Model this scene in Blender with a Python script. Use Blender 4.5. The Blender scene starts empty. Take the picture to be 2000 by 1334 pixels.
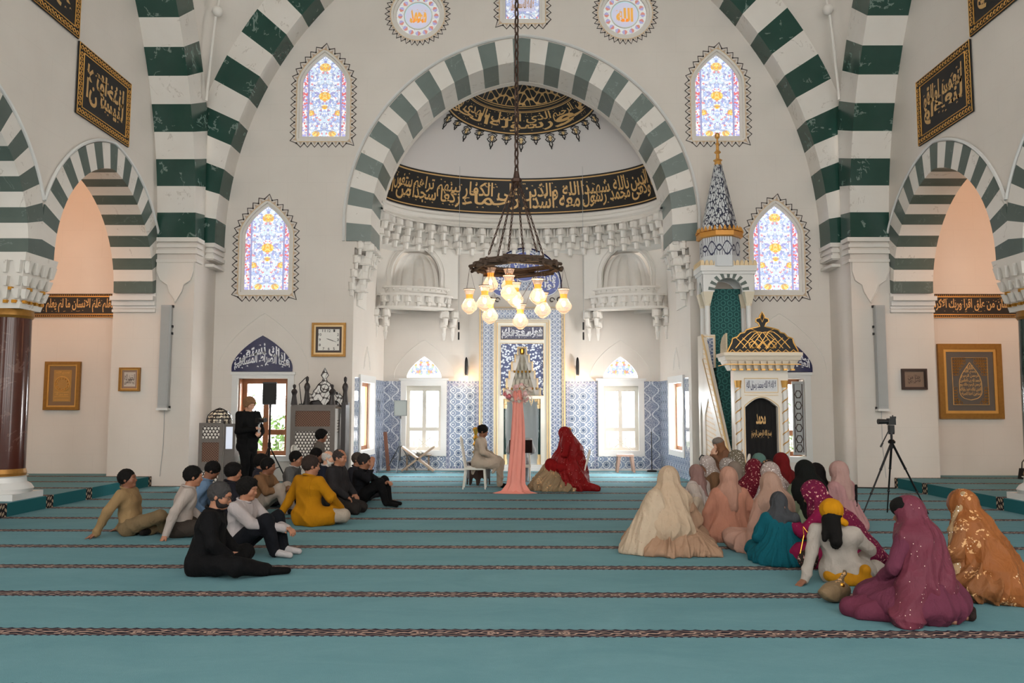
import bpy, bmesh, math, random, unicodedata
import numpy as np
from mathutils import Vector, Matrix
from mathutils.geometry import tessellate_polygon
PI = math.pi
rnd = random.Random(7)
sc = bpy.context.scene
COL = bpy.context.scene.collection

# ---------------------------------------------------------------- camera, world, light, exposure
cd = bpy.data.cameras.new('camera'); cam = bpy.data.objects.new('camera', cd); COL.objects.link(cam)
cd.sensor_width = 36; cd.lens = 36*1556/2000; cd.clip_end = 200
cam.location = (-0.08, 0, 1.64)
cam.rotation_euler = (Matrix.Rotation(.0075, 4, 'Z') @ Matrix.Rotation(PI/2 + .0831, 4, 'X') @ Matrix.Rotation(.0013, 4, 'Z')).to_euler()
sc.camera = cam
sc.view_settings.view_transform = 'Standard'; sc.view_settings.look = 'None'
sc.view_settings.exposure = 1.12; sc.view_settings.gamma = 1; sc.view_settings.use_curve_mapping = False
w = bpy.data.worlds.new('world'); sc.world = w; w.use_nodes = True
w.node_tree.nodes['Background'].inputs[0].default_value = (1, .97, .93, 1)
w.node_tree.nodes['Background'].inputs[1].default_value = 2.6

def lamp(name, kind, loc, energy, color, size=1, sizey=None, aim=None, spread=None):
    l = bpy.data.lights.new(name, kind); l.energy = energy; l.color = color
    if kind == 'AREA':
        l.size = size
        if sizey: l.shape = 'RECTANGLE'; l.size_y = sizey
        if spread: l.spread = spread
    elif kind == 'SUN': l.angle = size
    else: l.shadow_soft_size = size
    o = bpy.data.objects.new(name, l); COL.objects.link(o); o.location = loc
    if aim is not None:
        o.rotation_euler = (Vector(aim)-Vector(loc)).to_track_quat('-Z', 'Y').to_euler()
    return o
# daylight falling through the apse windows and the front windows, warm lamps of the side aisles
lamp('window_light', 'AREA', (4.75, 19.45, 1.5), 330, (1, .97, .94), 1.4, 1.8, (2.9, 19.6, 2.3))
lamp('window_light', 'AREA', (-4.75, 19.45, 1.5), 150, (.9, .95, 1), 1.4, 1.8, (-2.9, 19.6, 2.1))
for xx in (-2.58, 2.65):
    lamp('window_light', 'AREA', (xx, 22.3, 2.3), 170, (.88, .95, 1), 1.2, 1.8, (xx, 15, -3.5))
for xx in (-5.84, 5.80):
    lamp('window_light', 'AREA', (xx, 19.0, 2.1), 60, (.95, .98, 1), 1.1, 1.6, (xx, 12, -3))
for s in (-1, 1):
    lamp('aisle_lamp', 'POINT', (s*10.0, 15.3, 6.4), 31 if s < 0 else 28, (1, .50, .27), .4)
    lamp('aisle_lamp', 'POINT', (s*10.2, 15.4, 4.2), 30, (1, .52, .28), .5)

# ---------------------------------------------------------------- helpers: names, labels, meshes
def L(r, g, b):
    f = lambda c: (c/255/12.92) if c <= 10 else ((c/255+.055)/1.055)**2.4
    return (f(r), f(g), f(b), 1)
def tag(o, label, cat, group=None, kind=None):
    o['label'] = label; o['category'] = cat
    if group: o['group'] = group
    if kind: o['kind'] = kind
    return o
def empty(name, loc=(0, 0, 0), rz=0, label=None, cat=None, group=None):
    o = bpy.data.objects.new(name, None); COL.objects.link(o); o.location = loc; o.rotation_euler = (0, 0, rz)
    o.empty_display_size = .2
    if label: tag(o, label, cat, group)
    return o
def struct(o): o['kind'] = 'structure'; return o
def copy_tree(o, parent=None):
    c = o.copy(); COL.objects.link(c); c.parent = parent
    for ch in list(o.children): copy_tree(ch, c)
    return c
def smooth(o, ang=.7):
    me = o.data
    me.polygons.foreach_set('use_smooth', [True]*len(me.polygons))
    if ang: 
        try: me.set_sharp_from_angle(angle=ang)
        except Exception: pass
    return o

class MB:
    """collects faces of ONE mesh"""
    def __init__(s): s.v = []; s.f = []; s.m = []; s.T = None
    def add(s, vs, fs, mi=0):
        b = len(s.v)
        if s.T is not None: vs = [s.T @ Vector(p) for p in vs]
        s.v += [tuple(p) for p in vs]; s.f += [tuple(b+i for i in f) for f in fs]; s.m += [mi]*len(fs); return s
    def box(s, x0, x1, y0, y1, z0, z1, mi=0):
        return s.add([(x0,y0,z0),(x1,y0,z0),(x1,y1,z0),(x0,y1,z0),(x0,y0,z1),(x1,y0,z1),(x1,y1,z1),(x0,y1,z1)],
                     [(0,3,2,1),(4,5,6,7),(0,1,5,4),(1,2,6,5),(2,3,7,6),(3,0,4,7)], mi)
    def frustum(s, cx, cy, z0, z1, w0, d0, w1, d1, mi=0):
        return s.add([(cx-w0,cy-d0,z0),(cx+w0,cy-d0,z0),(cx+w0,cy+d0,z0),(cx-w0,cy+d0,z0),(cx-w1,cy-d1,z1),(cx+w1,cy-d1,z1),(cx+w1,cy+d1,z1),(cx-w1,cy+d1,z1)],
                     [(0,3,2,1),(4,5,6,7),(0,1,5,4),(1,2,6,5),(2,3,7,6),(3,0,4,7)], mi)
    def tube(s, a, b, r, r2=None, n=10, mi=0, caps=True):
        a, b = Vector(a), Vector(b); r2 = r if r2 is None else r2
        d = (b-a)
        if d.length < 1e-6: return s
        d.normalize(); u = d.orthogonal().normalized(); v = d.cross(u)
        vs = []
        for p, q in ((a, r), (b, r2)):
            for i in range(n):
                t = 2*PI*i/n; vs.append(p+u*math.cos(t)*q+v*math.sin(t)*q)
        fs = [(i, (i+1) % n, n+(i+1) % n, n+i) for i in range(n)]
        if caps: fs += [tuple(range(n-1, -1, -1)), tuple(range(n, 2*n))]
        return s.add(vs, fs, mi)
    def path(s, pts, r, n=8, mi=0, closed=False):
        P = [Vector(p) for p in pts]; m = len(P); R = r if isinstance(r, (list, tuple)) else [r]*m
        vs = []; u = None
        for i in range(m):
            if closed: d = P[(i+1) % m]-P[i-1]
            else: d = P[min(i+1, m-1)]-P[max(i-1, 0)]
            d.normalize()
            u = d.orthogonal() if u is None else (u-d*u.dot(d))
            if u.length < 1e-5: u = d.orthogonal()
            u.normalize(); v = d.cross(u)
            for k in range(n):
                t = 2*PI*k/n; vs.append(P[i]+(u*math.cos(t)+v*math.sin(t))*R[i])
        fs = []
        for i in range(m if closed else m-1):
            j = (i+1) % m
            for k in range(n): fs.append((i*n+k, i*n+(k+1) % n, j*n+(k+1) % n, j*n+k))
        if not closed: fs += [tuple(range(n-1, -1, -1)), tuple(range((m-1)*n, m*n))]
        return s.add(vs, fs, mi)
    def lathe(s, prof, c=(0, 0, 0), n=24, mi=0, a0=0, a1=2*PI, sx=1, sy=1):
        full = abs(a1-a0-2*PI) < 1e-6; k = n if full else n+1
        vs = []
        for r, z in prof:
            for i in range(k):
                t = a0+(a1-a0)*i/n; vs.append((c[0]+r*math.cos(t)*sx, c[1]+r*math.sin(t)*sy, c[2]+z))
        fs = []
        for j in range(len(prof)-1):
            for i in range(n):
                i2 = (i+1) % k; fs.append((j*k+i, j*k+i2, (j+1)*k+i2, (j+1)*k+i))
        if full:
            if prof[0][0] > 1e-4: fs.append(tuple(range(n-1, -1, -1)))
            if prof[-1][0] > 1e-4: fs.append(tuple((len(prof)-1)*k+i for i in range(n)))
        return s.add(vs, fs, mi)
    def sphere(s, c, r, n=12, m=8, mi=0, sc3=(1, 1, 1)):
        vs = []; fs = []
        for j in range(m+1):
            th = PI*j/m
            for i in range(n):
                t = 2*PI*i/n; vs.append((c[0]+r*sc3[0]*math.sin(th)*math.cos(t), c[1]+r*sc3[1]*math.sin(th)*math.sin(t), c[2]+r*sc3[2]*math.cos(th)))
        for j in range(m):
            for i in range(n):
                fs.append((j*n+i, (j+1)*n+i, (j+1)*n+(i+1) % n, j*n+(i+1) % n))
        return s.add(vs, fs, mi)
    def prism(s, poly, h0, h1, fn=None, holes=(), mi=0, back=True, side_mi=None):
        """2D polygon (a,b) with holes, extruded h0..h1; fn(a,b,h)->xyz ; front is at h0"""
        fn = fn or (lambda a, b, h: (a, h, b))
        loops = [list(poly)]+[list(h) for h in holes]
        flat = [p for l in loops for p in l]
        tr = tessellate_polygon([[Vector((p[0], p[1], 0)) for p in l] for l in loops])
        n = len(flat)
        vs = [fn(p[0], p[1], h0) for p in flat]+[fn(p[0], p[1], h1) for p in flat]
        fs = []
        for t in tr:
            a, b, c = [flat[i] for i in t]
            ar = (b[0]-a[0])*(c[1]-a[1])-(b[1]-a[1])*(c[0]-a[0])
            if ar < 0: t = (t[0], t[2], t[1])
            fs.append(tuple(t))
            if back: fs.append((n+t[0], n+t[2], n+t[1]))
        s.add(vs, fs, mi)
        sd = []; o = 0
        for l in loops:
            m = len(l)
            for i in range(m): sd.append((o+i, n+o+i, n+o+(i+1) % m, o+(i+1) % m))
            o += m
        base = len(s.v)-2*n
        s.f += [tuple(base+i for i in f) for f in sd]; s.m += [mi if side_mi is None else side_mi]*len(sd)
        return s
    def build(s, name, mats, parent=None, sm=None):
        me = bpy.data.meshes.new(name); me.from_pydata(s.v, [], s.f)
        if not isinstance(mats, (list, tuple)): mats = [mats]
        for m in mats: me.materials.append(m)
        me.polygons.foreach_set('material_index', s.m)
        bm = bmesh.new(); bm.from_mesh(me); bmesh.ops.recalc_face_normals(bm, faces=bm.faces); bm.to_mesh(me); bm.free()
        o = bpy.data.objects.new(name, me); COL.objects.link(o)
        if parent is not None: o.parent = parent
        if sm: smooth(o, sm)
        return o

# ---------------------------------------------------------------- node expression helper
class V:
    def __init__(s, t, k): s.t = t; s.k = k
    def _m(s, op, *a):
        nd = s.t.nodes.new('ShaderNodeMath'); nd.operation = op
        for i, x in enumerate((s,)+a):
            if isinstance(x, V): s.t.links.new(x.k, nd.inputs[i])
            else: nd.inputs[i].default_value = x
        return V(s.t, nd.outputs[0])
    def __add__(s, o): return s._m('ADD', o)
    __radd__ = __add__
    def __sub__(s, o): return s._m('SUBTRACT', o)
    def __rsub__(s, o): return (s*-1)+o
    def __mul__(s, o): return s._m('MULTIPLY', o)
    __rmul__ = __mul__
    def __truediv__(s, o): return s._m('DIVIDE', o)
    def __pow__(s, o): return s._m('POWER', o)
    def __mod__(s, o): return s._m('FLOORED_MODULO', o)
    def __lt__(s, o): return s._m('LESS_THAN', o)
    def __gt__(s, o): return s._m('GREATER_THAN', o)
    def sin(s): return s._m('SINE')
    def cos(s): return s._m('COSINE')
    def abs(s): return s._m('ABSOLUTE')
    def sqrt(s): return s._m('SQRT')
    def floor(s): return s._m('FLOOR')
    def mn(s, o): return s._m('MINIMUM', o)
    def mx(s, o): return s._m('MAXIMUM', o)
    def atan2(s, o): return s._m('ARCTAN2', o)
    def cell(s, p): return (s % p)-p/2     # centred periodic coordinate
    def inside(s, a, b): return (s > a)*(s < b)
class T:
    def __init__(s, name, rough=.6, metal=0, spec=.5, **kw):
        s.m = bpy.data.materials.new(name); s.m.use_nodes = True; s.t = s.m.node_tree; s.nodes = s.t.nodes; s.links = s.t.links
        s.p = s.nodes['Principled BSDF']; s.p.inputs['Roughness'].default_value = rough; s.p.inputs['Metallic'].default_value = metal
        s.p.inputs['Specular IOR Level'].default_value = spec
        for k, v in kw.items(): s.p.inputs[k.replace('_', ' ')].default_value = v
    def xyz(s, kind='Object'):
        if not hasattr(s, '_tc'): s._tc = s.nodes.new('ShaderNodeTexCoord')
        sp = s.nodes.new('ShaderNodeSeparateXYZ'); s.links.new(s._tc.outputs[kind], sp.inputs[0])
        return [V(s, sp.outputs[i]) for i in range(3)]
    def vec(s, x, y, z=0.0):
        c = s.nodes.new('ShaderNodeCombineXYZ')
        for i, q in enumerate((x, y, z)):
            if isinstance(q, V): s.links.new(q.k, c.inputs[i])
            else: c.inputs[i].default_value = q
        return c.outputs[0]
    def noise(s, scale, detail=3, rough=.5, vec=None, dist=0, out=0):
        n = s.nodes.new('ShaderNodeTexNoise'); n.inputs['Scale'].default_value = scale; n.inputs['Detail'].default_value = detail
        n.inputs['Roughness'].default_value = rough; n.inputs['Distortion'].default_value = dist
        if vec is None:
            s.xyz(); vec = s._tc.outputs['Object']
        s.links.new(vec, n.inputs['Vector']); return V(s, n.outputs[out])
    def voro(s, scale, vec=None, feat='F1', out='Distance', rnd_=1):
        n = s.nodes.new('ShaderNodeTexVoronoi'); n.feature = feat; n.inputs['Scale'].default_value = scale; n.inputs['Randomness'].default_value = rnd_
        if vec is None:
            s.xyz(); vec = s._tc.outputs['Object']
        s.links.new(vec, n.inputs['Vector']); return V(s, n.outputs[out])
    def mix(s, f, a, b):
        n = s.nodes.new('ShaderNodeMix'); n.data_type = 'RGBA'
        for q, key in ((f, 0), (a, 6), (b, 7)):
            if isinstance(q, V): s.links.new(q.k, n.inputs[key])
            else: n.inputs[key].default_value = q
        return V(s, n.outputs[2])
    def col(s, c, what='Base Color'):
        if isinstance(c, V): s.links.new(c.k, s.p.inputs[what])
        else: s.p.inputs[what].default_value = c
        return s
    def bump(s, h, strength=.3, dist=.01):
        b = s.nodes.new('ShaderNodeBump'); b.inputs['Strength'].default_value = strength; b.inputs['Distance'].default_value = dist
        s.links.new(h.k, b.inputs['Height']); s.links.new(b.outputs[0], s.p.inputs['Normal']); return s
    def emit(s, c, strength):
        s.col(c, 'Emission Color'); s.p.inputs['Emission Strength'].default_value = strength; return s
def plain(name, c, rough=.6, metal=0, spec=.5, var=.06, vs=6, bump=0, **kw):
    t = T(name, rough, metal, spec, **kw)
    c2 = tuple(min(1, x*(1-var*2)) for x in c[:3])+(1,)
    n = t.noise(vs, 4); t.col(t.mix(n, c, c2))
    if bump: t.bump(t.noise(vs*6, 3), bump, .01)
    return t.m

# ---------------------------------------------------------------- materials
M = {}
t = T('white_plaster', .75); x, y, z = t.xyz()
jn = ((z % .62) < .006).mx((((x+y)+(z/.62).floor()*.45) % .9) < .006)
n = t.noise(.9, 4); t.col(t.mix(jn*.14, t.mix(n, L(222, 215, 207), L(206, 199, 191)), L(170, 162, 152))); t.bump(t.noise(30, 2), .05, .005); M['wall'] = t.m
M['white'] = plain('carved_white_plaster', L(222, 217, 210), .65, var=.03)
M['marblewhite'] = plain('white_marble_molding', L(218, 218, 216), .35, var=.04, vs=2)
def marble(name, c1, c2, vein, rough, amt=.035, sc_=1.3):
    t = T(name, rough)
    n = t.noise(sc_, 6, .6, dist=1.2); w_ = (n-.5).abs() < amt*.4
    m2 = t.noise(2.7, 3) > .55
    t.col(t.mix(w_*m2*.38, t.mix(t.noise(3, 5), c1, c2), vein)); return t.m
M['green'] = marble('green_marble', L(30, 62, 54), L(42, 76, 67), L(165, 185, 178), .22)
M['green_lit'] = marble('lit_green_marble', L(98, 110, 106), L(114, 126, 122), L(150, 165, 160), .3, .02)  # apse stripes: green marble with its light and gloss painted in as paler grey
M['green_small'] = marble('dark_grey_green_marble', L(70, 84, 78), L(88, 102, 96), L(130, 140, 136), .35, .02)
M['stonewhite'] = marble('white_voussoir_marble', L(224, 220, 214), L(214, 208, 200), L(150, 138, 125), .4, .02, 1.0)
M['redmarble'] = marble('dark_red_marble', L(62, 30, 24), L(82, 44, 36), L(120, 90, 80), .15)
M['greencol'] = marble('dark_green_column_marble', L(20, 44, 42), L(34, 60, 56), L(120, 140, 135), .12)
M['gold'] = plain('gold_paint', L(226, 172, 92), .4, .55, var=.1)
M['cream_gold'] = plain('pale_gold_trim', L(224, 192, 140), .45, .2, var=.05)
M['text_gold'] = plain('gold_lettering', L(214, 172, 112), .5, .15, var=.12, vs=3)
M['text_white'] = plain('white_lettering', L(225, 225, 232), .4)
M['black_panel'] = plain('black_painted_band', L(24, 20, 18), .6, var=.2)
M['navy'] = plain('navy_tile', L(24, 26, 74), .25, var=.1)
M['brass'] = plain('polished_brass', L(205, 150, 60), .25, .9)
M['black'] = plain('black_plastic', L(18, 18, 19), .45)
M['blackmetal'] = plain('black_metal', L(26, 26, 28), .35, .5)
M['grey'] = plain('grey_plastic', L(172, 175, 176), .5)
M['wood'] = plain('brown_window_wood', L(150, 92, 50), .45, var=.2, vs=8)
M['darkwood'] = plain('dark_wood', L(62, 40, 30), .5, var=.2, vs=8)
M['cut_gold'] = plain('aged_gold_frame', L(168, 120, 52), .4, .5, var=.2, vs=20)
M['whitepaint'] = plain('white_chair_paint', L(226, 222, 212), .4)

# carpet
t = T('teal_prayer_carpet', .93, spec=.2); x, y, z = t.xyz()
v = ((y-19.18) + .6) % 1.2 - .6
body = (v.abs() < .088)
xs = x % .52
sw = ((x*24.2).sin()*.022+(x*48.3+v*40).sin()*.012)
vine = ((v-sw).abs() < .007).mx(((v+sw).abs() < .007)).mx(((v.abs()-.062)+((x*60).sin()*.010)).abs() < .004)
flo = (((xs-.26)**2+(v*1.6)**2).sqrt()-.036).abs() < .008; lf = ((x*.7).cell(.13)**2*1.6+(v.abs()-.045)**2*6).sqrt() < .022
tan = vine.mx(flo).mx(lf)
spk = ((((x-v*1.2) % .085)/.085 + (v-.088)/.03) < .75)*v.inside(.086, .118)
spk2 = ((x % .06) < .025)*v.inside(-.106, -.086)
edge = v.abs().inside(.082, .089)
sw1 = t.noise(1.0, 4, .6, t.vec(x, y*2.2, 0.0), 1.0); base = t.mix(sw1, L(84, 130, 140), L(120, 160, 168))
base = t.mix(t.noise(14, 4, .7, t.vec(x, y*1.5, 0.0), .8)*.5, base, L(84, 126, 136)); base = t.mix(t.noise(120, 2)*.35, base, L(70, 108, 118))
c = t.mix(body, base, L(30, 26, 38)); c = t.mix(tan*body, c, L(168, 142, 130)); c = t.mix(edge, c, L(74, 34, 46)); c = t.mix(spk.mx(spk2), c, L(26, 34, 52))
t.col(c); t.bump(t.noise(150, 2)+t.noise(12, 3)*.3, .5, .006); M['carpet'] = t.m
# step face : teal riser with ornament blocks where the stripes come down
t = T('teal_carpet_riser', .95, spec=.2); x, y, z = t.xyz(); v = ((y-19.18)+.6) % 1.2-.6
o_ = (v.abs() < .10); pat = ((y*52).sin()*(z*60+(y*26).sin()*2).sin()) > .15
t.col(t.mix(o_*pat, t.mix(o_, L(34, 96, 102), L(34, 30, 34)), L(170, 150, 128))); M['riser'] = t.m

# Iznik tiles: flower lattice
def tilemat(name, p, blue, white, petals=8, rough=.18, plane='xz', bw=.0):
    t = T(name, rough); X = t.xyz(); a = X['xyz'.index(plane[0])]; b = X['xyz'.index(plane[1])]
    u = a.cell(p); v = b.cell(p); r = (u*u+v*v).sqrt()/p; th = v.atan2(u)
    u2 = (a+p/2).cell(p); v2 = (b+p/2).cell(p); r2 = (u2*u2+v2*v2).sqrt()/p; th2 = v2.atan2(u2)
    f1 = (r < (th*petals).cos()*.03+.25); ring = (r-.31).abs() < .03; core = r < .10
    f2 = (r2 < (th2*6).cos()*.03+.16); ring2 = (r2-.22).abs() < .02
    vines = (((a*(2*PI/p)).sin()*1.0+(b*(2*PI/p)).cos()).abs() < .16)
    c = t.mix(ring.mx(ring2).mx(vines), blue, white)
    c = t.mix(f1, c, L(98, 114, 136)); c = t.mix(((r-.17).abs() < .015)*f1, c, white); c = t.mix(core, c, L(78, 94, 122)); c = t.mix(f2, c, L(118, 134, 160)); c = t.mix(r2 < .07, c, white)
    j = ((a % .25) < .003).mx((b % .25) < .003); c = t.mix(j*.5, c, L(120, 125, 135))
    t.col(c); return t.m
M['tile'] = tilemat('blue_flower_tile', .30, L(128, 142, 166), L(222, 226, 228))
M['tile_side'] = tilemat('blue_flower_tile_side', .24, L(108, 120, 146), L(196, 202, 210), plane='yz', rough=.07)
M['tile_border'] = tilemat('blue_border_tile', .16, L(112, 120, 150), L(200, 200, 210), 5)
M['tile_mihrab'] = tilemat('mihrab_border_tile', .148, L(92, 108, 140), L(212, 216, 222), 6)
t = T('navy_rosette_tile', .25); x, y, z = t.xyz(); d = t.voro(16); t.col(t.mix(d < .45, L(36, 56, 108), t.mix(d < .14, L(214, 222, 232), L(130, 150, 190)))); M['tile_navy'] = t.m
t = T('ogee_lattice_tile', .2); x, y, z = t.xyz()
lx = x.cell(.46); k = ((z*(2*PI/.42)).cos()*.085+.115)
c = t.mix(((lx.abs()-k).abs() < .016), t.mix(t.noise(40, 3) > .5, L(104, 114, 140), L(164, 172, 188)), L(212, 216, 222)); t.col(c); M['tile_ogee'] = t.m

# arabesque scroll (minaret)
def scroll(name, bg, ink, s=1.0, rough=.35, thr=.30, cyl=None):
    t = T(name, rough); x, y, z = t.xyz()
    if cyl: a = (y-cyl[1]).atan2(x-cyl[0])*cyl[2]
    else: a = x
    a = a*s; b = z*s
    w1 = (a*2+(b*1.3).sin()*1.2).sin()+(b*2+(a*1.7).sin()*1.5).sin()
    w2 = (a*4.1+(b*3).cos()*1.1).cos()+(b*3.9+(a*2.2).cos()*1.4).cos()
    m = (w1.abs() < thr).mx(w2.abs() < thr*.8)
    t.col(t.mix(m, bg, ink)); return t.m
M['scroll_cone'] = scroll('navy_scroll_cone', L(196, 202, 206), L(38, 42, 66), 11, cyl=(4.35, 17.2, 1.9/2), thr=.42)
M['scroll_black'] = scroll('gold_scroll_on_black', L(20, 18, 16), L(190, 150, 96), 16, thr=.38)

# stained glass
def stained(name, cx, cz, hw, strength, gold=(), s=1.0):
    t = T(name, .15); x, y, z = t.xyz(); u = (x-cx); v = z-cz
    ua = u.abs()
    swirl = ((ua*19+(v*9).sin()*1.6).sin()+(v*14+(ua*11).cos()*1.8).sin())
    lead = swirl.abs() < .2
    cel = t.voro(24/s, t.vec(ua, v, 0.0), 'DISTANCE_TO_EDGE'); ce = cel < .06
    ty = t.voro(24/s, t.vec(ua, v, 0.0), 'F1', 'Color')
    sp = t.nodes.new('ShaderNodeSeparateColor'); t.links.new(ty.k, sp.inputs[0]); rr = V(t, sp.outputs[0])
    c = t.mix(swirl > 0, L(176, 192, 228), L(204, 220, 236)); c = t.mix(rr > .55, c, L(236, 240, 248)); c = t.mix(rr < .10, c, L(160, 158, 206)); c = t.mix(rr.inside(.14, .2), c, L(226, 150, 150))
    for gx, gz, gr in gold:
        g = (((ua-gx)/gr)**2+((v-gz)/gr*1.3)**2) < 1; c = t.mix(g, c, t.mix(rr > .5, L(236, 176, 60), L(246, 214, 120)))
    bd = ua > hw*.74; bl = t.mix(rr > .55, L(170, 170, 222), L(246, 236, 236)); bl = t.mix(rr < .22, bl, L(220, 110, 110)); c = t.mix(bd, c, bl)
    c = t.mix((ua-hw*.74).abs() < .022, c, L(150, 150, 190))
    c = t.mix(lead.mx(ce)*.5, c, L(120, 124, 160))
    t.col(c); t.emit(c, strength); return t.m  # daylight behind the panes is put in as emission
# ================================================================ STRUCTURE
YW, YB, YP, XS, XO = 18.0, 21.2, 16.83, 7.85, 8.62      # front wall, mihrab wall, piers, arcade wall inner/outer face
def arc(a, R, zs, z0, n=40, z_up=None):
    """two-centre arch outline, from (-a,z0) over the apex to (a,z0)"""
    c = R-a; h = math.sqrt(R*R-c*c); half = []
    if z0 < zs: half.append((a, z0))
    a1 = math.acos(c/R)
    for i in range(n+1):
        th = a1*i/n; half.append((R*math.cos(th)-c, zs+R*math.sin(th)))
    return [(-x, z) for x, z in half]+[(x, z) for x, z in half[::-1][1:]]
def resample(pts, m):
    P = np.array(pts); d = np.r_[0, np.cumsum(np.hypot(*np.diff(P, axis=0).T))]; s = np.linspace(0, d[-1], m)
    return np.c_[np.interp(s, d, P[:, 0]), np.interp(s, d, P[:, 1])]
def pointed(cx, a, R, zs, z0, n=14, wk=.5):
    """keel arch: upright at the springing, nearly straight to a sharp apex"""
    c = R-a; h = math.sqrt(R*R-c*c); half = [(a, z0)] if z0 < zs-1e-4 else []
    for i in range(n+1):
        x = a*math.cos(PI/2*i/n); half.append((x, zs+h*(wk*(1-x/a)+(1-wk)*math.sqrt(max(0, 1-(x/a)**2)))))
    return [(cx-x, z) for x, z in half]+[(cx+x, z) for x, z in half[::-1][1:]]
def striped_arch(name, inner, outer, nblk, fn, h0, h1, mats, sub=4, first=0):
    """voussoir ring between two outlines, blocks alternate"""
    m = nblk*sub; I = resample(inner, m+1); O = resample(outer, m+1); b = MB()
    for k in range(nblk):
        mi = (k+first) % 2
        for j in range(k*sub, (k+1)*sub):
            p = [I[j], I[j+1], O[j+1], O[j]]
            vs = [fn(q[0], q[1], h0) for q in p]+[fn(q[0], q[1], h1) for q in p]
            fs = [(0,3,2,1), (4,5,6,7), (0,1,5,4), (2,3,7,6)]
            if j == 0: fs.append((3,0,4,7))
            if j == m-1: fs.append((1,2,6,5))
            b.add(vs, fs, mi)
    return struct(b.build(name, mats))
FX = lambda a, b, h: (a, h, b)
# floor and side platforms
b = MB(); b.box(-7.8, 7.8, -6, YW+.3, -.2, 0); b.box(-3.9, 3.9, YW+.3, YB+.1, -.2, 0); struct(b.build('floor', M['carpet']))
for s, nm in ((-1, 'left'), (1, 'right')):
    b = MB(); x0, x1 = sorted((s*7.76, s*13)); b.box(x0, x1, -6, 17.5, -.1, .2, 0)
    xa, xb = sorted((s*7.755, s*7.765)); b.box(xa, xb, -6, YP-.02, -.0, .199, 1)
    struct(b.build('platform_'+nm, [M['carpet'], M['riser']]))
# front (qibla) wall with the apse opening and window holes
apse = arc(3.45, 3.81, 5.9, 5.45)
WIN = [(-4.61, 7.93, 9.2, .51), (4.56, 7.93, 9.2, .51), (-5.86, 4.33, 5.6, .51), (5.83, 4.33, 5.6, .51)]   # stained windows cx,z0,zs,half
outer = [(-8.0, 0), (-3.83, 0), (-3.83, 5.3), (-3.7, 5.3)]+arc(3.7, 4.06, 5.9, 5.45)[1:-1]+[(3.7, 5.3), (3.83, 5.3), (3.83, 0), (8.0, 0), (8.0, 13.2), (-8.0, 13.2)]
holes = []
for cx, z0, zs, hw in WIN: holes.append(pointed(cx, hw+.12, .86, zs, z0-.14))
def circ(cx, cz, r, n=36): return [(cx+r*math.cos(2*PI*i/n), cz+r*math.sin(2*PI*i/n)) for i in range(n)]
MED = [(-2.44, 10.86), (2.43, 10.88)]
for cx, cz in MED: holes.append(circ(cx, cz, .64))
holes.append([(-.52, 10.62), (.56, 10.62), (.56, 12.4), (-.52, 12.4)])
for cx in (-5.84, 5.80): holes.append([(cx-.56, .56), (cx+.56, .56), (cx+.56, 2.30), (cx-.56, 2.30)])
b = MB(); b.prism(outer, YW, YW+.32, FX, holes); struct(b.build('wall_front', M['wall']))
# apse arch ring, soffit 1.1 m deep
ext = arc(4.02, 4.375, 5.9, 5.45)
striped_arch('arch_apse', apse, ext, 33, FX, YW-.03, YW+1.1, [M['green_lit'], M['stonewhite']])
ex2 = arc(4.08, 4.435, 5.9, 5.45); b = MB()
b.path([(x, YW-.03, z) for x, z in ex2], .035, 6); struct(b.build('trim_1', M['marblewhite']))
# apse: lower walls
def quad_wall(name, p, q, z0, z1, mat, th=.25, holes=(), parent=None, extra=None):
    """upright wall from p to q (plan), holes in (along, z)"""
    p, q = Vector(p), Vector(q); d = (q-p); Ln = d.length; d.normalize(); nrm = Vector((-d.y, d.x))
    fn = lambda a, b, h: (p.x+d.x*a+nrm.x*h, p.y+d.y*a+nrm.y*h, b)
    m = MB(); m.prism([(0, z0), (Ln, z0), (Ln, z1), (0, z1)], 0, th, fn, holes)
    return m.build(name, mat), fn, Ln
BWX = (-2.58, 2.65)
bh = [[(cx+3.66-.56, .5), (cx+3.66+.56, .5), (cx+3.66+.56, 2.30), (cx+3.66-.56, 2.30)] for cx in BWX]
bh += [[(px+3.66, pz) for px, pz in pointed(cx, .46, .56, 2.45, 2.44, 10)] for cx in BWX]
bh += [[(3.66-.46, .06), (3.66+.53, .06), (3.66+.53, 1.86), (3.66+.40, 1.86), (3.66+.30, 2.3), (3.66+.035, 3.2), (3.66-.23, 2.3), (3.66-.33, 1.86), (3.66-.46, 1.86)]]
o, fB, _ = quad_wall('wall_back', (-3.66, YB), (3.70, YB), 0, 6.6, M['wall'], holes=bh); struct(o)
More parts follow.
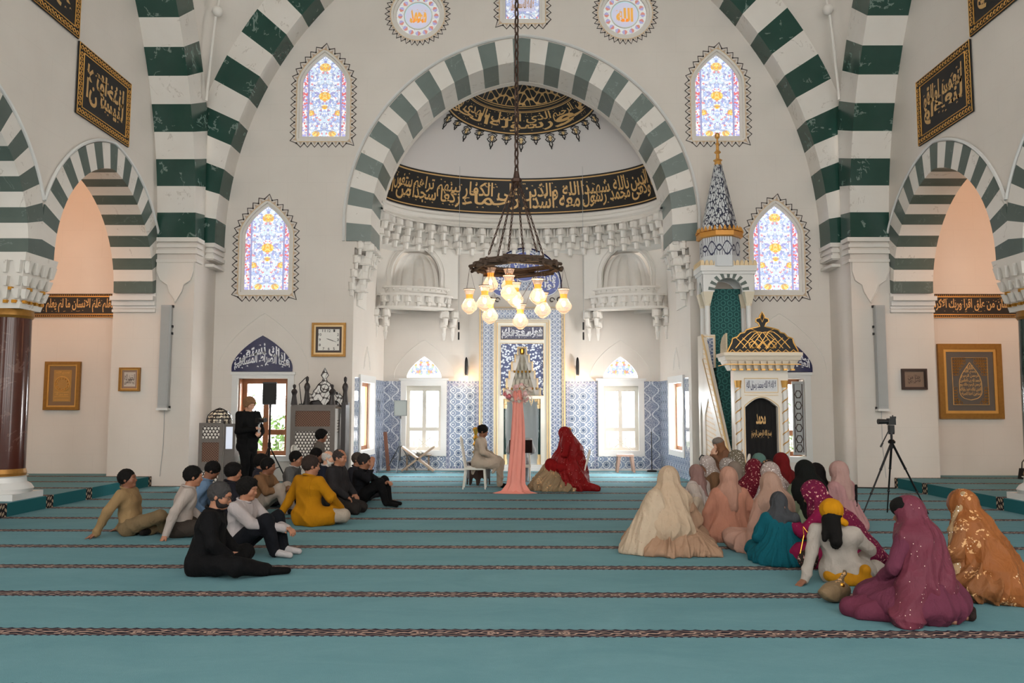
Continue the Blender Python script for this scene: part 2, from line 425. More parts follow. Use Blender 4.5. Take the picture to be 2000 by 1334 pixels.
for s, nm in ((-1, 'apse_left'), (1, 'apse_right')):
    p, q = ((-3.85, YW+.3), (-3.66, YB)) if s < 0 else ((3.70, YB), (3.85, YW+.3))
    hh = [[(.55, .62), (1.75, .62), (1.75, 2.25), (.55, 2.25)]] if s < 0 else [[(1.15, .62), (2.35, .62), (2.35, 2.25), (1.15, 2.25)]]
    o, fn, Ln = quad_wall('wall_'+nm, p, q, 0, 6.6, M['wall'], holes=hh); struct(o)
    # glossy tiles to 2.35 m as thin revetment with a raised pane pattern around the window
    m = MB(); h0 = hh[0]; e = .10
    hx = [(h0[0][0]-e, .62-e), (h0[1][0]+e, .62-e), (h0[1][0]+e, 2.33), (h0[0][0]-e, 2.33)]
    m.prism([(0, 0), (Ln, 0), (Ln, 2.345), (0, 2.345)], -.02, 0, fn, [hx]); struct(m.build('trim_tile_'+nm, M['tile_side']))
    # window frame, marble surround and wooden casement
    m = MB(); hw = h0
    m.prism([(hw[0][0]-.14, .48), (hw[1][0]+.14, .48), (hw[1][0]+.14, 2.42), (hw[0][0]-.14, 2.42)], -.05, .0, fn, [hw], mi=0)
    m.prism([(hw[0][0], .62), (hw[1][0], .62), (hw[1][0], 2.25), (hw[0][0], 2.25)], .12, .18, fn, [[(hw[0][0]+.09, .71), (hw[0][0]+.55, .71), (hw[0][0]+.55, 2.16), (hw[0][0]+.09, 2.16)], [(hw[0][0]+.65, .71), (hw[1][0]-.09, .71), (hw[1][0]-.09, 2.16), (hw[0][0]+.65, 2.16)]], mi=1)
    struct(m.build('window_%d' % (1 if s < 0 else 2), [M['marblewhite'], M['wood']]))
    # blind pointed niche relief above
    m = MB(); c0 = (hw[0][0]+hw[1][0])/2
    for a_, zt in ((.30, 2.62), (.22, 2.68)):
        pts = pointed(c0, a_, a_*1.9, zt, zt-.05, 8); m.path([fn(px, pz, -.0) for px, pz in pts], .012, 5)
    struct(m.build('trim_niche_'+nm, M['white']))
# back wall tiles
def panel(name, x0, x1, z0, z1, y, mat, th=.02, st=True, parent=None):
    m = MB(); m.box(x0, x1, y-th, y, z0, z1); o = m.build(name, mat, parent)
    return struct(o) if st else o
for s, cx in ((-1, BWX[0]), (1, BWX[1])):
    for (x0, x1, z0, z1, mt) in ((-1.98, -1.12, .0, 2.34, 'tile'), ):
        xa, xb = (x0, x1) if s < 0 else (1.19, 2.03)
        panel('trim_tile_center_left' if s < 0 else 'trim_tile_center_right', xa+.1, xb-.1, .1, 2.22, YB, M['tile'], .022)
        m = MB(); m.prism([(xa, 0), (xb, 0), (xb, 2.35), (xa, 2.35)], YB-.018, YB, FX, [[(xa+.1, .1), (xb-.1, .1), (xb-.1, 2.22), (xa+.1, 2.22)]])
        struct(m.build('trim_tile_border', M['tile_border']))
    xa, xb = (-3.65, -3.19) if s < 0 else (3.27, 3.69)
    panel('trim_tile_corner', xa, xb, 0, 2.345, YB, M['tile_ogee'])
    panel('trim_tile_sill', *((-3.19, -1.98) if s < 0 else (2.03, 3.27)), 0, .37, YB, M['tile'])
m = MB(); m.box(-3.66, 3.70, YB-.09, YB, 0, .045); struct(m.build('baseboard_back', M['marblewhite']))
# back windows: marble surround, pale casements, lattice, clear glass, coloured lunette
GL = T('window_glass', .02, Transmission_Weight=1.0, IOR=1.0); GL.p.inputs['Base Color'].default_value = (1, 1, 1, 1)
t = T('pale_casement_paint', .5); t.col(L(214, 208, 198)); M['casement'] = t.m  # one even pale paint for the casements
lat = plain('dark_iron_lattice', L(90, 92, 92), .5, .5)
def lunette_mat(name, cx):
    t = T(name, .2); x, y, z = t.xyz(); u = (x-cx).abs(); v = z-2.46
    ty = t.voro(17, t.vec(u, v, 0.0), 'F1', 'Color'); ed = t.voro(17, t.vec(u, v, 0.0), 'DISTANCE_TO_EDGE') < .06
    sp = t.nodes.new('ShaderNodeSeparateColor'); t.links.new(ty.k, sp.inputs[0]); r = V(t, sp.outputs[0])
    c = t.mix(r > .5, L(206, 220, 244), L(250, 250, 252)); c = t.mix(r < .26, c, L(150, 170, 222)); c = t.mix(r.inside(.26, .36), c, L(238, 160, 84)); c = t.mix(r > .9, c, L(170, 205, 160)); c = t.mix(r.inside(.5, .56), c, L(226, 120, 110))
    c = t.mix(ed*.7, c, L(110, 112, 150))
    rim = ((u*u+(v*.92)**2).sqrt() > .40).mx(v < .05); c = t.mix(rim, c, t.mix(((x*30).sin()+(z*22).cos()) > .9, L(255, 255, 255), L(150, 155, 190)))
    t.col(c); t.emit(c, .35); return t.m  # lunette glows by emission in place of daylight behind it
for i, cx in enumerate(BWX):
    m = MB(); o_ = [(cx-.61, .37), (cx+.61, .37), (cx+.61, 2.36), (cx-.61, 2.36)]; h_ = [(cx-.46, .52), (cx+.46, .52), (cx+.46, 2.22), (cx-.46, 2.22)]
    m.prism(o_, YB-.06, YB, FX, [h_]); m.prism([(cx-.66, 2.36), (cx+.66, 2.36), (cx+.66, 2.42), (cx-.66, 2.42)], YB-.09, YB, FX)
    fr = struct(m.build('window_%d' % (3+i), M['marblewhite']))
    m = MB(); m.prism([(cx-.56, .5), (cx+.56, .5), (cx+.56, 2.3), (cx-.56, 2.3)], YB+.14, YB+.20, FX, [[(cx-.38, .60), (cx-.05, .60), (cx-.05, 1.02), (cx-.38, 1.02)], [(cx+.05, .60), (cx+.38, .60), (cx+.38, 1.02), (cx+.05, 1.02)], [(cx-.38, 1.12), (cx-.05, 1.12), (cx-.05, 2.08), (cx-.38, 2.08)], [(cx+.05, 1.12), (cx+.38, 1.12), (cx+.38, 2.08), (cx+.05, 2.08)]])
    m.build('casement', M['casement'], fr)
    m = MB(); m.box(cx-.5, cx+.5, YB+.165, YB+.17, .55, 2.2); m.build('pane', GL.m, fr)
    m = MB()
    for k in range(7): m.tube((cx-.42+.14*k, YB+.24, .5), (cx-.42+.14*k, YB+.24, 2.3), .005, n=4)
    for k in range(9): m.tube((cx-.56, YB+.24, .6+.2*k), (cx+.56, YB+.24, .6+.2*k), .005, n=4)
    m.build('lattice', lat, fr)
    m = MB(); m.prism(pointed(cx, .45, .55, 2.45, 2.445, 12), YB+.05, YB+.07, FX); m.build('stained_lunette', lunette_mat('stained_lunette_glass', cx), fr)
    m = MB(); m.path([(px, YB-.0, pz) for px, pz in pointed(cx, .80, .95, 2.50, 2.44, 14)], .008, 5); struct(m.build('trim_arch_line', M['white']))
# shallow relief line over the front wall windows
for s in (-1, 1):
    cx = s*5.85; m = MB(); m.path([(px, YW, pz) for px, pz in pointed(cx, 1.02, 1.25, 2.55, 2.44, 14)], .008, 5); struct(m.build('trim_arch_line', M['white']))

# ---------------------------------------------------------------- semidome over the apse
DX, DY, DH, DZ, DC = 3.47, 2.12, 3.45, 6.75, 19.0
def dome(ph, t, off=0):        # ph: 0 = back, +-90deg = sides ; t: elevation 0..pi/2 ; off: inwards
    r = math.cos(t); return ((DX-off)*r*math.sin(ph), DC+(DY-off)*r*math.cos(ph), DZ+(DH-off)*math.sin(t)+0*off)
t_band0, t_band1 = .02, .31
def dgrid(p0, p1, tf0, tf1, nu, nv, off):
    vs = []; fs = []
    for j in range(nv+1):
        for i in range(nu+1):
            ph = p0+(p1-p0)*i/nu; a, b_ = tf0(ph), tf1(ph); vs.append(dome(ph, a+(b_-a)*j/nv, off))
    for j in range(nv):
        for i in range(nu): k = j*(nu+1)+i; fs.append((k, k+1, k+nu+2, k+nu+1))
    return vs, fs
PM = PI/2
b = MB(); vs, fs = dgrid(-PM, PM, lambda p: 0, lambda p: PI/2, 48, 16, 0); b.add(vs, fs); t = T('dome_plaster', .8); t.col(L(205, 199, 196)); struct(b.build('ceiling_apse', t.m, sm=.6))
b = MB(); b.prism([(-4.1, 5.2)]+[(-4.1, 10.8), (4.1, 10.8), (4.1, 5.2), (3.46, 5.2)]+[(x, z) for x, z in arc(3.44, 3.80, 5.9, 5.46)][::-1]+[(-3.46, 5.2)], YW+1.1, YW+1.3, FX); struct(b.build('arch_apse_backing', M['wall']))
# horizontal moulding rings under the band and the muqarnas cornice
def ell(ph, off): return ((DX-off)*math.sin(ph), DC+(DY-off)*math.cos(ph))
b = MB()
prof = [(0, 6.76), (.05, 6.78), (.05, 6.70), (.10, 6.68), (.10, 6.60), (.03, 6.56), (.03, 6.50), (.12, 6.47), (.12, 6.42), (-.35, 6.42)]
nu = 60; vs = []; fs = []
for off, z in prof:
    for i in range(nu+1): X_, Y_ = ell(-PM*1.02+2.04*PM*i/nu, off); vs.append((X_, Y_, z))
for j in range(len(prof)-1):
    for i in range(nu): k = j*(nu+1)+i; fs.append((k, k+1, k+nu+2, k+nu+1))
b.add(vs, fs); struct(b.build('trim_cornice', M['white']))
def muq_unit(m, P, d, s=1.0, w=.30, dp=.26):
    """one stalactite cell at plan point P, facing inward direction d; hood on top, drop below"""
    d = Vector((d[0], d[1])).normalized(); e = Vector((-d.y, d.x))
    def fn(a, dep, z): q = Vector(P[:2])+e*a*s+d*dep*s; return (q.x, q.y, P[2]+z*s)
    hw = w*.30
    def ring(pts, z0, z1, sc0=1, sc1=1):
        n = len(pts); vs = [fn(a*sc0, dd*sc0, z0) for a, dd in pts]+[fn(a*sc1, dd*sc1, z1) for a, dd in pts]
        m.add(vs, [tuple(range(n)), tuple(range(2*n-1, n-1, -1))]+[(i, (i+1) % n, n+(i+1) % n, n+i) for i in range(n)])
    hexa = [(-hw, -.05), (-hw, dp*.62), (-hw*.5, dp), (hw*.5, dp), (hw, dp*.62), (hw, -.05)]
    ring(hexa, -.20, -.06, 1, 1); ring(hexa, -.06, .0, 1, .7); ring(hexa, -.235, -.20, 1.25, 1.0)
    st = [(-hw*.62, dp*.28), (-hw*.62, dp*.66), (-hw*.3, dp*.86), (hw*.3, dp*.86), (hw*.62, dp*.66), (hw*.62, dp*.28)]
    ring(st, -.40, -.235, .86, 1.0)
    # flanking concave triangular webs
    for sg in (-1, 1):
        v4 = [fn(sg*hw, dp*.5, 0), fn(sg*w*.5, .0, .02), fn(sg*w*.5, -.02, -.20), fn(sg*hw, dp*.3, -.22), fn(sg*hw, -.05, 0)]
        m.add(v4, [(0, 1, 4), (0, 3, 2, 1), (0, 1, 2)])
b = MB(); NU = 31
phs = [(-PM*.99)+1.98*PM*i/(NU-1) for i in range(NU)]
# equal arc-length distribution
def arclen(n, off):
    P = [ell(-PM+2*PM*i/400, off) for i in range(401)]; d = [0]
    for i in range(400): d.append(d[-1]+math.dist(P[i], P[i+1]))
    return [np.interp(d[-1]*(k+.5)/n, d, [-PM+2*PM*i/400 for i in range(401)]) for k in range(n)]
for ph in arclen(25, 0):
    X_, Y_ = ell(ph, -.02); muq_unit(b, (X_, Y_, 6.42), (-math.sin(ph)*DY, -math.cos(ph)*DX), 1.0, .33)
for ph in arclen(24, 0):
    X_, Y_ = ell(ph, -.12); muq_unit(b, (X_, Y_, 6.07), (-math.sin(ph)*DY, -math.cos(ph)*DX), .95, .33, .22)
b.path([(*ell(-PM+2*PM*i/60, .02), 6.19) for i in range(61)], .014, 5); b.path([(*ell(-PM+2*PM*i/60, -.09), 5.86) for i in range(61)], .014, 5)
struct(b.build('trim_muqarnas', M['white']))
b = MB()   # wall drum behind the cells
vs = []; fs = []
zz = [6.5, 6.2, 6.0, 5.86, 5.78, 5.70]; oo = [-.02, -.03, -.10, -.10, -.22, -.5]
for z_, of in zip(zz, oo):
    for i in range(nu+1): X_, Y_ = ell(-PM*1.02+2.04*PM*i/nu, of); vs.append((X_, Y_, z_))
for j in range(len(zz)-1):
    for i in range(nu): k = j*(nu+1)+i; fs.append((k, k+1, k+nu+2, k+nu+1))
b.add(vs, fs); struct(b.build('wall_drum', M['white']))
# corner squinches: diagonal face with a fluted half-dome niche and stalactite base
for s in (-1, 1):
    C = Vector((s*2.74, 20.62))
    tdir = Vector((-s*.95, .31)).normalized(); ddir = Vector((s*.31, .95)).normalized()   # ddir points into the corner
    def fq(a, h, z, C=C, tdir=tdir, ddir=ddir): q = C+tdir*a+ddir*h; return (q.x, q.y, z)
    m = MB(); fn2 = lambda a, z, h: fq(a, h, z)
    arch_h = arc(.62, .80, 5.08, 4.80, 16)
    m.prism([(-1.12, 4.52), (1.12, 4.52), (1.12, 5.85), (-1.12, 5.85)], 0, .10, fn2, [arch_h])
    # fluted shell
    nf = 56; nz = 12; vs = []; fs = []
    for j in range(nz+1):
        tt = j/nz; zc = 4.72+.98*math.sin(tt*PI/2)**1.0; rr = math.cos(tt*PI/2)**.75
        for i in range(nf+1):
            ph = -PI/2+PI*i/nf; fl = 1-.17*(1-abs(math.sin(ph*4.5)))**1.3*(1-.2*tt)
            vs.append(fq(.64*rr*fl*math.sin(ph), .05+.56*rr*fl*math.cos(ph), zc))
    for j in range(nz):
        for i in range(nf): k = j*(nf+1)+i; fs.append((k, k+1, k+nf+2, k+nf+1))
    m.add(vs, fs)
    m.path([fq(px, -.01, pz) for px, pz in arc(.66, .84, 5.08, 4.74, 16)], .03, 6)
    m.path([fq(px, -.01, pz) for px, pz in arc(.76, .94, 5.08, 4.74, 16)], .012, 5)
    # base ledges, round
    def ledge(r, z0, z1, r2=None):
        r2 = r2 or r; n = 16; pts = [(math.sin(-PI/2+PI*i/n), math.cos(-PI/2+PI*i/n)) for i in range(n+1)]
        vs = [fq(r*1.15*a, .08-r*.45*c_, z0) for a, c_ in pts]+[fq(r2*1.15*a, .08-r2*.45*c_, z1) for a, c_ in pts]
        n1 = n+1; m.add(vs, [tuple(range(n1)), tuple(range(2*n1-1, n1-1, -1))]+[(i, i+1, n1+i+1, n1+i) for i in range(n)])
    ledge(.80, 4.72, 4.77); ledge(.72, 4.58, 4.72, .76); ledge(.88, 4.52, 4.58); ledge(.80, 4.24, 4.52, .84); ledge(.95, 4.18, 4.24)
    for k in range(7):
        a = -.9+1.8*k/6; c_ = math.sqrt(max(0, 1-a*a*.9)); P = fq(.82*1.1*a, .10-.36*c_, 4.52); dd = Vector((P[0], P[1]))-(C+ddir*.6)
        muq_unit(m, P, dd, .75, .34, .12)
    for k in range(11):
        a = -.94+1.88*k/10; P = fq(.74*a*1.12, -.02-.30*math.sqrt(max(0, 1-a*a)), 4.66); m.tube(P, (P[0], P[1], P[2]+.05), .035, .01, n=4)
    for a in (-1.05, -.80, .78, 1.02):
        muq_unit(m, fq(a, .02, 4.20), -ddir, 1.0, .30, .2); muq_unit(m, fq(a*.98, .10, 3.93), -ddir, .85, .28, .16)
        m.frustum(*fq(a*.98, .06, 0)[:2], 3.40, 3.62, .02, .02, .05, .05)
    m.prism([(-1.2, 4.16), (1.2, 4.16), (1.2, 5.9), (-1.2, 5.9)], .64, .7, fn2)
    struct(m.build('squinch_left' if s < 0 else 'squinch_right', M['white']))
# corbels carrying the apse arch (stalactite brackets on the jambs) and tie to the cornice
for s in (-1, 1):
    m = MB()
    for r_, (z, xo) in enumerate(((5.45, 3.60), (5.12, 3.68), (4.80, 3.74), (4.5, 3.78))):
        for k in range(4-r_ if r_ else 4):
            y_ = YW+.14+.27*(k if s else k); muq_unit(m, (s*(xo+.05), y_, z), (-s, 0), .95, .30, .26)
        muq_unit(m, (s*(xo+.10), YW+.02, z), (0, -1), .8, .26, .10)
    m.box(min(s*3.47, s*3.9), max(s*3.47, s*3.9), YW+.02, YW+1.1, 5.38, 5.46)
    m.box(min(s*3.78, s*3.9), max(s*3.78, s*3.9), YW+.3, YW+1.3, 4.0, 5.4)
    struct(m.build('corbel_left' if s < 0 else 'corbel_right', M['white']))

# ---------------------------------------------------------------- the four great arches (three seen), piers, pendentives
def big(a, R, zs, z0): return arc(a, R, zs, z0, 48)
inn = big(6.82, 8.45, 5.3, 5.25); out = [(math.copysign(min(abs(x), 7.2), x), z) for x, z in big(7.72, 9.35, 5.3, 5.25)]
def fan(name, inner, outer, nb, fn, h0, h1):
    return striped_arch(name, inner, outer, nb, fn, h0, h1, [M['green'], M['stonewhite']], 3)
fan('arch_front', inn, out, 41, FX, 17.4, 18.02)
GY = 10.0
for s, nm in ((-1, 'left'), (1, 'right')):
    o2 = [(math.copysign(min(abs(x), 7.3), x), z) for x, z in big(7.72, 9.35, 5.3, 5.25)]
    fan('arch_side_'+nm, inn, o2, 41, lambda a, z, h, s=s: (s*h, GY+a, z), 7.02, 7.9)
    # pier: shaft below the springing
    x0, x1 = sorted((s*7.0, s*8.72)); m = MB(); m.box(x0, x1, YP, YW+.02, 0, 5.26)
    struct(m.build('pier_'+nm, M['wall']))
    m = MB(); x0, x1 = sorted((s*6.85, s*7.0)); m.box(x0, x1, 17.4, YW, 4.9, 5.26)
    # capital mouldings: main face
    for z0, z1, e in ((5.18, 5.27, .07), (5.06, 5.13, .045), (4.92, 5.0, .06), (4.74, 4.80, .05)):
        xa, xb = sorted((s*(7.0-e), s*7.82)); m.box(xa, xb, YP-e, YP+.3, z0, z1)
        xa, xb = sorted((s*(6.86-e), s*7.1)); m.box(xa, xb, 17.4-e, YW, z0, z1)
    apr = [(7.02, 4.74), (7.80, 4.74), (7.80, 4.55), (7.72, 4.35), (7.56, 4.25), (7.52, 4.10), (7.40, 3.92), (7.40, 3.86), (7.36, 3.92), (7.26, 4.10), (7.22, 4.25), (7.08, 4.35), (7.02, 4.55)]
    ap2 = [(s*x, z) for x, z in apr]
    m.prism(ap2, YP-.04, YP, FX); m.path([(x, YP-.045, z) for x, z in ap2], .012, 5, closed=True)
    struct(m.build('capital_'+nm, M['white']))
    # pendentive between front arch and side arch
    b = MB(); P1 = []; P2 = []
    for i in range(25):
        z = 8.15+(11.9-8.15)*i/24; q = math.sqrt(max(.01, 9.35**2-(z-5.3)**2))-1.63
        P1.append(Vector((s*min(q, 7.2), 17.42, z))); P2.append(Vector((s*7.04, GY+min(q, 7.3), z)))
    n2 = 8; vs = []; fs = []
    for i in range(25):
        for j in range(n2+1):
            f_ = j/n2; p = P1[i].lerp(P2[i], f_); bul = math.sin(PI*f_)*(P1[i]-P2[i]).length*.12
            p = p+Vector((s*1, 1, .2)).normalized()*bul; vs.append(tuple(p))
    for i in range(24):
        for j in range(n2): k = i*(n2+1)+j; fs.append((k, k+1, k+n2+2, k+n2+1))
    b.add(vs, fs); struct(b.build('pendentive_'+nm, M['wall'], sm=.8))
    b = MB(); b.path([(s*6.93, 16.95, 8.35), (s*6.83, 16.86, 9.3), (s*6.7, 16.75, 10.2)], .03, 8); b.sphere((s*6.66, 16.72, 10.28), .115, 16, 10); b.path([(s*6.64, 16.7, 10.36), (s*6.5, 16.6, 11.2)], .03, 8)
    struct(b.build('trim_pendentive_'+nm, M['white'], sm=.8))
# ---------------------------------------------------------------- side arcades
AC = [14.87, 10.57, 6.27]
ring_i = lambda c: [(c+x, z) for x, z in arc(1.80, 2.125, 4.08, 4.06, 16)]
ring_o = lambda c: [(c+x, z) for x, z in arc(2.27, 2.60, 4.08, 4.06, 16)]
for s, nm in ((-1, 'left'), (1, 'right')):
    fs_ = lambda a, z, h, s=s: (s*h, a, z)
    hl = [ring_i(c) for c in AC]
    bot = []
    poly = [(YP, 13.2), (-2, 13.2), (-2, 4.06)]
    for c in reversed(AC): poly += [(c+x, z) for x, z in arc(1.98, 2.31, 4.08, 4.06, 16)]
    poly += [(YP, 4.06)]
    m = MB(); m.prism(poly, XS, XO, fs_); struct(m.build('wall_arcade_'+nm, M['wall']))
    for k, c in enumerate(AC):
        O = [(max(c-2.15, min(c+(1.95 if k == 0 else 2.15), y_)), z) for y_, z in ring_o(c)]
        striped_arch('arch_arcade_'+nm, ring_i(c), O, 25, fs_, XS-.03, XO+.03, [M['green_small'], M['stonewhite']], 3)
        m = MB(); m.path([(s*(XS-.03), c+x, z) for x, z in arc(2.31, 2.64, 4.08, 4.5, 40) if abs(x) < 2.14], .03, 6); struct(m.build('trim_arcade_'+nm, M['marblewhite']))
    # impost on the pier
    m = MB(); xa, xb = sorted((s*7.80, s*8.72))
    for z0, z1, e in ((3.99, 4.07, .06), (3.80, 3.90, .09), (3.74, 3.80, .03), (3.66, 3.72, .06)): m.box(xa, xb, YP-e, YP+.02, z0, z1)
    m.box(xa, xb, YP-.18, YP, 3.9, 3.99)
    struct(m.build('impost_'+nm, M['marblewhite']))
    # columns
    for k, yc in enumerate((12.72, 8.42)):
        c = empty('column', (s*8.235, yc, .2), 0, ('dark red marble column on the left arcade, carrying striped arches' if s < 0 else 'dark green marble column on the right arcade, carrying striped arches'), 'column', 'marble columns of the %s arcade' % nm)
        m = MB(); m.frustum(0, 0, 0, .10, .40, .40, .40, .40); m.lathe([(.40, .10), (.42, .16), (.38, .22), (.32, .26), (.31, .34), (.34, .36)], n=28); m.build('base', M['marblewhite'], c, .6)
        m = MB(); m.lathe([(.30, .355), (.315, .40), (.30, .45), (.295, .47)], n=28); m.lathe([(.285, 2.86), (.31, 2.90), (.30, 2.98), (.285, 3.0)], n=28); m.build('ring', M['cut_gold'], c, .6)
        m = MB(); m.lathe([(.29, .45), (.285, 1.7), (.275, 2.9)], n=32); m.build('shaft', M['redmarble'] if s < 0 else M['greencol'], c, .6)
        m = MB(); m.frustum(0, 0, 3.74, 3.87, .42, .42, .44, .44); m.frustum(0, 0, 3.0, 3.10, .28, .28, .30, .30)
        for z0, z1, w0, w1 in ((3.10, 3.30, .30, .34), (3.30, 3.50, .34, .38), (3.50, 3.74, .38, .42)):
            m.frustum(0, 0, z0, z1, w0-.03, w0-.03, w1-.03, w1-.03)
            for q in range(4):
                for e in (-.75, -.25, .25, .75):
                    cs, sn = math.cos(q*PI/2), math.sin(q*PI/2); px, py = w1*.97, e*w1
                    m.frustum(px*cs-py*sn, px*sn+py*cs, z0+.05, z1, .025, .025, .06, .06)
        cap = m.build('capital', M['stonewhite'], c)
        m = MB()
        for q in range(4):
            for (e, zz_, w_) in ((-.7, 3.08, .30), (-.25, 3.08, .30), (.25, 3.08, .30), (.7, 3.08, .30), (-.5, 3.28, .35), (.5, 3.28, .35)):
                cs, sn = math.cos(q*PI/2), math.sin(q*PI/2); px, py = w_+.01, e*w_
                m.frustum(px*cs-py*sn, px*sn+py*cs, zz_, zz_+.05, .03, .03, .03, .03)
        m.build('gilt_studs', M['brass'], cap)
    # aisle end wall, aisle side wall and ceiling
    x0, x1 = sorted((s*8.6, s*13)); m = MB(); m.box(x0, x1, 17.45, 17.7, .1, 8); struct(m.build('wall_aisle_end_'+nm, M['wall']))
    x0, x1 = sorted((s*12.8, s*13)); m = MB(); m.box(x0, x1, -2, 17.6, .1, 8); struct(m.build('wall_aisle_'+nm, M['wall']))
    x0, x1 = sorted((s*8.3, s*13)); m = MB(); m.box(x0, x1, 4, 17.6, 7.9, 8.0); struct(m.build('ceiling_aisle_'+nm, M['wall']))

# unseen shell added to dim the foreground: roof open under the dome, pierced rear wall
m = MB(); m.prism([(-8.7, -6.2), (8.7, -6.2), (8.7, 18.3), (-8.7, 18.3)], 13.1, 13.3, lambda a, z, h: (a, z, h), [circ(0, 10.0, 6.7, 48)]); struct(m.build('ceiling', M['wall']))
m = MB(); m.lathe([(6.7, 13.1), (6.7, 15.2)], (0, 10, 0), 48); struct(m.build('dome_drum', M['wall']))
m = MB(); m.prism([(-13, 0), (13, 0), (13, 13.2), (-13, 13.2)], -6.2, -6.0, FX, [[(x0, 1.6), (x0+3.2, 1.6), (x0+3.2, 11.5), (x0, 11.5)] for x0 in (-8, -3.6, .8, 5)]); struct(m.build('wall_rear', M['wall']))
# ================================================================ CALLIGRAPHY
_F = {}
for cp in range(0xFE80, 0xFEFD):
    d_ = unicodedata.decomposition(chr(cp)).split()
    if len(d_) >= 2: _F.setdefault(''.join(chr(int(q, 16)) for q in d_[1:]), {})[d_[0][1:-1]] = chr(cp)
def shape(s):
    out = []; i = 0; toks = []
    while i < len(s):
        if s[i:i+2] in _F and len(s[i:i+2]) == 2: toks.append(s[i:i+2]); i += 2
        else: toks.append(s[i]); i += 1
    for k, tk in enumerate(toks):
        f = _F.get(tk)
        if not f: out.append(tk); continue
        pv = _F.get(toks[k-1]) if k else None; nx = _F.get(toks[k+1]) if k+1 < len(toks) else None
        jp = bool(pv and 'initial' in pv); jn = bool(nx and 'final' in nx and 'initial' in f)
        key = 'medial' if jp and jn and 'medial' in f else 'final' if jp and 'final' in f else 'initial' if jn else 'isolated'
        out.append(f.get(key, f.get('isolated', tk)))
    return ''.join(reversed(out))
def glyphs(body, off=0.0):
    c = bpy.data.curves.new('t', 'FONT'); c.body = body; c.offset = off; c.resolution_u = 3
    o = bpy.data.objects.new('t', c); COL.objects.link(o); bpy.context.view_layer.update()
    me = bpy.data.meshes.new_from_object(o); bpy.data.objects.remove(o)
    vs = np.array([v.co[:2] for v in me.vertices]) if len(me.vertices) else np.zeros((0, 2)); fs = [tuple(p.vertices) for p in me.polygons]
    bpy.data.meshes.remove(me); return vs, fs
def norm(vs, x0, x1, y0, y1):
    a, b_ = vs.min(0), vs.max(0); q = (vs-a)/(b_-a); return q*np.array([x1-x0, y1-y0])+np.array([x0, y0])
def split_rows(txt, rows):
    ws = txt.split(); n = len(ws); k = [round(n*i/rows) for i in range(rows+1)]
    return [' '.join(ws[k[i]:k[i+1]]) for i in range(rows)]
def cali(m, txt, x0, x1, y0, y1, fn, rows=1, ov=.35, off=.022, mi=0, marks=True, seed=1, clip=None):
    """Arabic lettering fitted into a box, warped by fn(u,v)->xyz, added to mesh m"""
    H = (y1-y0)/(rows-(rows-1)*ov); r_ = random.Random(seed)
    for k, row in enumerate(split_rows(txt, rows)):
        top = y1-k*H*(1-ov); vs, fs = glyphs(shape(row), off); vs = norm(vs, x0, x1, top-H, top)
        if clip: vs = np.array([clip(u, v) for u, v in vs])
        m.add([fn(u, v) for u, v in vs], fs, mi)
    if marks:
        n = int((x1-x0)/(y1-y0)*8)+4; s = (y1-y0)*.055
        for i in range(n):
            u = x0+(x1-x0)*r_.random(); v = y0+(y1-y0)*(r_.choice([.07, .9, .55, .8])+r_.uniform(-.05, .05)); a = r_.uniform(-.3, .3)
            if clip: u, v = clip(u, v)
            for q in ((-.6, 1.2, .35), (.6, 1.2, .35)):
                m.add([fn(u+q[0]*s*1.0, v+s*q[1]*.0), fn(u+q[0]*s+s*.35, v+s*.5), fn(u+q[0]*s*.3+s*.1, v+s*1.1), fn(u+q[0]*s*.3-s*.2, v+s*.6)], [(0, 1, 2, 3)], mi)
# --- gold on black band and cap in the semidome
def band_fn(off): return lambda u, v: dome(u, v, off)
T0, T1 = t_band0, t_band1
b = MB(); vs, fs = dgrid(-PM*.97, PM*.97, lambda p: T0, lambda p: T1, 80, 6, .012); b.add(vs, fs); root = b.build('calligraphy_band', M['black_panel'])
tag(root, 'long curved black calligraphy band with gold script around the base of the apse dome', 'calligraphy band')
m = MB()
for ta, tb in ((T0+.012, T0+.020), (T1-.022, T1-.012)):
    vs, fs = dgrid(-PM*.97, PM*.97, lambda p: ta, lambda p: tb, 80, 1, .02); m.add(vs, fs)
m.build('border_line', M['text_gold'], root)
m = MB(); TX = 'على الدين كله وكفى بالله شهيدا محمد رسول الله والذين معه اشداء على الكفار رحماء بينهم تراهم ركعا سجدا يبتغون فضلا من الله'
words = TX.split(); segs = 6
for k in range(segs):
    ws = ' '.join(words[round(len(words)*k/segs):round(len(words)*(k+1)/segs)])
    ua, ub = PM*.93-PM*1.86*k/segs, PM*.93-PM*1.86*(k+1)/segs
    cali(m, ws, ub+.01, ua-.01, T0+.04, T1-.04, lambda u, v: dome(u, v, .024), rows=2, ov=.52, off=.016, seed=k)
m.build('lettering', M['text_gold'], root)
def tcap(ph): return .66+.17*(min(abs(ph), 1.2)/.96)**2
b = MB(); vs, fs = dgrid(-PM*.8, PM*.8, tcap, lambda p: PI/2, 48, 10, .012); b.add(vs, fs); root = b.build('dome_medallion', M['black_panel'])
tag(root, 'large black and gold calligraphic medallion at the crown of the apse dome', 'medallion')
m = MB()
for ta, tb in ((.012, .022), (.205, .212), (.218, .222), (.245, .25), (.262, .27)):
    vs, fs = dgrid(-PM*.8, PM*.8, lambda p: tcap(p)+ta, lambda p: tcap(p)+tb, 48, 1, .02); m.add(vs, fs)
m.build('border_line', M['text_gold'], root)
m = MB(); tt_ = 'الرحمن الرحيم هو الذي ارسل رسوله بالهدى ودين الحق'.split()
for k in range(3):
    ws = ' '.join(tt_[k*3:(k+1)*3]); cali(m, ws, 1.05-.70*(k+1)+.01, 1.05-.70*k-.01, .035, .20, lambda u, v: dome(u, tcap(u)+v, .024), rows=2, ov=.52, off=.016, seed=k+9)
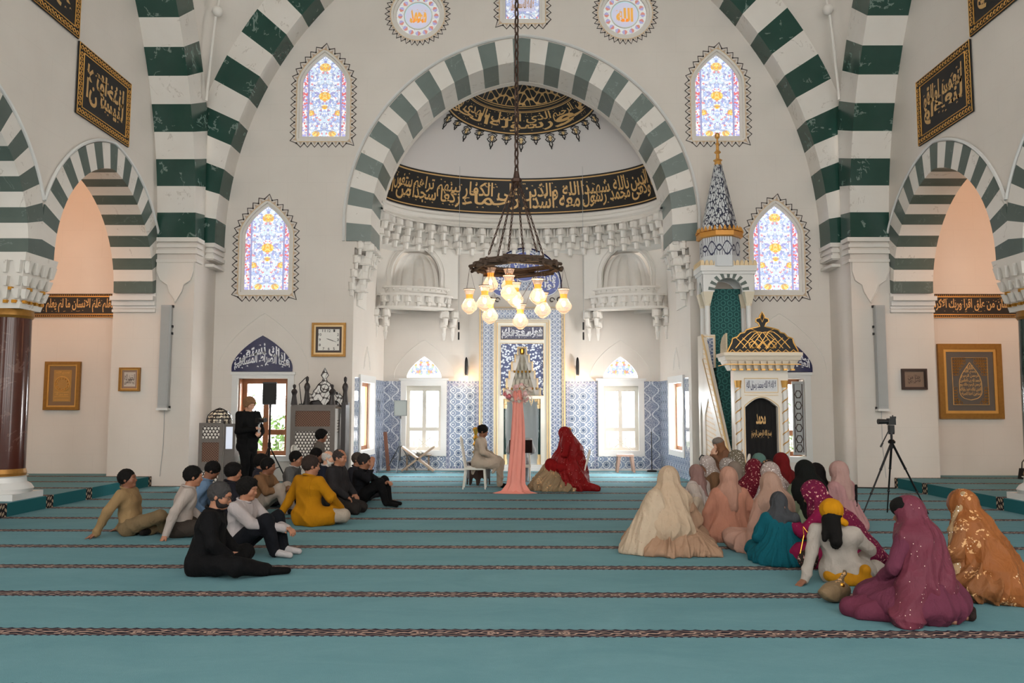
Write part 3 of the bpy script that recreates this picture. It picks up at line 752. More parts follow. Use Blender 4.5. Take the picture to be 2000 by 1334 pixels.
m.build('lettering', M['text_gold'], root)
b = MB(); vs, fs = dgrid(-PM*.8, PM*.8, lambda p: tcap(p)+.275, lambda p: PI/2, 48, 8, .02); b.add(vs, fs)
t = T('gold_floral_on_black', .5); x, y, z = t.xyz(); q = ((x*26).sin()+(y*30+(x*14).sin()*2).sin()).abs() < .42; t.col(t.mix(q, L(26, 21, 18), L(200, 160, 105))); b.build('floral_center', t.m, root)
m = MB(); g = MB()   # pendant lace under the medallion
for k in range(17):
    ph = -1.12+2.24*k/16; big_ = k % 2 == 0; ln = .125 if big_ else .075; wd = .05
    def P(a, tt, o=.02): return dome(ph+a*wd, tcap(ph)-tt*ln, o)
    for sg in (-1, 1):
        pts = [P(0, .0), P(sg*.9, .12), P(sg*.55, .30), P(sg*.95, .42), P(sg*.5, .58), P(sg*.18, .62), P(sg*.3, .78), P(0, 1.0)]
        m.path(pts, .014, 4)
        m.path([P(0, .1), P(sg*.5, .2), P(sg*.2, .35), P(sg*.45, .45), P(0, .6)], .010, 4)
    g.add([P(0, .15, .016), P(.5, .3, .016), P(0, .6, .016), P(-.5, .3, .016)], [(0, 1, 2, 3)]); m.sphere(P(0, 1.05), .02, 6, 4)
m.build('pendant_lace', M['black_panel'], root); g.build('pendant_fill', M['cream_gold'], root)
# --- lettering panels
def text_panel(name, txt, x0, x1, z0, z1, y, bgm, fgm, label, cat, rows=1, border=None, ov=.4, off=.025, poly=None, clip=None, th=.02, seed=1, holes=(), fn3=None, bw=.012):
    f0 = fn3 or (lambda a, b_, h: (a, y-h, b_)); fn3 = lambda a, b_, h: f0(a, b_, h+.012); poly = poly or [(x0, z0), (x1, z0), (x1, z1), (x0, z1)]
    b = MB(); b.prism(poly, th, 0, fn3); root = b.build(name, bgm); tag(root, label, cat)
    m = MB(); mx_, mz = (x1-x0)*.03+.01, (z1-z0)*.1
    cali(m, txt, x0+mx_, x1-mx_, z0+mz, z1-mz, lambda u, v: fn3(u, v, th+.004), rows, ov, off, clip=clip, seed=seed); m.build('lettering', fgm, root)
    if border:
        m = MB(); m.path([fn3(px, pz, th) for px, pz in poly], bw, 4, closed=True); m.build('border', border, root)
    return root
def hump(cx, w, zs, a=.69, R=.80):
    def c(u, v):
        f = 1-min(1, abs(u-cx)/w)**1.7*.62
        return u, zs+(v-zs)*f
    return c
for s, cx, txt, lb in ((-1, -5.87, 'واياك نستعين اهدنا الصراط المستقيم', 'navy pointed tile panel with white script above the left front window'), (1, 5.86, 'سبحان ربي العظيم وبحمده الحرام', 'navy pointed tile panel with white script half behind the pulpit gate')):
    text_panel('calligraphy_lunette', txt, cx-.68, cx+.68, 2.45, 3.22, YW-.002, M['navy'], M['text_white'], lb, 'calligraphy panel', rows=2, ov=.45, off=.028,
               poly=pointed(cx, .69, .72, 2.55, 2.45, 10), clip=hump(cx, .66, 2.45), th=.02)
ar = lambda lx: (lambda a, b_, h: (a, 17.45-h, b_))
for s, txt, lb in ((-1, 'علم بالقلم علم الانسان ما لم يعلم كلا ان الان', 'black and gold calligraphy frieze on the end wall of the left aisle'), (1, 'خلق الانسان من علق اقرا وربك الاكرم الذي', 'black and gold calligraphy frieze on the end wall of the right aisle')):
    x0, x1 = sorted((s*8.64, s*11.2)); r_ = text_panel('calligraphy_frieze', txt, x0, x1, 3.69, 4.08, 17.45, M['black_panel'], M['text_gold'], lb, 'calligraphy frieze', rows=1, off=.02, bw=.01, border=M['gold'])
    m = MB()
    for z_ in (3.62, 4.08): m.box(x0, x1, 17.412, 17.437, z_, z_+.065)
    m.build('edge', M['black_panel'], r_); m = MB()
    for z_ in (3.653, 4.113):
        for k in range(60): xx = x0+(x1-x0)*(k+.5)/60; m.sphere((xx, 17.412, z_), .014, 6, 4)
        m.box(x0, x1, 17.407, 17.413, z_-.032, z_-.024)
    m.build('bead_border', M['gold'], r_)
# square panels on the arcade walls
for s, nm in ((-1, 'left'), (1, 'right')):
    txs = ('لا تؤاخذنا ان نسينا', 'او اخطانا ربنا ولا') if s < 0 else ('وقالوا سمعنا واطعنا', 'غفرانك ربنا واليك')
    for k, (y0, z0) in enumerate(((13.50, 6.78), (11.60, 8.10))):
        fn3 = (lambda a, b_, h, s=s: (s*(XS-h), a, b_))
        wv = 1.88
        r_ = text_panel('calligraphy_square', txs[k], y0+.22, y0+wv-.22, z0+.2, z0+1.12, 0, M['black_panel'], M['text_gold'], 'square black panel of gold script on the %s arcade wall, %s of the two' % (nm, 'lower' if k == 0 else 'upper'), 'calligraphy panel', rows=2, ov=.45, off=.03,
                        poly=[(y0, z0), (y0+wv, z0), (y0+wv, z0+1.30), (y0, z0+1.30)], fn3=fn3 if s > 0 else (lambda a, b_, h, s=s, y0=y0, wv=wv: (s*(XS-h), 2*y0+wv-a, b_)), th=.03, bw=.012)
        me = MB()
        for e, w_ in ((.155, .012),): me.path([(s*(XS-.048), y, z) for y, z in ((y0+e, z0+e), (y0+wv-e, z0+e), (y0+wv-e, z0+1.3-e), (y0+e, z0+1.3-e))], w_, 4, closed=True)
        for e in (.01,): me.path([(s*(XS-.048), y, z) for y, z in ((y0+e, z0+e), (y0+wv-e, z0+e), (y0+wv-e, z0+1.3-e), (y0+e, z0+1.3-e))], .008, 4, closed=True)
        for (ya, za, yb, zb, n_) in ((y0+.08, z0+.08, y0+wv-.08, z0+.08, 19), (y0+.08, z0+1.22, y0+wv-.08, z0+1.22, 19), (y0+.08, z0+.2, y0+.08, z0+1.1, 11), (y0+wv-.08, z0+.2, y0+wv-.08, z0+1.1, 11)):
            for q in range(n_):
                f_ = q/(n_-1); me.lathe([(.045, 0), (.02, .0), (.045, 0)], (0, 0, 0), 3) if False else me.path([(s*(XS-.048), ya+(yb-ya)*f_+.034*math.cos(2*PI*j/8), za+(zb-za)*f_+.034*math.sin(2*PI*j/8)) for j in range(8)], .009, 3, closed=True)
        me.build('ornament_border', M['gold'], r_)

# ================================================================ STAINED WINDOWS with zigzag frames
def outline_zig(pts, n, amp, closed=True):
    ar_ = sum(pts[i][0]*pts[(i+1) % len(pts)][1]-pts[(i+1) % len(pts)][0]*pts[i][1] for i in range(len(pts))); pts = list(pts) if ar_ > 0 else list(pts)[::-1]
    P = np.array(list(pts)+[pts[0]]); d = np.r_[0, np.cumsum(np.hypot(*np.diff(P, axis=0).T))]; s_ = np.linspace(0, d[-1], 2*n+1)
    X_ = np.interp(s_, d, P[:, 0]); Z_ = np.interp(s_, d, P[:, 1]); out_ = []
    for i in range(2*n):
        j0, j1 = (i-1) % (2*n), (i+1) % (2*n); tx, tz = X_[j1]-X_[j0], Z_[j1]-Z_[j0]; l = math.hypot(tx, tz) or 1
        a = amp if i % 2 == 0 else amp*.30; out_.append((X_[i]+tz/l*a, Z_[i]-tx/l*a))
    return out_
ZB = plain('dark_painted_outline', L(52, 40, 36), .6); ZG = plain('beige_painted_motif', L(196, 172, 152), .6)
def zig_frame(parent, inner, n, amp):
    z_ = outline_zig(inner, n, amp); m = MB(); m.path([(x, YW-.006, z) for x, z in z_], .013, 4, closed=True)
    for i in range(1, 2*n, 2): m.sphere((z_[i][0], YW-.008, z_[i][1]), .022, 6, 4)
    m.build('zigzag_outline', ZB, parent)
    m = MB(); zz = outline_zig(inner, n, amp*.62); z2 = outline_zig(inner, n, .0)
    for i in range(0, 2*n, 2):
        p = zz[i]; a = z2[(i-1) % (2*n)]; c_ = z2[(i+1) % (2*n)]; mid = ((a[0]+c_[0])/2, (a[1]+c_[1])/2)
        q1 = (mid[0]+(a[0]-mid[0])*.5, mid[1]+(a[1]-mid[1])*.5); q2 = (mid[0]+(c_[0]-mid[0])*.5, mid[1]+(c_[1]-mid[1])*.5)
        m.add([(q1[0], YW-.004, q1[1]), (q2[0], YW-.004, q2[1]), (p[0], YW-.004, p[1])], [(0, 1, 2)])
    m.build('painted_motif', ZG, parent); m = MB(); m.path([(x, YW-.003, z) for x, z in outline_zig(inner, n, 0)], .008, 4, closed=True); m.build('rim', M['cream_gold'], parent)
names = ["upper left", "upper right", "lower left", "lower right"]
for i, (cx, z0, zs, hw) in enumerate(WIN):
    root = empty('stained_glass_window', (0, 0, 0), 0, '%s pointed stained glass window with zigzag painted border on the front wall' % names[i], 'window')
    o_ = pointed(cx, hw+.12, .86, zs, z0-.14, 14); zig_frame(root, o_, 38, .135)
    m = MB(); m.prism(o_, YW-.0, YW+.05, FX, [pointed(cx, hw+.06, .78, zs, z0-.06, 14)]); m.prism(o_, YW+.05, YW+.12, FX, [pointed(cx, hw+.0, .71, zs, z0+.0, 14)]); m.build('frame', M['white'], root)
    m = MB(); m.prism(pointed(cx, hw+.01, .72, zs, z0-.01, 14), YW+.10, YW+.13, FX)
    s_ = (.42, .50, .52, .60)[i]
    m.build('stained_glass', stained('stained_glass_%d' % i, cx, z0, hw, s_*.75, ((0, 1.68, .13), (0, .98, .14), (0, .72, .07), (.33, .58, .09), (.19, .08, .09))), root)
for i, (cx, cz) in enumerate(MED):
    root = empty('round_window', (0, 0, 0), 0, 'round stained glass medallion with gold script, %s of the pair above the apse arch' % ('left' if i == 0 else 'right'), 'window')
    c_ = circ(cx, cz, .64, 48); zig_frame(root, c_, 36, .13)
    m = MB(); m.prism(c_, YW, YW+.04, FX, [circ(cx, cz, .58, 48)]); m.prism(c_, YW+.04, YW+.1, FX, [circ(cx, cz, .51, 48)]); m.prism(circ(cx, cz, .34, 40), YW+.07, YW+.09, FX, [circ(cx, cz, .32, 40)]); m.build('frame', M['white'], root)
    t = T('medallion_glass', .2); x, y, z = t.xyz(); u = x-cx; v = z-cz; r = (u*u+v*v).sqrt(); th = v.atan2(u)
    k = (th*8).sin(); f = ((r-.425)**2+(k*.06)**2).sqrt() < .055
    c = t.mix(f, L(222, 224, 222), t.mix((th*16).sin() > 0, L(176, 170, 214), L(214, 142, 128))); c = t.mix(t.noise(60, 2) > .62, c, L(150, 150, 190)); c = t.mix(r < .335, c, L(190, 220, 228)); c = t.mix(r < .30, c, L(206, 206, 228)); t.col(c); t.emit(c, .14)  # backlight of the medallion set as weak emission
    m = MB(); m.prism(circ(cx, cz, .52, 40), YW+.1, YW+.12, FX); m.build('stained_glass', t.m, root)
    m = MB(); cali(m, 'محمد' if i == 0 else 'الله', cx-.2, cx+.2, cz-.18, cz+.16, lambda u, v: (u, YW+.085, v), off=.05, seed=i); t = T('amber_lettering', .4); t.col(L(236, 180, 90)); t.emit(L(236, 170, 80), .15); m.build('lettering', t.m, root)  # letters emit too, standing in for light through the glass
root = empty('square_window', (0, 0, 0), 0, 'square stained glass window with gold script at the top centre above the apse arch', 'window')
o_ = [(-.52, 10.62), (.56, 10.62), (.56, 12.4), (-.52, 12.4)]; zig_frame(root, o_, 34, .13)
m = MB(); m.prism(o_, YW, YW+.05, FX, [[(-.44, 10.70), (.48, 10.70), (.48, 12.32), (-.44, 12.32)]]); m.prism(o_, YW+.05, YW+.1, FX, [[(-.38, 10.76), (.42, 10.76), (.42, 12.26), (-.38, 12.26)]]); m.build('frame', M['white'], root)
m = MB(); m.box(-.39, .43, YW+.1, YW+.12, 10.75, 12.3); m.build('stained_glass', stained('square_glass', .02, 10.75, .55, .22, (), 1), root)
m = MB(); m.box(-.27, .31, YW+.08, YW+.09, 10.96, 11.25); t = T('lilac_glass', .3); t.col(L(206, 206, 232)); t.emit(L(206, 206, 232), .15); m.build('script_field', t.m, root)  # lilac field emits in place of the daylight behind
m = MB(); cali(m, 'لا اله الا الله محمد رسول', -.25, .29, 10.97, 11.24, lambda u, v: (u, YW+.075, v), off=.03); m.build('lettering', M['gold'], root)
# rectangular windows of the front wall
for i, cx in enumerate((-5.84, 5.80)):
    m = MB(); m.prism([(cx-.70, .44), (cx+.70, .44), (cx+.70, 2.44), (cx-.70, 2.44)], YW-.04, YW, FX, [[(cx-.56, .56), (cx+.56, .56), (cx+.56, 2.30), (cx-.56, 2.30)]])
    m.box(cx-.73, cx+.73, YW-.06, YW, 2.38, 2.44); fr = struct(m.build('window_%d' % (5+i), M['marblewhite']))
    m = MB(); hx = []
    for x0, x1 in ((cx-.44, cx-.06), (cx+.06, cx+.44)):
        for z0, z1 in ((.66, 1.02), (1.14, 2.18)): hx.append([(x0, z0), (x1, z0), (x1, z1), (x0, z1)])
    m.prism([(cx-.56, .56), (cx+.56, .56), (cx+.56, 2.3), (cx-.56, 2.3)], YW+.24, YW+.32, FX, hx); m.build('casement', M['wood'], fr)
    m = MB(); sx = cx-.55 if i == 0 else cx+.55; m.box(min(sx, sx+.02*(1 if i == 0 else -1)), max(sx, sx+.02*(1 if i == 0 else -1)), YW+.02, YW+.24, .58, 2.28); m.build('shutter', M['wood'] if i == 0 else M['casement'], fr)
    m = MB()
    for k in range(8): m.tube((cx-.5+.145*k, YW+.36, .5), (cx-.5+.145*k, YW+.36, 2.35), .006, n=4)
    for k in range(9): m.tube((cx-.6, YW+.36, .62+.2*k), (cx+.6, YW+.36, .62+.2*k), .006, n=4)
    m.build('lattice', lat, fr); m = MB(); m.box(cx-.55, cx+.55, YW+.27, YW+.275, .57, 2.29); m.build('pane', GL.m, fr)
# carved open shutter leaf on the right window
m = MB(); m.box(6.08, 6.34, YW-.03, YW+.01, .60, 2.24, 0)
for z_ in (1.95, 1.7, 1.45, 1.2, .95, .75):
    m.path([(6.21+.07*math.cos(2*PI*j/6), YW-.035, z_+.09*math.sin(2*PI*j/6)) for j in range(6)], .012, 4, closed=True, mi=1)
m.path([(6.12, YW-.035, .66), (6.30, YW-.035, .66), (6.30, YW-.035, 2.18), (6.12, YW-.035, 2.18)], .01, 4, closed=True, mi=1)
tag(m.build('window_shutter', [M['grey'], M['darkwood']]), 'pale carved shutter leaf standing open in the right front window', 'shutter')
# greenery outside the front windows
tf = plain('foliage', L(104, 140, 70), .8, var=.3, vs=3)
for i, (cx, h) in enumerate(((-6.6, 1.5), (7.0, 1.2))):
    m = MB(); r_ = random.Random(i)
    for k in range(420):
        p = Vector((cx+r_.gauss(0, .9), 22.5+r_.gauss(0, .4), abs(r_.gauss(h*.5, h*.35)))); a = Vector((r_.uniform(-1, 1), r_.uniform(-1, 1), r_.uniform(-1, 1))).normalized()*.10; b_ = a.orthogonal().normalized()*.05
        m.add([p-a, p+b_, p+a, p-b_], [(0, 1, 2, 3)])
    tag(m.build('garden_shrub', tf), ['green shrub outside the left front window', 'green shrub outside the right front window'][i], 'shrub')
m = MB(); m.box(-16, 16, 21.6, 40, -.12, -.02); struct(m.build('ground', plain('garden_ground', L(150, 158, 130), .9)))
# ================================================================ MIHRAB
mh = empty('mihrab', (0.03, YB, 0), 0, 'tall tiled prayer niche with gold trim at the centre of the back wall', 'prayer niche')
def fm(a, h, z): return (a, h, z)
fy = lambda a, z, h: (a, h, z)       # local frame of the mihrab, y=0 wall plane, negative = towards the room
m = MB(); m.prism([(-1.09, 0), (1.09, 0), (1.09, 4.27), (-1.09, 4.27)], -.10, 0, fy, [[(-.74, 0), (.74, 0), (.74, 3.98), (-.74, 3.98)]]); m.build('tile_border', M['tile_mihrab'], mh)
m = MB(); m.prism([(-.76, 0), (.76, 0), (.76, 4.0), (-.76, 4.0)], -.13, -.0, fy, [[(-.49, .06), (.49, .06), (.49, 1.88), (-.49, 1.88)], [(-.57, 1.96), (.57, 1.96), (.57, 3.34), (-.57, 3.34)], [(-.57, 3.44), (.57, 3.44), (.57, 3.80), (-.57, 3.80)]]); m.build('marble_frame', plain('warm_white_marble', L(224, 220, 208), .35, var=.03), mh)
m = MB()
for a, zt, w_, h_ in ((1.12, 4.31, .022, -.11), (1.06, 4.25, .012, -.11), (.72, 3.95, .012, -.14), (.66, 3.90, .016, -.14), (.53, 3.86, .0, -.14)):
    if w_: m.path([(-a, h_, 0), (-a, h_, zt), (a, h_, zt), (a, h_, 0)], w_, 6)
for x0, x1, z0, z1 in ((-.57, .57, 3.44, 3.80), (-.57, .57, 1.96, 3.34)): m.path([(x0, -.135, z0), (x1, -.135, z0), (x1, -.135, z1), (x0, -.135, z1)], .009, 4, closed=True)
m.build('gilt_trim', M['cream_gold'], mh)
m = MB(); m.box(-.57, .57, -.11, -.02, 3.44, 3.80); m.build('script_panel', M['navy'], mh)
m = MB(); cali(m, 'فول وجهك شطر المسجد الحرام', -.54, .54, 3.47, 3.77, lambda u, v: (u, -.115, v), rows=2, ov=.5, off=.028); m.build('lettering', M['text_white'], mh)
steps = [(.49, 1.96), (.49, 2.16), (.42, 2.16), (.42, 2.42), (.345, 2.42), (.345, 2.62), (.28, 2.62), (.28, 2.86), (.19, 2.86), (.19, 3.05), (.12, 3.05), (.12, 3.24)]
stair = steps+[(-a, z) for a, z in steps[::-1]]
m = MB(); m.prism([(-.57, 1.96), (.57, 1.96), (.57, 3.34), (-.57, 3.34)], -.11, -.06, fy, [[(a, z+.003) for a, z in stair]]); m.build('spandrel_tile', M['tile_navy'], mh)
m = MB(); m.path([(a, -.12, z) for a, z in stair], .014, 4); m.path([(a*.93, -.125, z-.02) for a, z in stair], .008, 4); m.build('stepped_trim', M['cream_gold'], mh)
# recessed niche and its stalactite hood
nn = 20; m = MB(); vs = []; fs = []
for j, z in enumerate((.0, 1.9)):
    for i in range(nn+1): ph = -PI/2+PI*i/nn; vs.append((.49*math.sin(ph), -.05+.55*math.cos(ph), z))
fs = [(i, i+1, nn+2+i, nn+1+i) for i in range(nn)]; m.add(vs, fs); m.build('niche', plain('grey_niche_marble', L(176, 182, 184), .3, var=.04, vs=2), mh, .3)
m = MB()
for r_, (z, hw, n) in enumerate(((1.96, .48, 9), (2.20, .41, 7), (2.44, .33, 6), (2.64, .26, 5), (2.88, .17, 3))):
    for k in range(n):
        a = -hw+2*hw*(k+.5)/n; dpt = .40*math.sqrt(max(0, 1-(a/hw)**2))*(hw/.48)
        m.frustum(a, -.02+dpt, z, z+.21, hw/n*.35, .05, hw/n*.98, .09); m.frustum(a, -.03+dpt, z-.05, z, .012, .012, hw/n*.35, .04)
m.box(-.49, .49, .30, .42, 1.9, 3.1); m.build('stalactite_hood', plain('hood_plaster', L(206, 200, 186), .5), mh)
m = MB(); m.lathe([(.07, 3.06), (.08, 3.10), (.08, 3.20), (.06, 3.23)], (0, .05, 0), 10)
for z, hw, n in ((2.60, .25, 5), (2.15, .44, 8)):
    for k in range(n): a = -hw+2*hw*(k+.5)/n; m.frustum(a, -.08+.15*math.sqrt(max(0, 1-(a/hw)**2)), z-.03, z+.03, .02, .02, .03, .03)
m.build('gilt_cup', M['brass'], mh)
m = MB()
for k in range(9):
    a = -.48+.96*k/8; d_ = .16+.06*math.cos(k*PI)
    m.path([(a-.06, -.10, 1.92), (a-.03, -.11, 1.92-d_*.5), (a, -.11, 1.92-d_), (a+.03, -.11, 1.92-d_*.5), (a+.06, -.10, 1.92)], .011, 4)
    m.path([(a+.03*math.cos(q*PI/4), -.105, 1.84+.04*math.sin(q*PI/4)) for q in range(8)], .009, 4, closed=True)
m.box(-.5, .5, -.10, -.06, 1.88, 1.95); m.build('lace_valance', M['cream_gold'], mh)
for s in (-1, 1):
    m = MB(); m.tube((s*.45, -.06, .42), (s*.45, -.06, 1.62), .033, n=12); m.build('colonnette', M['greencol'], mh, .6)
    m = MB(); m.lathe([(.045, 1.62), (.06, 1.72), (.04, 1.74), (.065, 1.86)], (s*.45, -.06, 0), 10); m.lathe([(.06, .1), (.06, .28), (.04, .32), (.05, .42)], (s*.45, -.06, 0), 10); m.build('colonnette_capital', M['cream_gold'], mh, .6)
m = MB(); m.box(-.8, .8, -.28, 0, 0, .09); m.box(-.6, .6, -.22, 0, .09, .16); m.build('plinth', M['marblewhite'], mh)
# lunette with three script roundels over the mihrab
root = empty('tile_lunette', (0, -.012, 0), 0, 'blue tile lunette with three round script medallions behind the chandelier', 'tile panel')
lun = [(x+.1, z) for x, z in arc(.98, 1.02, 4.9, 4.78, 16)]
m = MB(); m.prism(lun, YB-.04, YB, FX); m.build('tile_field', M['tile_mihrab'], root)
m = MB(); m.path([(x, YB-.045, z) for x, z in lun], .02, 5); m.build('rim', M['navy'], root)
bl = plain('cobalt_tile', L(44, 66, 150), .25)
for j, (cx, cz, r_, tx) in enumerate(((.10, 5.42, .40, 'قائم يصلي في المحراب'), (-.46, 4.98, .37, 'فثم وجه الله'), (.66, 5.0, .37, 'فاينما تولوا'))):
    m = MB(); m.prism(circ(cx, cz, r_, 32), YB-.052, YB-.04, FX); m.build('roundel', bl, root)
    m = MB(); m.path([(x, YB-.055, z) for x, z in circ(cx, cz, r_, 32)], .014, 4, closed=True); cali(m, tx, cx-r_*.72, cx+r_*.72, cz-r_*.6, cz+r_*.6, lambda u, v: (u, YB-.056, v), rows=2, ov=.3, off=.03, seed=j); m.build('lettering', M['text_white'], root)
m = MB()
for s in (-1, 1):
    for k in range(4):
        ax = .1+s*(.35+.19*k); az = 4.62-.05*k+(.06 if k % 2 else 0)
        m.path([(ax+.07*math.cos(q)*(1-q*.08), YB-.02, az+.07*math.sin(q)*(1-q*.08)) for q in [i*.5 for i in range(12)]], .016, 4)
m.build('scroll_fringe', ZB, root)
# ================================================================ THINGS
def stand_legs(root, z, r, h=0, mat=None, n=3, a0=.3, foot=.015, rad=.013, nm='leg'):
    for k in range(n):
        a = a0+2*PI*k/n; m = MB(); m.tube((0, 0, z), (r*math.cos(a), r*math.sin(a), foot), rad, n=8); m.sphere((r*math.cos(a), r*math.sin(a), foot), foot, 8, 6); m.build(nm, mat or M['blackmetal'], root)
# ---- chandelier
ch = empty('chandelier', (-.1, 10, 3.42), 0, 'rustic wooden beam chandelier with clear glass jar lamps hanging on a long chain', 'chandelier')
m = MB(); wd = plain('weathered_beam_wood', L(74, 56, 42), .8, var=.3, vs=10, bump=.3)
for lv, (rr, z) in enumerate(((.60, .0), (.55, .03), (.50, .055), (.585, -.03))):
    for k in range(8):
        a = 2*PI*k/8+lv*.13+.2; b_ = a+2*PI/8*1.35
        m.tube((rr*math.cos(a), rr*math.sin(a), z+rnd.uniform(-.012, .012)), (rr*math.cos(b_)*.98, rr*math.sin(b_)*.98, z+rnd.uniform(-.012, .012)), .021, n=6)
m.build('beam_ring', wd, ch)
def chain(m, a, b_, r=.008, lk=.05, w_=.014):
    a, b_ = Vector(a), Vector(b_); n = max(2, int((b_-a).length/lk)); d = (b_-a).normalized(); u = d.orthogonal().normalized(); v = d.cross(u)
    for k in range(n):
        c = a.lerp(b_, (k+.5)/n); s_ = u if k % 2 else v; h = (b_-a).length/n*.62
        m.path([c+d*h*math.cos(q*PI/4)+s_*w_*math.sin(q*PI/4) for q in range(8)], r, 5, closed=True)
cm = plain('rusty_chain', L(70, 52, 44), .5, .6)
m = MB(); m.tube((0, 0, 1.12), (0, 0, 1.24), .05, .03, n=10); m.lathe([(.02, 1.06), (.07, 1.10), (.07, 1.14), (.02, 1.17)], n=12); m.build('hub', cm, ch)
m = MB(); chain(m, (0, 0, 1.2), (0, 0, 6.6), .012, .11, .026); m.build('main_chain', cm, ch)
for k in range(6):
    a = 2*PI*k/6+.25; m = MB(); chain(m, (.03*math.cos(a), .03*math.sin(a), 1.12), (.36*math.cos(a), .36*math.sin(a), .15), .006, .055, .012); m.build('hanging_chain', cm, ch)
jg = T('lamp_glass', .03, Transmission_Weight=.85, IOR=1.12); jg.col(L(255, 244, 234)); jg.emit(L(255, 205, 165), .10)
be = T('bulb', .3); be.col(L(255, 210, 140)); be.emit(L(255, 214, 150), 12)
amb = T('amber_neck_glass', .1, Transmission_Weight=.4, IOR=1.2); amb.col(L(240, 170, 80)); amb.emit(L(255, 160, 60), .22)
lampspots = [(.60, .05, -.42), (.60, 3.05, -.42), (.47, 5.3, -.36), (.45, .9, -.26), (.30, 4.4, -.30), (.30, 1.9, -.12), (.46, 2.4, -.10), (.46, 3.7, -.42), (.38, 5.75, -.50), (.05, 0, -.62), (.34, 3.35, -.56), (.03, 2, -.34)]
for k, (r_, a, z) in enumerate(lampspots):
    x, y = r_*math.cos(a), r_*math.sin(a); c_ = (x, y, z); q_ = 1.45
    m = MB(); m.lathe([(r*q_, h*q_) for r, h in [(.052, .10), (.045, .085), (.030, .045), (.026, .03), (.050, -.005), (.072, -.045), (.066, -.075), (.040, -.10), (.018, -.118), (.0, -.12)]], c_, 16); gl = m.build('jar_lamp', jg.m, ch, .9)
    m = MB(); m.lathe([(.033*q_, .052*q_), (.028*q_, .03*q_), (.036*q_, .015*q_)], c_, 14); m.build('amber_neck', amb.m, gl, .9)
    m = MB(); m.sphere((x, y, z-.045), .022, 10, 8, sc3=(1, 1, 1.6)); m.build('bulb', be.m, gl, .9)
    m = MB(); rg = max(r_, .3); tp = Vector((rg*math.cos(a), rg*math.sin(a), .0))
    for q in range(3): t_ = 2*PI*q/3; m.tube((x+.07*math.cos(t_), y+.07*math.sin(t_), z+.145), tp, .0024, n=4)
    m.path([(x+.075*math.cos(q*PI/6), y+.075*math.sin(q*PI/6), z+.145) for q in range(12)], .004, 4, closed=True); m.build('suspension_wire', cm, gl)
pl_ = lamp('chandelier_light', 'POINT', (-.08, 9.93, 2.95), 12, (1, .72, .42), .02)
# ---- wall lamps beside the mihrab
for s, x in ((-1, -1.45), (1, 1.50)):
    c = empty('wall_lamp', (x, YB-.09, 2.36), 0, 'tall dark wall sconce with lit glass bulb %s of the prayer niche' % ('left' if s < 0 else 'right'), 'wall lamp', 'sconces beside the prayer niche')
    m = MB(); m.lathe([(.012, .62), (.03, .58), (.04, .5), (.045, .2), (.03, .12)], n=10); m.box(-.02, .02, .0, .09, .3, .36); m.build('arm', M['blackmetal'], c, .6)
    m = MB(); m.lathe([(.05, .14), (.06, .07), (.045, 0), (.02, -.03)], n=12); sd_ = m.build('lamp_shade', jg.m, c, .8)
    m = MB(); m.sphere((0, 0, .05), .028, 10, 8); m.build('bulb', be.m, sd_, .8)
    lamp('sconce_light', 'POINT', (x, YB-.22, 2.42), 4, (1, .6, .3), .05)
# ---- pendant bell pulls in the apse
for s, x in ((-1, -1.62), (1, 1.62)):
    c = empty('hanging_rod', (x, 20.6, 3.4), 0, 'thin cord with two small dark weights hanging %s of the prayer niche' % ('left' if s < 0 else 'right'), 'hanging cord')
    m = MB(); m.tube((0, 0, .5), (0, 0, 4.6), .005, n=5); m.build('cord', M['grey'], c)
    for z in (.0, .26): m = MB(); m.tube((0, 0, z), (0, 0, z+.2), .022, n=8); m.build('weight', M['black'], c)
# ---- clock
c = empty('wall_clock', (-4.37, YW-.001, 3.175), 0, 'square gold framed wall clock with white dial on the front wall', 'clock')
def frame_parts(root, hw, hh, steps, y0=0):
    """picture frame: steps = [(inset, depth, mat)]"""
    for i, (a, b_, d0, mt, nm) in enumerate(steps):
        m = MB(); m.prism([(-hw+a, -hh+a), (hw-a, -hh+a), (hw-a, hh-a), (-hw+a, hh-a)], -d0, 0, fy, [[(-hw+b_, -hh+b_), (hw-b_, -hh+b_), (hw-b_, hh-b_), (-hw+b_, hh-b_)]]); m.build(nm, mt, root)
frame_parts(c, .385, .385, [(0, .05, .06, M['cut_gold'], 'frame'), (.05, .09, .045, M['cream_gold'], 'inner_frame'), (.09, .14, .04, M['darkwood'], 'mount')])
m = MB(); m.box(-.26, .26, -.02, 0, -.26, .26); dl_ = m.build('dial', plain('ivory_dial', L(226, 224, 218), .4, var=.01), c)
m = MB()
for k in range(12):
    a = PI/2-2*PI*(k+1)/12; f_ = .205/max(abs(math.cos(a)), abs(math.sin(a))) if True else 0; x, z = f_*math.cos(a), f_*math.sin(a)
    m = MB(); vs, fs = glyphs(str(k+1), .012); vs = norm(vs, x-.02*(1 if k < 9 else 1.7), x+.02*(1 if k < 9 else 1.7), z-.03, z+.03); m.add([(u, -.022, v) for u, v in vs], fs); m.build('numeral', M['black'], dl_)
m = MB(); m.add([(-.03, -.025, .012), (.10, -.025, -.035), (.10, -.025, -.02), (-.03, -.025, .026)], [(0, 1, 2, 3)]); m.build('hour_hand', M['black'], c)
m = MB(); m.add([(-.05, -.03, .018), (.17, -.03, -.055), (.17, -.03, -.048), (-.05, -.03, .028)], [(0, 1, 2, 3)]); m.build('minute_hand', M['black'], c)
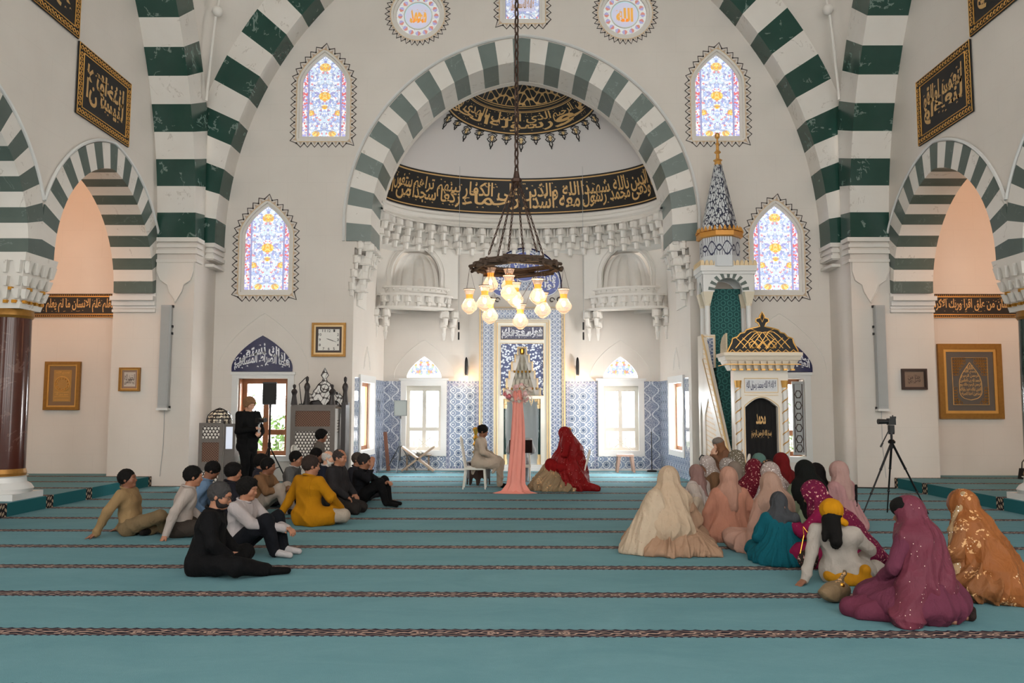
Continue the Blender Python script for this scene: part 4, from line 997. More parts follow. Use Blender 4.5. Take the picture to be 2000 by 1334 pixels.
# ---- pictures
def picture(x, z, w_, h_, y, label, kind, frame, tilt=0):
    root = empty('framed_picture', (x, y-.001, z), 0, label, 'picture'); root.rotation_euler = (tilt, 0, 0)
    hw, hh = w_/2, h_/2; e = min(w_, h_)*.085
    frame_parts(root, hw, hh, [(0, e, .07, frame, 'frame'), (e, e*1.5, .05, M['gold'] if kind != 'plain' else frame, 'inner_frame')])
    m = MB(); m.box(-hw+e, hw-e, -.03, 0, -hh+e, hh-e); m.build('mount', plain('grey_brown_mount', {'drop': L(92, 86, 80), 'door': L(128, 100, 70), 'small': L(150, 122, 104), 'plain': L(132, 108, 90)}[kind], .5), root)
    fn = lambda u, v: (u, -.033, v); m = MB()
    if kind == 'drop':
        iw, ih = hw-e*2.6, hh-e*2.6; m.path([(-iw, -.033, -ih), (iw, -.033, -ih), (iw, -.033, ih), (-iw, -.033, ih)], .013, 4, closed=True)
        m.build('gold_line', M['text_gold'], root); m = MB()
        def dw(v):  # half width of drop at height v in -1..1
            return .80*math.sin(min(1, (1-v)/1.15)*PI/2)**1.1*(math.sqrt(max(0, 1-((-.55-v)/.45)**2)) if v < -.55 else 1)
        pts = [(dw(v)*iw*.78, v*ih*.8) for v in [1-2*i/24 for i in range(25)]]; pts = pts+[(-a, b_) for a, b_ in pts[::-1]]
        for k, tx in enumerate(('الله', 'بسم الله', 'الرحمن الرحيم', 'الحمد لله رب العالمين', 'الرحمن الرحيم مالك يوم', 'الدين اياك نعبد واياك', 'نستعين اهدنا الصراط')):
            va, vb = .86-k*.235, .86-(k+1)*.235+.0; ww = max(.08, dw((va+vb)/2))*iw*.74
            cali(m, tx, -ww, ww, vb*ih*.8, va*ih*.8, fn, off=.03, marks=k > 2, seed=k)
        m.path([(a, -.034, b_) for a, b_ in pts], .010, 4, closed=True)
        m.build('gilt_script', M['text_gold'], root); m = MB()
        for sx in (-1, 1):
            for sz, hh_ in ((1, .52), (-1, .26)):
                m = MB()
                for i in range(5):
                    for j in range(6):
                        u, v = sx*(.86-i*.13), sz*(.93-j*.12)
                        if abs(u) > dw(v)*.86+.16: m.path([(u*iw+.045*math.cos(q*1.05), -.033, v*ih+.045*math.sin(q*1.05)) for q in range(6)], .008, 3, closed=True)
                m.build('corner_lace', M['cut_gold'], root)
    elif kind == 'door':
        iw, ih = hw-e*2.2, hh-e*2.2
        m.box(-iw*.8, iw*.8, -.034, -.03, -ih*.9, ih*.9); m.build('panel', plain('ochre_panel', L(176, 132, 66), .5), root); m = MB()
        cali(m, 'بسم الله', -iw*.6, iw*.6, ih*.66, ih*.84, lambda u, v: (u, -.037, v), off=.03); m.path([(iw*.66*math.cos(q*PI/10), -.036, iw*.66*math.sin(q*PI/10)+ih*.1) for q in range(20)], .012, 4, closed=True)
        for q in range(12): m.sphere((iw*.5*math.cos(q*PI/6), -.036, iw*.5*math.sin(q*PI/6)+ih*.1), .018, 6, 4)
        for zz in (-.36, -.62, -.82): m.path([(-iw*.66, -.036, ih*zz), (iw*.66, -.036, ih*zz)], .008, 4)
        cali(m, 'محمد رسول الله', -iw*.55, iw*.55, -ih*.58, -ih*.4, lambda u, v: (u, -.037, v), off=.02); m.build('gilt_script', M['gold'], root)
    else:
        if kind == 'small': m.box(-hw*.55, hw*.55, -.032, -.03, -hh*.6, hh*.6); m.build('paper', plain('pale_paper', L(196, 184, 172), .6), root); m = MB()
        cali(m, 'الحمد لله رب العالمين' if kind == 'small' else 'هذا من فضل ربي', -hw*.5, hw*.5, -hh*.45, hh*.45, fn, rows=2, off=.01); m.build('script', M['darkwood'], root)
picture(-10.07, 2.11, .78, 1.06, 17.45, 'tall gold framed ochre calligraphy picture on the left aisle wall', 'door', M['cut_gold'])
picture(-8.29, 2.23, .44, .50, YP, 'small gold framed script on the left pier', 'small', M['cut_gold'])
picture(9.76, 2.23, 1.38, 1.63, 17.45, 'large gold framed drop shaped calligraphy on the right aisle wall', 'drop', M['cut_gold'])
picture(8.24, 2.25, .52, .44, YP, 'small dark framed script on the right pier', 'plain', M['darkwood'])
# ---- column loudspeakers on the piers
for s, x in ((-1, -7.53), (1, 7.53)):
    c = empty('column_speaker', (x, YP-.01, 1.58), 0, 'tall narrow grey column loudspeaker mounted on the %s pier' % ('left' if s < 0 else 'right'), 'loudspeaker', 'column loudspeakers on the piers')
    m = MB(); m.box(-.10, .10, -.14, -.02, .05, 2.22); m.build('cabinet', M['grey'], c); m = MB(); m.box(-.085, .085, -.146, -.14, .10, 2.18); m.build('grille', plain('speaker_grille', L(168, 172, 172), .7), c)
    m = MB(); m.box(-.12, .12, -.16, 0, 0, .05); m.build('bracket', M['marblewhite'], c)
    for z in (.04, 1.6, 1.75, 2.18): m = MB(); m.box(.10*-s-.02, .10*-s+.02, -.06, 0, z, z+.05); m.build('clip', M['black'], c)
    m = MB(); m.path([(0, -.02, 0), (.0, -.015, -.7), (-.05*s*-1, -.015, -1.38)], .006, 5); m.build('cable', M['grey'], c)
m = MB(); m.box(6.36, 6.40, YW-.05, YW, .34, .44); tag(m.build('wall_outlet', M['marblewhite']), 'small white power outlet low on the front wall, right side', 'outlet')
m = MB(); m.path([(6.38, YW-.06, .38), (6.30, YW-.10, .36), (6.26, YW-.12, .15), (6.4, YW-.3, .012), (6.8, 16.7, .012), (7.3, 16.6, .012), (7.65, 16.55, .012)], .012, 6); tag(m.build('power_cord', M['black']), 'black power cord running along the floor to the right pier', 'cord')
# ---- preacher's chair (kursi) by the apse
kx, ky = -4.42, 17.25
gr_ = plain('grey_carved_wood', L(112, 104, 98), .5, var=.12, vs=10); bk = plain('dark_stained_wood', L(44, 38, 38), .45)
t = T('star_fretwork', .6); x, y, z = t.xyz(); rw = (z/.062).floor(); hx = (x+y+(rw % 2)*.035).cell(.07); hz = z.cell(.062); q1 = (hx*hx+hz*hz).sqrt() < .025; hx2 = (x+y+(rw % 2)*.035+.035).cell(.07); q2 = (hx2*hx2+(hz-.031)**2).sqrt() < .009; t.col(t.mix(q1.mx(q2), L(54, 42, 38), L(226, 220, 212))); fret = t.m
t = T('carved_walnut', .6); x, y, z = t.xyz(); q = (((x+z)*60).sin()*((x-z)*60).sin()).abs(); t.col(t.mix(q > .3, L(66, 44, 34), L(126, 92, 72))); t.bump(q, .5, .01); walnut = t.m
c = empty('preaching_chair', (kx, ky, 0), 0, 'tall carved preaching chair with fretwork sides and white lace crest beside the apse', 'preaching chair')
m = MB(); m.prism([(-.48, .0), (.46, 0), (.46, 1.66), (-.48, 1.66)], -.32, -.28, fy, [[(-.38, .12), (.36, .12), (.36, 1.13), (-.38, 1.13)], [(-.38, 1.24), (.36, 1.24), (.36, 1.57), (-.38, 1.57)]]); m.box(-.48, .46, -.30, .5, 1.66, 1.70); m.build('frame', gr_, c)
m = MB(); m.box(-.38, .36, -.30, -.29, .12, 1.13); m.build('fretwork_panel', fret, c)
m = MB(); m.box(-.38, .36, -.30, -.285, 1.24, 1.57); m.build('carved_panel', walnut, c)
m = MB(); m.box(.42, .46, -.28, .5, 0, 1.62); m.build('side_panel', plain('glossy_white_side', L(214, 212, 208), .25), c); m = MB(); m.box(-.48, -.44, -.28, .5, 0, 1.66); m.build('side_panel', gr_, c)
m = MB(); m.box(.462, .466, -.1, .1, 1.1, 1.4); m.build('fret_vent', fret, c)
m = MB(); m.prism([(-.46, 1.70), (.42, 1.70), (.42, 1.98), (-.12, 1.98), (-.20, 1.70)], .10, .16, fy); m.build('backrest', bk, c)
for px, py, h_ in ((-.43, -.26, .44), (-.20, -.1, .62), (.38, -.26, .44), (.58, .1, .62)):
    m = MB(); m.lathe([(.075, 0), (.045, h_*.45), (.05, h_*.5), (.07, h_*.62), (.05, h_*.72), (.02, h_*.78), (.035, h_*.85), (.035, h_*.95), (0, h_)], (px, py, 1.70), 10); m.build('finial', bk, c, .6)
m = MB(); m.box(.52, .62, 0, .4, 0, 1.75); m.build('rear_post', bk, c)
t = T('white_lace_board', .6); x, y, z = t.xyz(); q = ((x.abs()*40).sin()+(z*34+(x.abs()*20).sin()*2).sin()).abs() < .30; t.col(t.mix(q, L(226, 224, 220), L(70, 62, 60))); lace = t.m
half = [(0, 2.50), (.04, 2.42), (.08, 2.34), (.03, 2.27), (.06, 2.20), (.14, 2.14), (.19, 2.05), (.24, 2.0), (.26, 1.92), (.33, 1.94), (.42, 1.84), (.46, 1.72), (.47, 1.58), (.42, 1.55), (.36, 1.68), (.28, 1.78), (.12, 1.80), (.07, 1.74), (0, 1.66)]
m = MB(); poly = half+[(-a, z) for a, z in half[::-1][1:-1]]; m.prism([(a+.14, z) for a, z in poly], .06, .09, fy); m.build('lace_crest', lace, c)
m = MB(); m.path([(a+.14, .055, z) for a, z in poly], .010, 4, closed=True); m.path([(.14+.09*math.cos(q*PI/8), .055, 2.06+.09*math.sin(q*PI/8)) for q in range(16)], .012, 4, closed=True); m.build('crest_edge', bk, c)
m = MB(); m.path([(-.30, -.15, 1.70), (-.33, -.15, 1.95), (-.36, -.15, 2.14), (-.22, -.15, 2.28)], .010, 6); m.tube((-.30, -.15, 1.70), (-.30, -.15, 1.72), .06, n=12); tag(m.build('desk_lamp', M['blackmetal']), 'thin jointed desk lamp on top of the preaching chair', 'lamp').location = (kx, ky, .002)
# ---- tall metal lantern cabinet by the left pier
c = empty('lantern_cabinet', (-6.42, 16.75, 0), .12, 'tall grey fretwork cabinet with domed lantern top beside the left pier', 'cabinet')
m = MB(); m.prism([(-.28, 0), (.20, 0), (.20, 1.32), (-.28, 1.32)], -.2, -.16, fy, [[(-.21, 1.0), (.13, 1.0), (.13, 1.25), (-.21, 1.25)], [(-.21, .52), (.13, .52), (.13, .92), (-.21, .92)], [(-.21, .1), (.13, .1), (.13, .34), (-.21, .34)]]); m.build('front_frame', gr_, c)
m = MB(); m.box(-.21, .13, -.185, -.175, 1.0, 1.25); m.build('star_panel', fret, c); m = MB(); m.box(-.21, .13, -.185, -.175, .52, .92); m.build('carved_panel', walnut, c); m = MB(); m.box(-.21, .13, -.185, -.175, .1, .34); m.build('star_panel', fret, c)
m = MB(); m.sphere((-.04, -.2, .43), .03, 10, 6, sc3=(3.5, .4, 1)); m.build('plaque', M['black'], c)
m = MB(); m.prism([(.20, 0), (.42, 0), (.42, 1.30), (.20, 1.30)], -.12, -.09, fy, [[(.24, .78), (.38, .78), (.38, 1.24), (.24, 1.24)]]); m.box(.20, .42, -.1, .28, 0, .5); m.box(-.28, .20, -.16, .28, 0, .05); m.box(.40, .43, -.12, .28, .5, 1.3); m.build('side_frame', gr_, c)
gl_ = T('lantern_pane', .2); gl_.col(L(216, 222, 232)); gl_.emit(L(216, 222, 240), .25)
m = MB(); m.box(.24, .38, -.105, -.10, .78, 1.24); m.build('pane', gl_.m, c)
m = MB()
for zc, r_ in ((1.32, .265), (1.40, .262), (1.48, .235), (1.55, .17), (1.60, .08)): m.path([(.07+r_*math.cos(q*PI/12), .03+r_*math.sin(q*PI/12)*.8, zc) for q in range(24)], .009, 4, closed=True)
for q in range(12): m.path([(.07+rr*math.cos(q*PI/6), .03+rr*math.sin(q*PI/6)*.8, zz) for rr, zz in ((.265, 1.30), (.262, 1.40), (.235, 1.48), (.17, 1.55), (.08, 1.60), (0, 1.63))], .007, 4)
m.build('dome_ribs', M['blackmetal'], c)
dm = T('dome_fretwork', .4); x, y, z = dm.xyz(); dm.col(dm.mix(dm.voro(16, None, 'F1', 'Distance', .2) < .5, L(70, 60, 54), L(250, 238, 214))); m = MB(); m.lathe([(.255, 1.30), (.25, 1.40), (.22, 1.48), (.155, 1.55), (0, 1.62)], (.07, .03, 0), 24, sy=.8); m.build('dome', dm.m, c, .8)
# ---- loudspeaker on tripod, microphone stand
def speaker_stand(loc, h, label, mat, r=.42):
    c = empty('speaker_stand', loc, 0, label, 'stand'); m = MB(); m.tube((0, 0, .28), (0, 0, h), .018, n=10); m.tube((0, 0, .30), (0, 0, h*.6), .024, n=10); m.build('pole', mat, c)
    for k in range(3):
        a = .5+2*PI*k/3; m = MB(); m.tube((0, 0, h*.52), (r*math.cos(a), r*math.sin(a), .02), .014, n=8); m.tube((0, 0, .32), (r*.55*math.cos(a), r*.55*math.sin(a), .02+(h*.52)*.45), .009, n=6); m.build('leg', mat, c)
    m = MB(); m.tube((0, 0, h*.50), (0, 0, h*.56), .035, n=10); m.build('collar', mat, c); return c
def loudspeaker(loc, w_, h_, rz, label, mat):
    c = empty('loudspeaker', loc, rz, label, 'loudspeaker'); d_ = w_*.8; m = MB()
    m.add([(-w_/2, -d_/2, 0), (w_/2, -d_/2, 0), (w_*.36, d_/2, 0), (-w_*.36, d_/2, 0), (-w_/2, -d_/2, h_), (w_/2, -d_/2, h_), (w_*.36, d_/2, h_), (-w_*.36, d_/2, h_)], [(0,3,2,1),(4,5,6,7),(0,1,5,4),(1,2,6,5),(2,3,7,6),(3,0,4,7)])
    m.build('cabinet', mat, c); m = MB(); m.box(-w_*.45, w_*.45, -d_/2-.006, -d_/2, h_*.06, h_*.94); m.build('grille', plain('fine_grille', [.8*q for q in L(24, 24, 25)[:3]]+[1] if mat == M['black'] else L(112, 116, 112), .7), c)
    m = MB(); m.tube((0, 0, -.07), (0, 0, 0), .025, n=10); m.build('socket', M['blackmetal'], c)
speaker_stand((-5.28, 16.75, 0), 1.63, 'black tripod loudspeaker stand in front of the left window', M['blackmetal'])
loudspeaker((-5.28, 16.75, 1.70), .29, .47, .1, 'black loudspeaker on a tripod in front of the left window', M['black'])
c = empty('microphone_stand', (-5.58, 16.6, 0), 0, 'thin black microphone stand behind the standing cameraman', 'stand'); m = MB(); m.tube((0, 0, .03), (0, 0, 1.52), .008, n=6); m.build('pole', M['blackmetal'], c); stand_legs(c, .25, .25, rad=.008)
m = MB(); m.tube((0, 0, 1.52), (.05, -.02, 1.58), .014, n=6); m.build('clip', M['blackmetal'], c)
speaker_stand((-3.10, 20.55, 0), 1.36, 'grey tripod loudspeaker stand by the left apse window', plain('grey_metal', L(90, 94, 98), .4, .6), .45)
loudspeaker((-3.10, 20.55, 1.43), .33, .40, .15, 'grey loudspeaker on a stand by the left apse window', plain('dull_grey_plastic', L(92, 97, 94), .6))
# ---- camera tripod on the right
c = empty('camera_tripod', (5.70, 12.45, 0), 0, 'tall black camera tripod standing in front of the right pier', 'tripod')
for k, (fx, fy_) in enumerate(((-.62, -.28), (.02, .28), (.58, .12))):
    m = MB(); a_ = Vector((.0, 0, 1.12)); b_ = Vector((fx, fy_, .012)); m.tube(a_, a_.lerp(b_, .38), .018, n=8); m.tube(a_.lerp(b_, .36), a_.lerp(b_, .7), .014, n=8); m.tube(a_.lerp(b_, .68), b_, .010, n=8)
    for q in (.37, .69): p = a_.lerp(b_, q); m.sphere(p, .022, 8, 6)
    m.build('leg', M['blackmetal'], c)
m = MB(); m.tube((0, 0, 1.02), (0, 0, 1.26), .018, n=10); m.lathe([(.05, 1.10), (.055, 1.13), (.03, 1.16)], n=12); m.build('center_column', M['blackmetal'], c)
m = MB(); m.box(-.035, .035, -.04, .04, 1.26, 1.38); m.lathe([(.045, 1.24), (.045, 1.28)], n=12); m.build('fluid_head', M['black'], c)
m = MB(); m.tube((-.03, -.02, 1.33), (-.21, -.08, 1.05), .009, n=8); m.tube((-.17, -.07, 1.11), (-.21, -.08, 1.05), .014, n=8); m.build('pan_handle', M['black'], c)
c = empty('video_camera', (5.70, 12.45, 1.385), 0, 'black camcorder with long lens mounted on the tall tripod', 'camera'); m = MB(); m.box(-.05, .06, -.04, .04, 0, .10); m.build('body', M['black'], c)
m = MB(); m.tube((-.05, 0, .05), (-.20, 0, .05), .035, .042, n=14); m.build('lens', M['black'], c, .6); m = MB(); m.box(.0, .07, -.03, .03, .10, .13); m.tube((.03, 0, .13), (.03, .0, .15), .01, n=6); m.build('viewfinder', M['black'], c)
# ---- book stand, folded in front of the left apse window; bench, boards, stool
def xstand(loc, rz, label, mat, s=1.0):
    c = empty('folding_book_stand', loc, rz, label, 'book stand')
    for k in (-1, 1):
        m = MB(); m.T = Matrix.Rotation(k*.93, 4, 'Y'); m.box(-.02*s, .02*s, -.15, .15, -.44*s, .44*s); ob = m.build('board', mat, c); ob.location = (0, 0, .30*s)
    return c
lw = plain('light_wood', L(150, 128, 106), .5, var=.2)
xstand((-2.62, 20.45, 0), 0, 'large folding wooden book stand below the left apse window', lw, 1.15)
c = empty('window_book_stand', (-2.58, YB+.06, .53), 0, 'small folding book stand on the left apse window sill', 'book stand')
m = MB(); m.tube((-.22, 0, 0), (.2, 0, .34), .012, n=6); m.build('leg', M['casement'], c); m = MB(); m.tube((.22, 0, 0), (-.2, 0, .34), .012, n=6); m.build('leg', M['casement'], c)
c = empty('window_book_stand', (2.65, YB+.06, .53), 0, 'open book stand on the right apse window sill', 'book stand')
m = MB(); m.tube((-.26, 0, 0), (.14, 0, .32), .012, n=6); m.build('leg', M['casement'], c); m = MB(); m.tube((.26, 0, 0), (-.14, 0, .32), .012, n=6); m.build('leg', M['casement'], c)
m = MB(); m.add([(-.22, -.02, .36), (0, -.02, .22), (0, .03, .22), (-.22, .03, .36), (.22, -.02, .36), (.22, .03, .36), (-.06, 0, .28), (.06, 0, .28)], [(0, 1, 2, 3), (1, 4, 5, 2)]); m.build('book_rest', lw, c)
m = MB(); m.T = Matrix.Translation((-3.42, 20.75, 0)) @ Matrix.Rotation(-.10, 4, 'Y'); m.box(-.045, .045, -.02, .02, .01, 1.02); tag(m.build('wooden_plank', plain('reddish_wood', L(134, 84, 62), .5)), 'narrow wooden plank leaning in the left apse corner', 'plank')
bkm = [plain('book_cream', L(226, 222, 212), .6), plain('book_white', L(238, 238, 236), .6)]
for k in range(4):
    m = MB(); m.box(-.07, .07, -.1, .1, 0, .035); o = m.build('book', bkm[k % 2]); o.location = (-2.93+.13*k, YB-.14, .46); o.rotation_euler = (0, .35, 0)
    tag(o, 'pale book lying in a tilted row at the left apse window sill', 'book', 'pale books at the left apse window')
m = MB(); m.box(-3.05, -2.35, YB-.26, YB-.062, .395, .41); m.box(-3.0, -2.97, YB-.24, YB-.08, .0, .395); m.box(-2.43, -2.40, YB-.24, YB-.08, 0, .395); tag(m.build('low_shelf', lw), 'low narrow wooden shelf carrying books under the left apse window', 'shelf')
c = empty('step_stool', (2.68, 20.7, 0), 0, 'small brown plastic step stool under the right apse window', 'stool'); br = plain('brown_plastic', L(148, 122, 108), .5)
m = MB(); m.frustum(0, 0, .40, .45, .22, .16, .20, .14); m.build('seat', br, c)
for sx in (-1, 1):
    for sy in (-1, 1):
        m = MB(); m.add([(sx*.20, sy*.14, .41), (sx*.12, sy*.14, .41), (sx*.19, sy*.16, 0), (sx*.24, sy*.16, 0), (sx*.20, sy*.10, .41), (sx*.12, sy*.10, .41), (sx*.19, sy*.12, 0), (sx*.24, sy*.12, 0)], [(0,1,2,3),(7,6,5,4),(0,3,7,4),(1,5,6,2),(0,4,5,1),(3,2,6,7)]); m.build('leg', br, c)
c = empty('umbrella_pole', (3.38, 20.8, 0), 0, 'thin dark pole on a round foot in the right apse corner', 'pole'); m = MB(); m.tube((0, 0, .02), (0, 0, 1.03), .012, n=6); m.build('pole', M['blackmetal'], c); m = MB(); m.lathe([(.14, 0), (.12, .04), (.02, .06)], n=16); m.build('foot', M['blackmetal'], c, .6)
# ---- brass candlesticks flanking the mihrab
for s, x in ((-1, -1.17), (1, 1.22)):
    c = empty('brass_candlestick', (x, 20.72, 0), 0, 'large brass candlestick with ringed stem standing %s of the prayer niche' % ('left' if s < 0 else 'right'), 'candlestick', 'brass candlesticks flanking the niche')
    m = MB(); m.lathe([(.20, 0), (.19, .03), (.14, .16), (.11, .25), (.12, .27), (.04, .30)], n=20); m.build('base', M['brass'], c, .6)
    m = MB(); m.lathe([(.04, .30), (.08, .36), (.04, .42), (.09, .50), (.04, .56), (.035, .62), (.08, .70), (.04, .78), (.075, .86), (.035, .94), (.06, 1.02), (.09, 1.10), (.05, 1.14)], n=16); m.build('stem', M['brass'], c, .6)
# ---- low dark table behind the groom
c = empty('side_table', (-.93, 17.3, 0), 0, 'small dark octagonal side table standing behind the groom chair', 'table'); m = MB(); m.lathe([(.27, .44), (.28, .46), (.28, .48), (0, .48)], n=8); m.build('tabletop', M['darkwood'], c)
for k in range(8):
    a = 2*PI*(k+.5)/8; m = MB(); m.T = Matrix.Rotation(a, 4, 'Z'); m.prism([(-.1, .0), (-.07, 0), (-.05, .12), (0, .16), (.05, .12), (.07, 0), (.1, 0), (.1, .44), (-.1, .44)], .215, .235, lambda a_, z, h: (h, a_, z)); m.build('panel', M['darkwood'], c)
# ---- pink flower post
pk = plain('pink_chiffon', L(232, 150, 136), .8, var=.05); pk2 = plain('pale_pink_chiffon', L(226, 178, 172), .8)
c = empty('flower_post', (-.09, 15.62, 0), 0, 'tall post draped in pink chiffon with a rose bouquet on top', 'flower stand')
m = MB(); m.tube((.02, 0, 0.01), (.0, 0, 1.95), .02, n=8); m.lathe([(.16, .0), (.15, .02), (.02, .03)], n=16); m.build('post', M['whitepaint'], c)
vs = []; fs = []; nz = 40; na = 40
for j in range(nz+1):
    f_ = j/nz; z = 1.98*(1-f_)+.02*f_; w_ = .06+.045*f_**.5+.06*f_+(.10*max(0, f_-.92)/.08)
    for i in range(na):
        a = 2*PI*i/na; r_ = w_*(1+.18*math.sin(a*7+f_*3)+.08*math.sin(a*13+5*f_)); vs.append((r_*math.cos(a)-.03*f_+.02*math.sin(f_*4), r_*math.sin(a)*.6-.02, z))
for j in range(nz):
    for i in range(na): fs.append((j*na+i, j*na+(i+1) % na, (j+1)*na+(i+1) % na, (j+1)*na+i))
m = MB(); m.add(vs, fs); m.build('chiffon_drape', pk, c, 1.2)
m = MB(); pts = [(.40*math.cos(q*PI/20)*(1+.12*math.sin(q*1.7))-.05, .12*math.sin(q*PI/20)-.12, .0) for q in range(40)]
m.add([(x, y, .005) for x, y, z in pts]+[(x*.55-.02, y*.6-.03, .045+.012*math.sin(i*2.1)) for i, (x, y, z) in enumerate(pts)]+[(-.03, -.05, .07)], [(i, (i+1) % 40, 40+(i+1) % 40, 40+i) for i in range(40)]+[(40+i, 40+(i+1) % 40, 80) for i in range(40)]); m.build('floor_train', pk, c, 1.2)
fl = [plain('rose_pink', L(226, 138, 146), .7), plain('pale_rose', L(236, 196, 194), .7), plain('cream_flower', L(226, 214, 202), .7)]
r_ = random.Random(3)
for k in range(34):
    th, ph = r_.uniform(0, 2*PI), r_.uniform(-1, 1); R = .20; p = Vector((R*1.35*math.cos(th)*math.sqrt(1-ph*ph)+.02, R*.8*math.sin(th)*math.sqrt(1-ph*ph)-.02, 1.93+R*.85*ph)); s_ = r_.uniform(.045, .07)
    m = MB()
    for q in range(4):
        rr = s_*(1-q*.2); n = 9; a0 = r_.uniform(0, 6)
        pr_ = [(rr*(1+.14*math.sin(5*(2*PI*i/n)+a0))*math.cos(2*PI*i/n), rr*(1+.14*math.sin(5*(2*PI*i/n)+a0))*math.sin(2*PI*i/n), q*.010) for i in range(n)]
        d_ = (p-Vector((0, 0, 1.9))).normalized(); qq = d_.to_track_quat('Z', 'Y'); ctr = p
        m.add([ctr+qq @ Vector(v_) for v_ in pr_]+[ctr+qq @ Vector((0, 0, -.02+q*.01))], [(i, (i+1) % n, n) for i in range(n)])
    m.sphere(p, s_*.6, 8, 6); m.build('flower', fl[k % 3] if p.x < .05 else fl[(k % 2)+1], c)
for k in range(26):
    th = r_.uniform(0, 2*PI); ph = r_.uniform(-.9, 1); d_ = Vector((1.3*math.cos(th), .8*math.sin(th), ph)).normalized(); m = MB(); p0 = Vector((.03, 0, 1.9)); p1 = p0+d_*r_.uniform(.2, .32)
    m.tube(p0, p1, .003, n=4)
    for q in range(5): m.sphere(p0.lerp(p1, .6+.1*q)+Vector((r_.gauss(0, .012), r_.gauss(0, .012), r_.gauss(0, .012))), .011, 5, 4)
    m.build('sprig', fl[2] if k % 2 else fl[1], c)
# ---- chairs for groom and officiant, plastic chair for the elderly woman
def wchair(loc, rz, label, mat, back=.98, seat=.45, w_=.42, d_=.42):
    c = empty('dining_chair', loc, rz, label, 'chair')     # faces local +X
    m = MB(); m.frustum(0, 0, seat-.05, seat, d_/2, w_/2, d_/2+.01, w_/2+.01); m.build('seat', mat, c)
    for sx in (-1, 1):
        for sy in (-1, 1):
            m = MB(); m.tube((sx*(d_/2-.02), sy*(w_/2-.02), seat-.04), (sx*(d_/2-.0)-(.03 if sx < 0 else 0), sy*(w_/2-.015), 0), .022, .015, n=8); m.build('leg', mat, c)
    m = MB()
    for sy in (-1, 1): m.tube((-d_/2+.01, sy*(w_/2-.02), seat-.02), (-d_/2-.08, sy*(w_/2-.03), back-.06), .018, n=8)
    P = [(-d_/2-.07-.02*math.cos(a), (w_/2-.03)*math.sin(a), back-.10+.10*math.cos(a)) for a in [-PI/2+PI*i/10 for i in range(11)]]; m.path(P, .02, 8)
    for q in range(3): y_ = (q-1)*.09; m.tube((-d_/2+.01, y_, seat), (-d_/2-.085, y_, back-.01), .012, n=6)
    m.build('backrest', mat, c); return c
wchair((-.95, 16.45, 0), 0, 'white wooden chair the groom sits on', M['whitepaint'], 1.04, .44)
wchair((-.02, 17.1, 0), PI/2, 'white wooden chair of the officiant behind the pink drape', M['whitepaint'], .93, .44)
wchair((3.70, 14.30, 0), PI*.92, 'white plastic chair under the woman in brown at the back', M['whitepaint'], .82, .42, .5, .46)
m = MB(); m.path([(3.22, 14.1, .012), (3.20, 14.1, .5), (3.13, 14.1, .66), (3.10, 14.1, .76), (3.14, 14.1, .82), (3.20, 14.1, .80)], .013, 6); tag(m.build('walking_cane', M['black']), 'black crook handled walking cane beside the white plastic chair', 'cane')
wchair((-4.15, 15.6, 0), 0, 'white wooden chair under the man in grey near the preaching chair', M['whitepaint'], .9, .42)
# ================================================================ MINBAR (pulpit)
mx0, mx1, my0, my1 = 3.88, 4.96, 14.8, 17.6; mc = (mx0+mx1)/2
mb = empty('pulpit', (mc, my0, 0), 0, 'tall white and gold stair pulpit with tiled conical spire at the right of the apse', 'pulpit')
def P(m, nm, mt, sm=None): return m.build(nm, mt, mb, sm)
hw = .54
# gate
m = MB(); arch_d = [(-.30, 0), (.30, 0), (.30, 1.66)]+[(x, 1.66+.17*math.cos(x/.30*PI/2)) for x in [.30-.06*i for i in range(1, 10)]]+[(-.30, 1.66)]
m.prism([(-.50, 0), (.50, 0), (.50, 2.34), (-.50, 2.34)], 0, .22, fy, [arch_d]); P(m, 'gate_portal', plain('pulpit_marble', L(222, 216, 206), .35, var=.03))
m = MB(); m.prism([(-.29, 1.95), (.29, 1.95), (.29, 2.17), (-.29, 2.17)], -.01, 0, fy); ip_ = P(m, 'inscription_plate', plain('pale_plate', L(206, 208, 212), .4))
m = MB(); cali(m, 'لا اله الا الله محمد رسول الله', -.27, .27, 1.97, 2.15, lambda u, v: (u, -.015, v), off=.02); m.build('lettering', M['navy'], ip_)
m = MB()
m.path([(-.31, -.012, 1.93), (.31, -.012, 1.93), (.31, -.012, 2.19), (-.31, -.012, 2.19)], .008, 4, closed=True); m.path([(a, -.012, z) for a, z in [(-.32, 0)]+[(-.32, 1.66)]+[(x, 1.68+.17*math.cos(x/.32*PI/2)) for x in [-.3+.06*i for i in range(11)]]+[(.32, 1.66), (.32, 0)]], .009, 4); m.path([(-.31, -.012, 1.88), (.31, -.012, 1.88)], .006, 4)
P(m, 'gilt_trim', M['cream_gold'])
for s in (-1, 1):
    m = MB(); m.tube((s*.43, -.02, .1), (s*.43, -.02, 2.15), .045, n=12); P(m, 'gate_column', M['marblewhite'], .6)
    m = MB(); m.path([(s*.43+.048*math.cos(q*.6), -.02+.048*math.sin(q*.6), .1+q*.0185) for q in range(108)], .011, 4); m.lathe([(.05, 2.02), (.07, 2.15)], (s*.43, -.02, 0), 10); P(m, 'gilt_spiral', M['gold'])
m = MB()
for z0, z1, w0, w1 in ((2.34, 2.44, .56, .60), (2.44, 2.52, .63, .66), (2.52, 2.60, .68, .70), (2.60, 2.66, .72, .72)): m.frustum(0, .10, z0, z1, w0, w0-.42, w1, w1-.42)
for k in range(9): a = -.54+1.08*k/8; m.frustum(a, -.10, 2.36, 2.50, .025, .04, .055, .08)
P(m, 'cornice', plain('cream_marble', L(214, 202, 184), .4, var=.04))
m = MB()
for k in range(9): a = -.54+1.08*k/8; m.frustum(a, -.15, 2.33, 2.36, .035, .03, .03, .03)
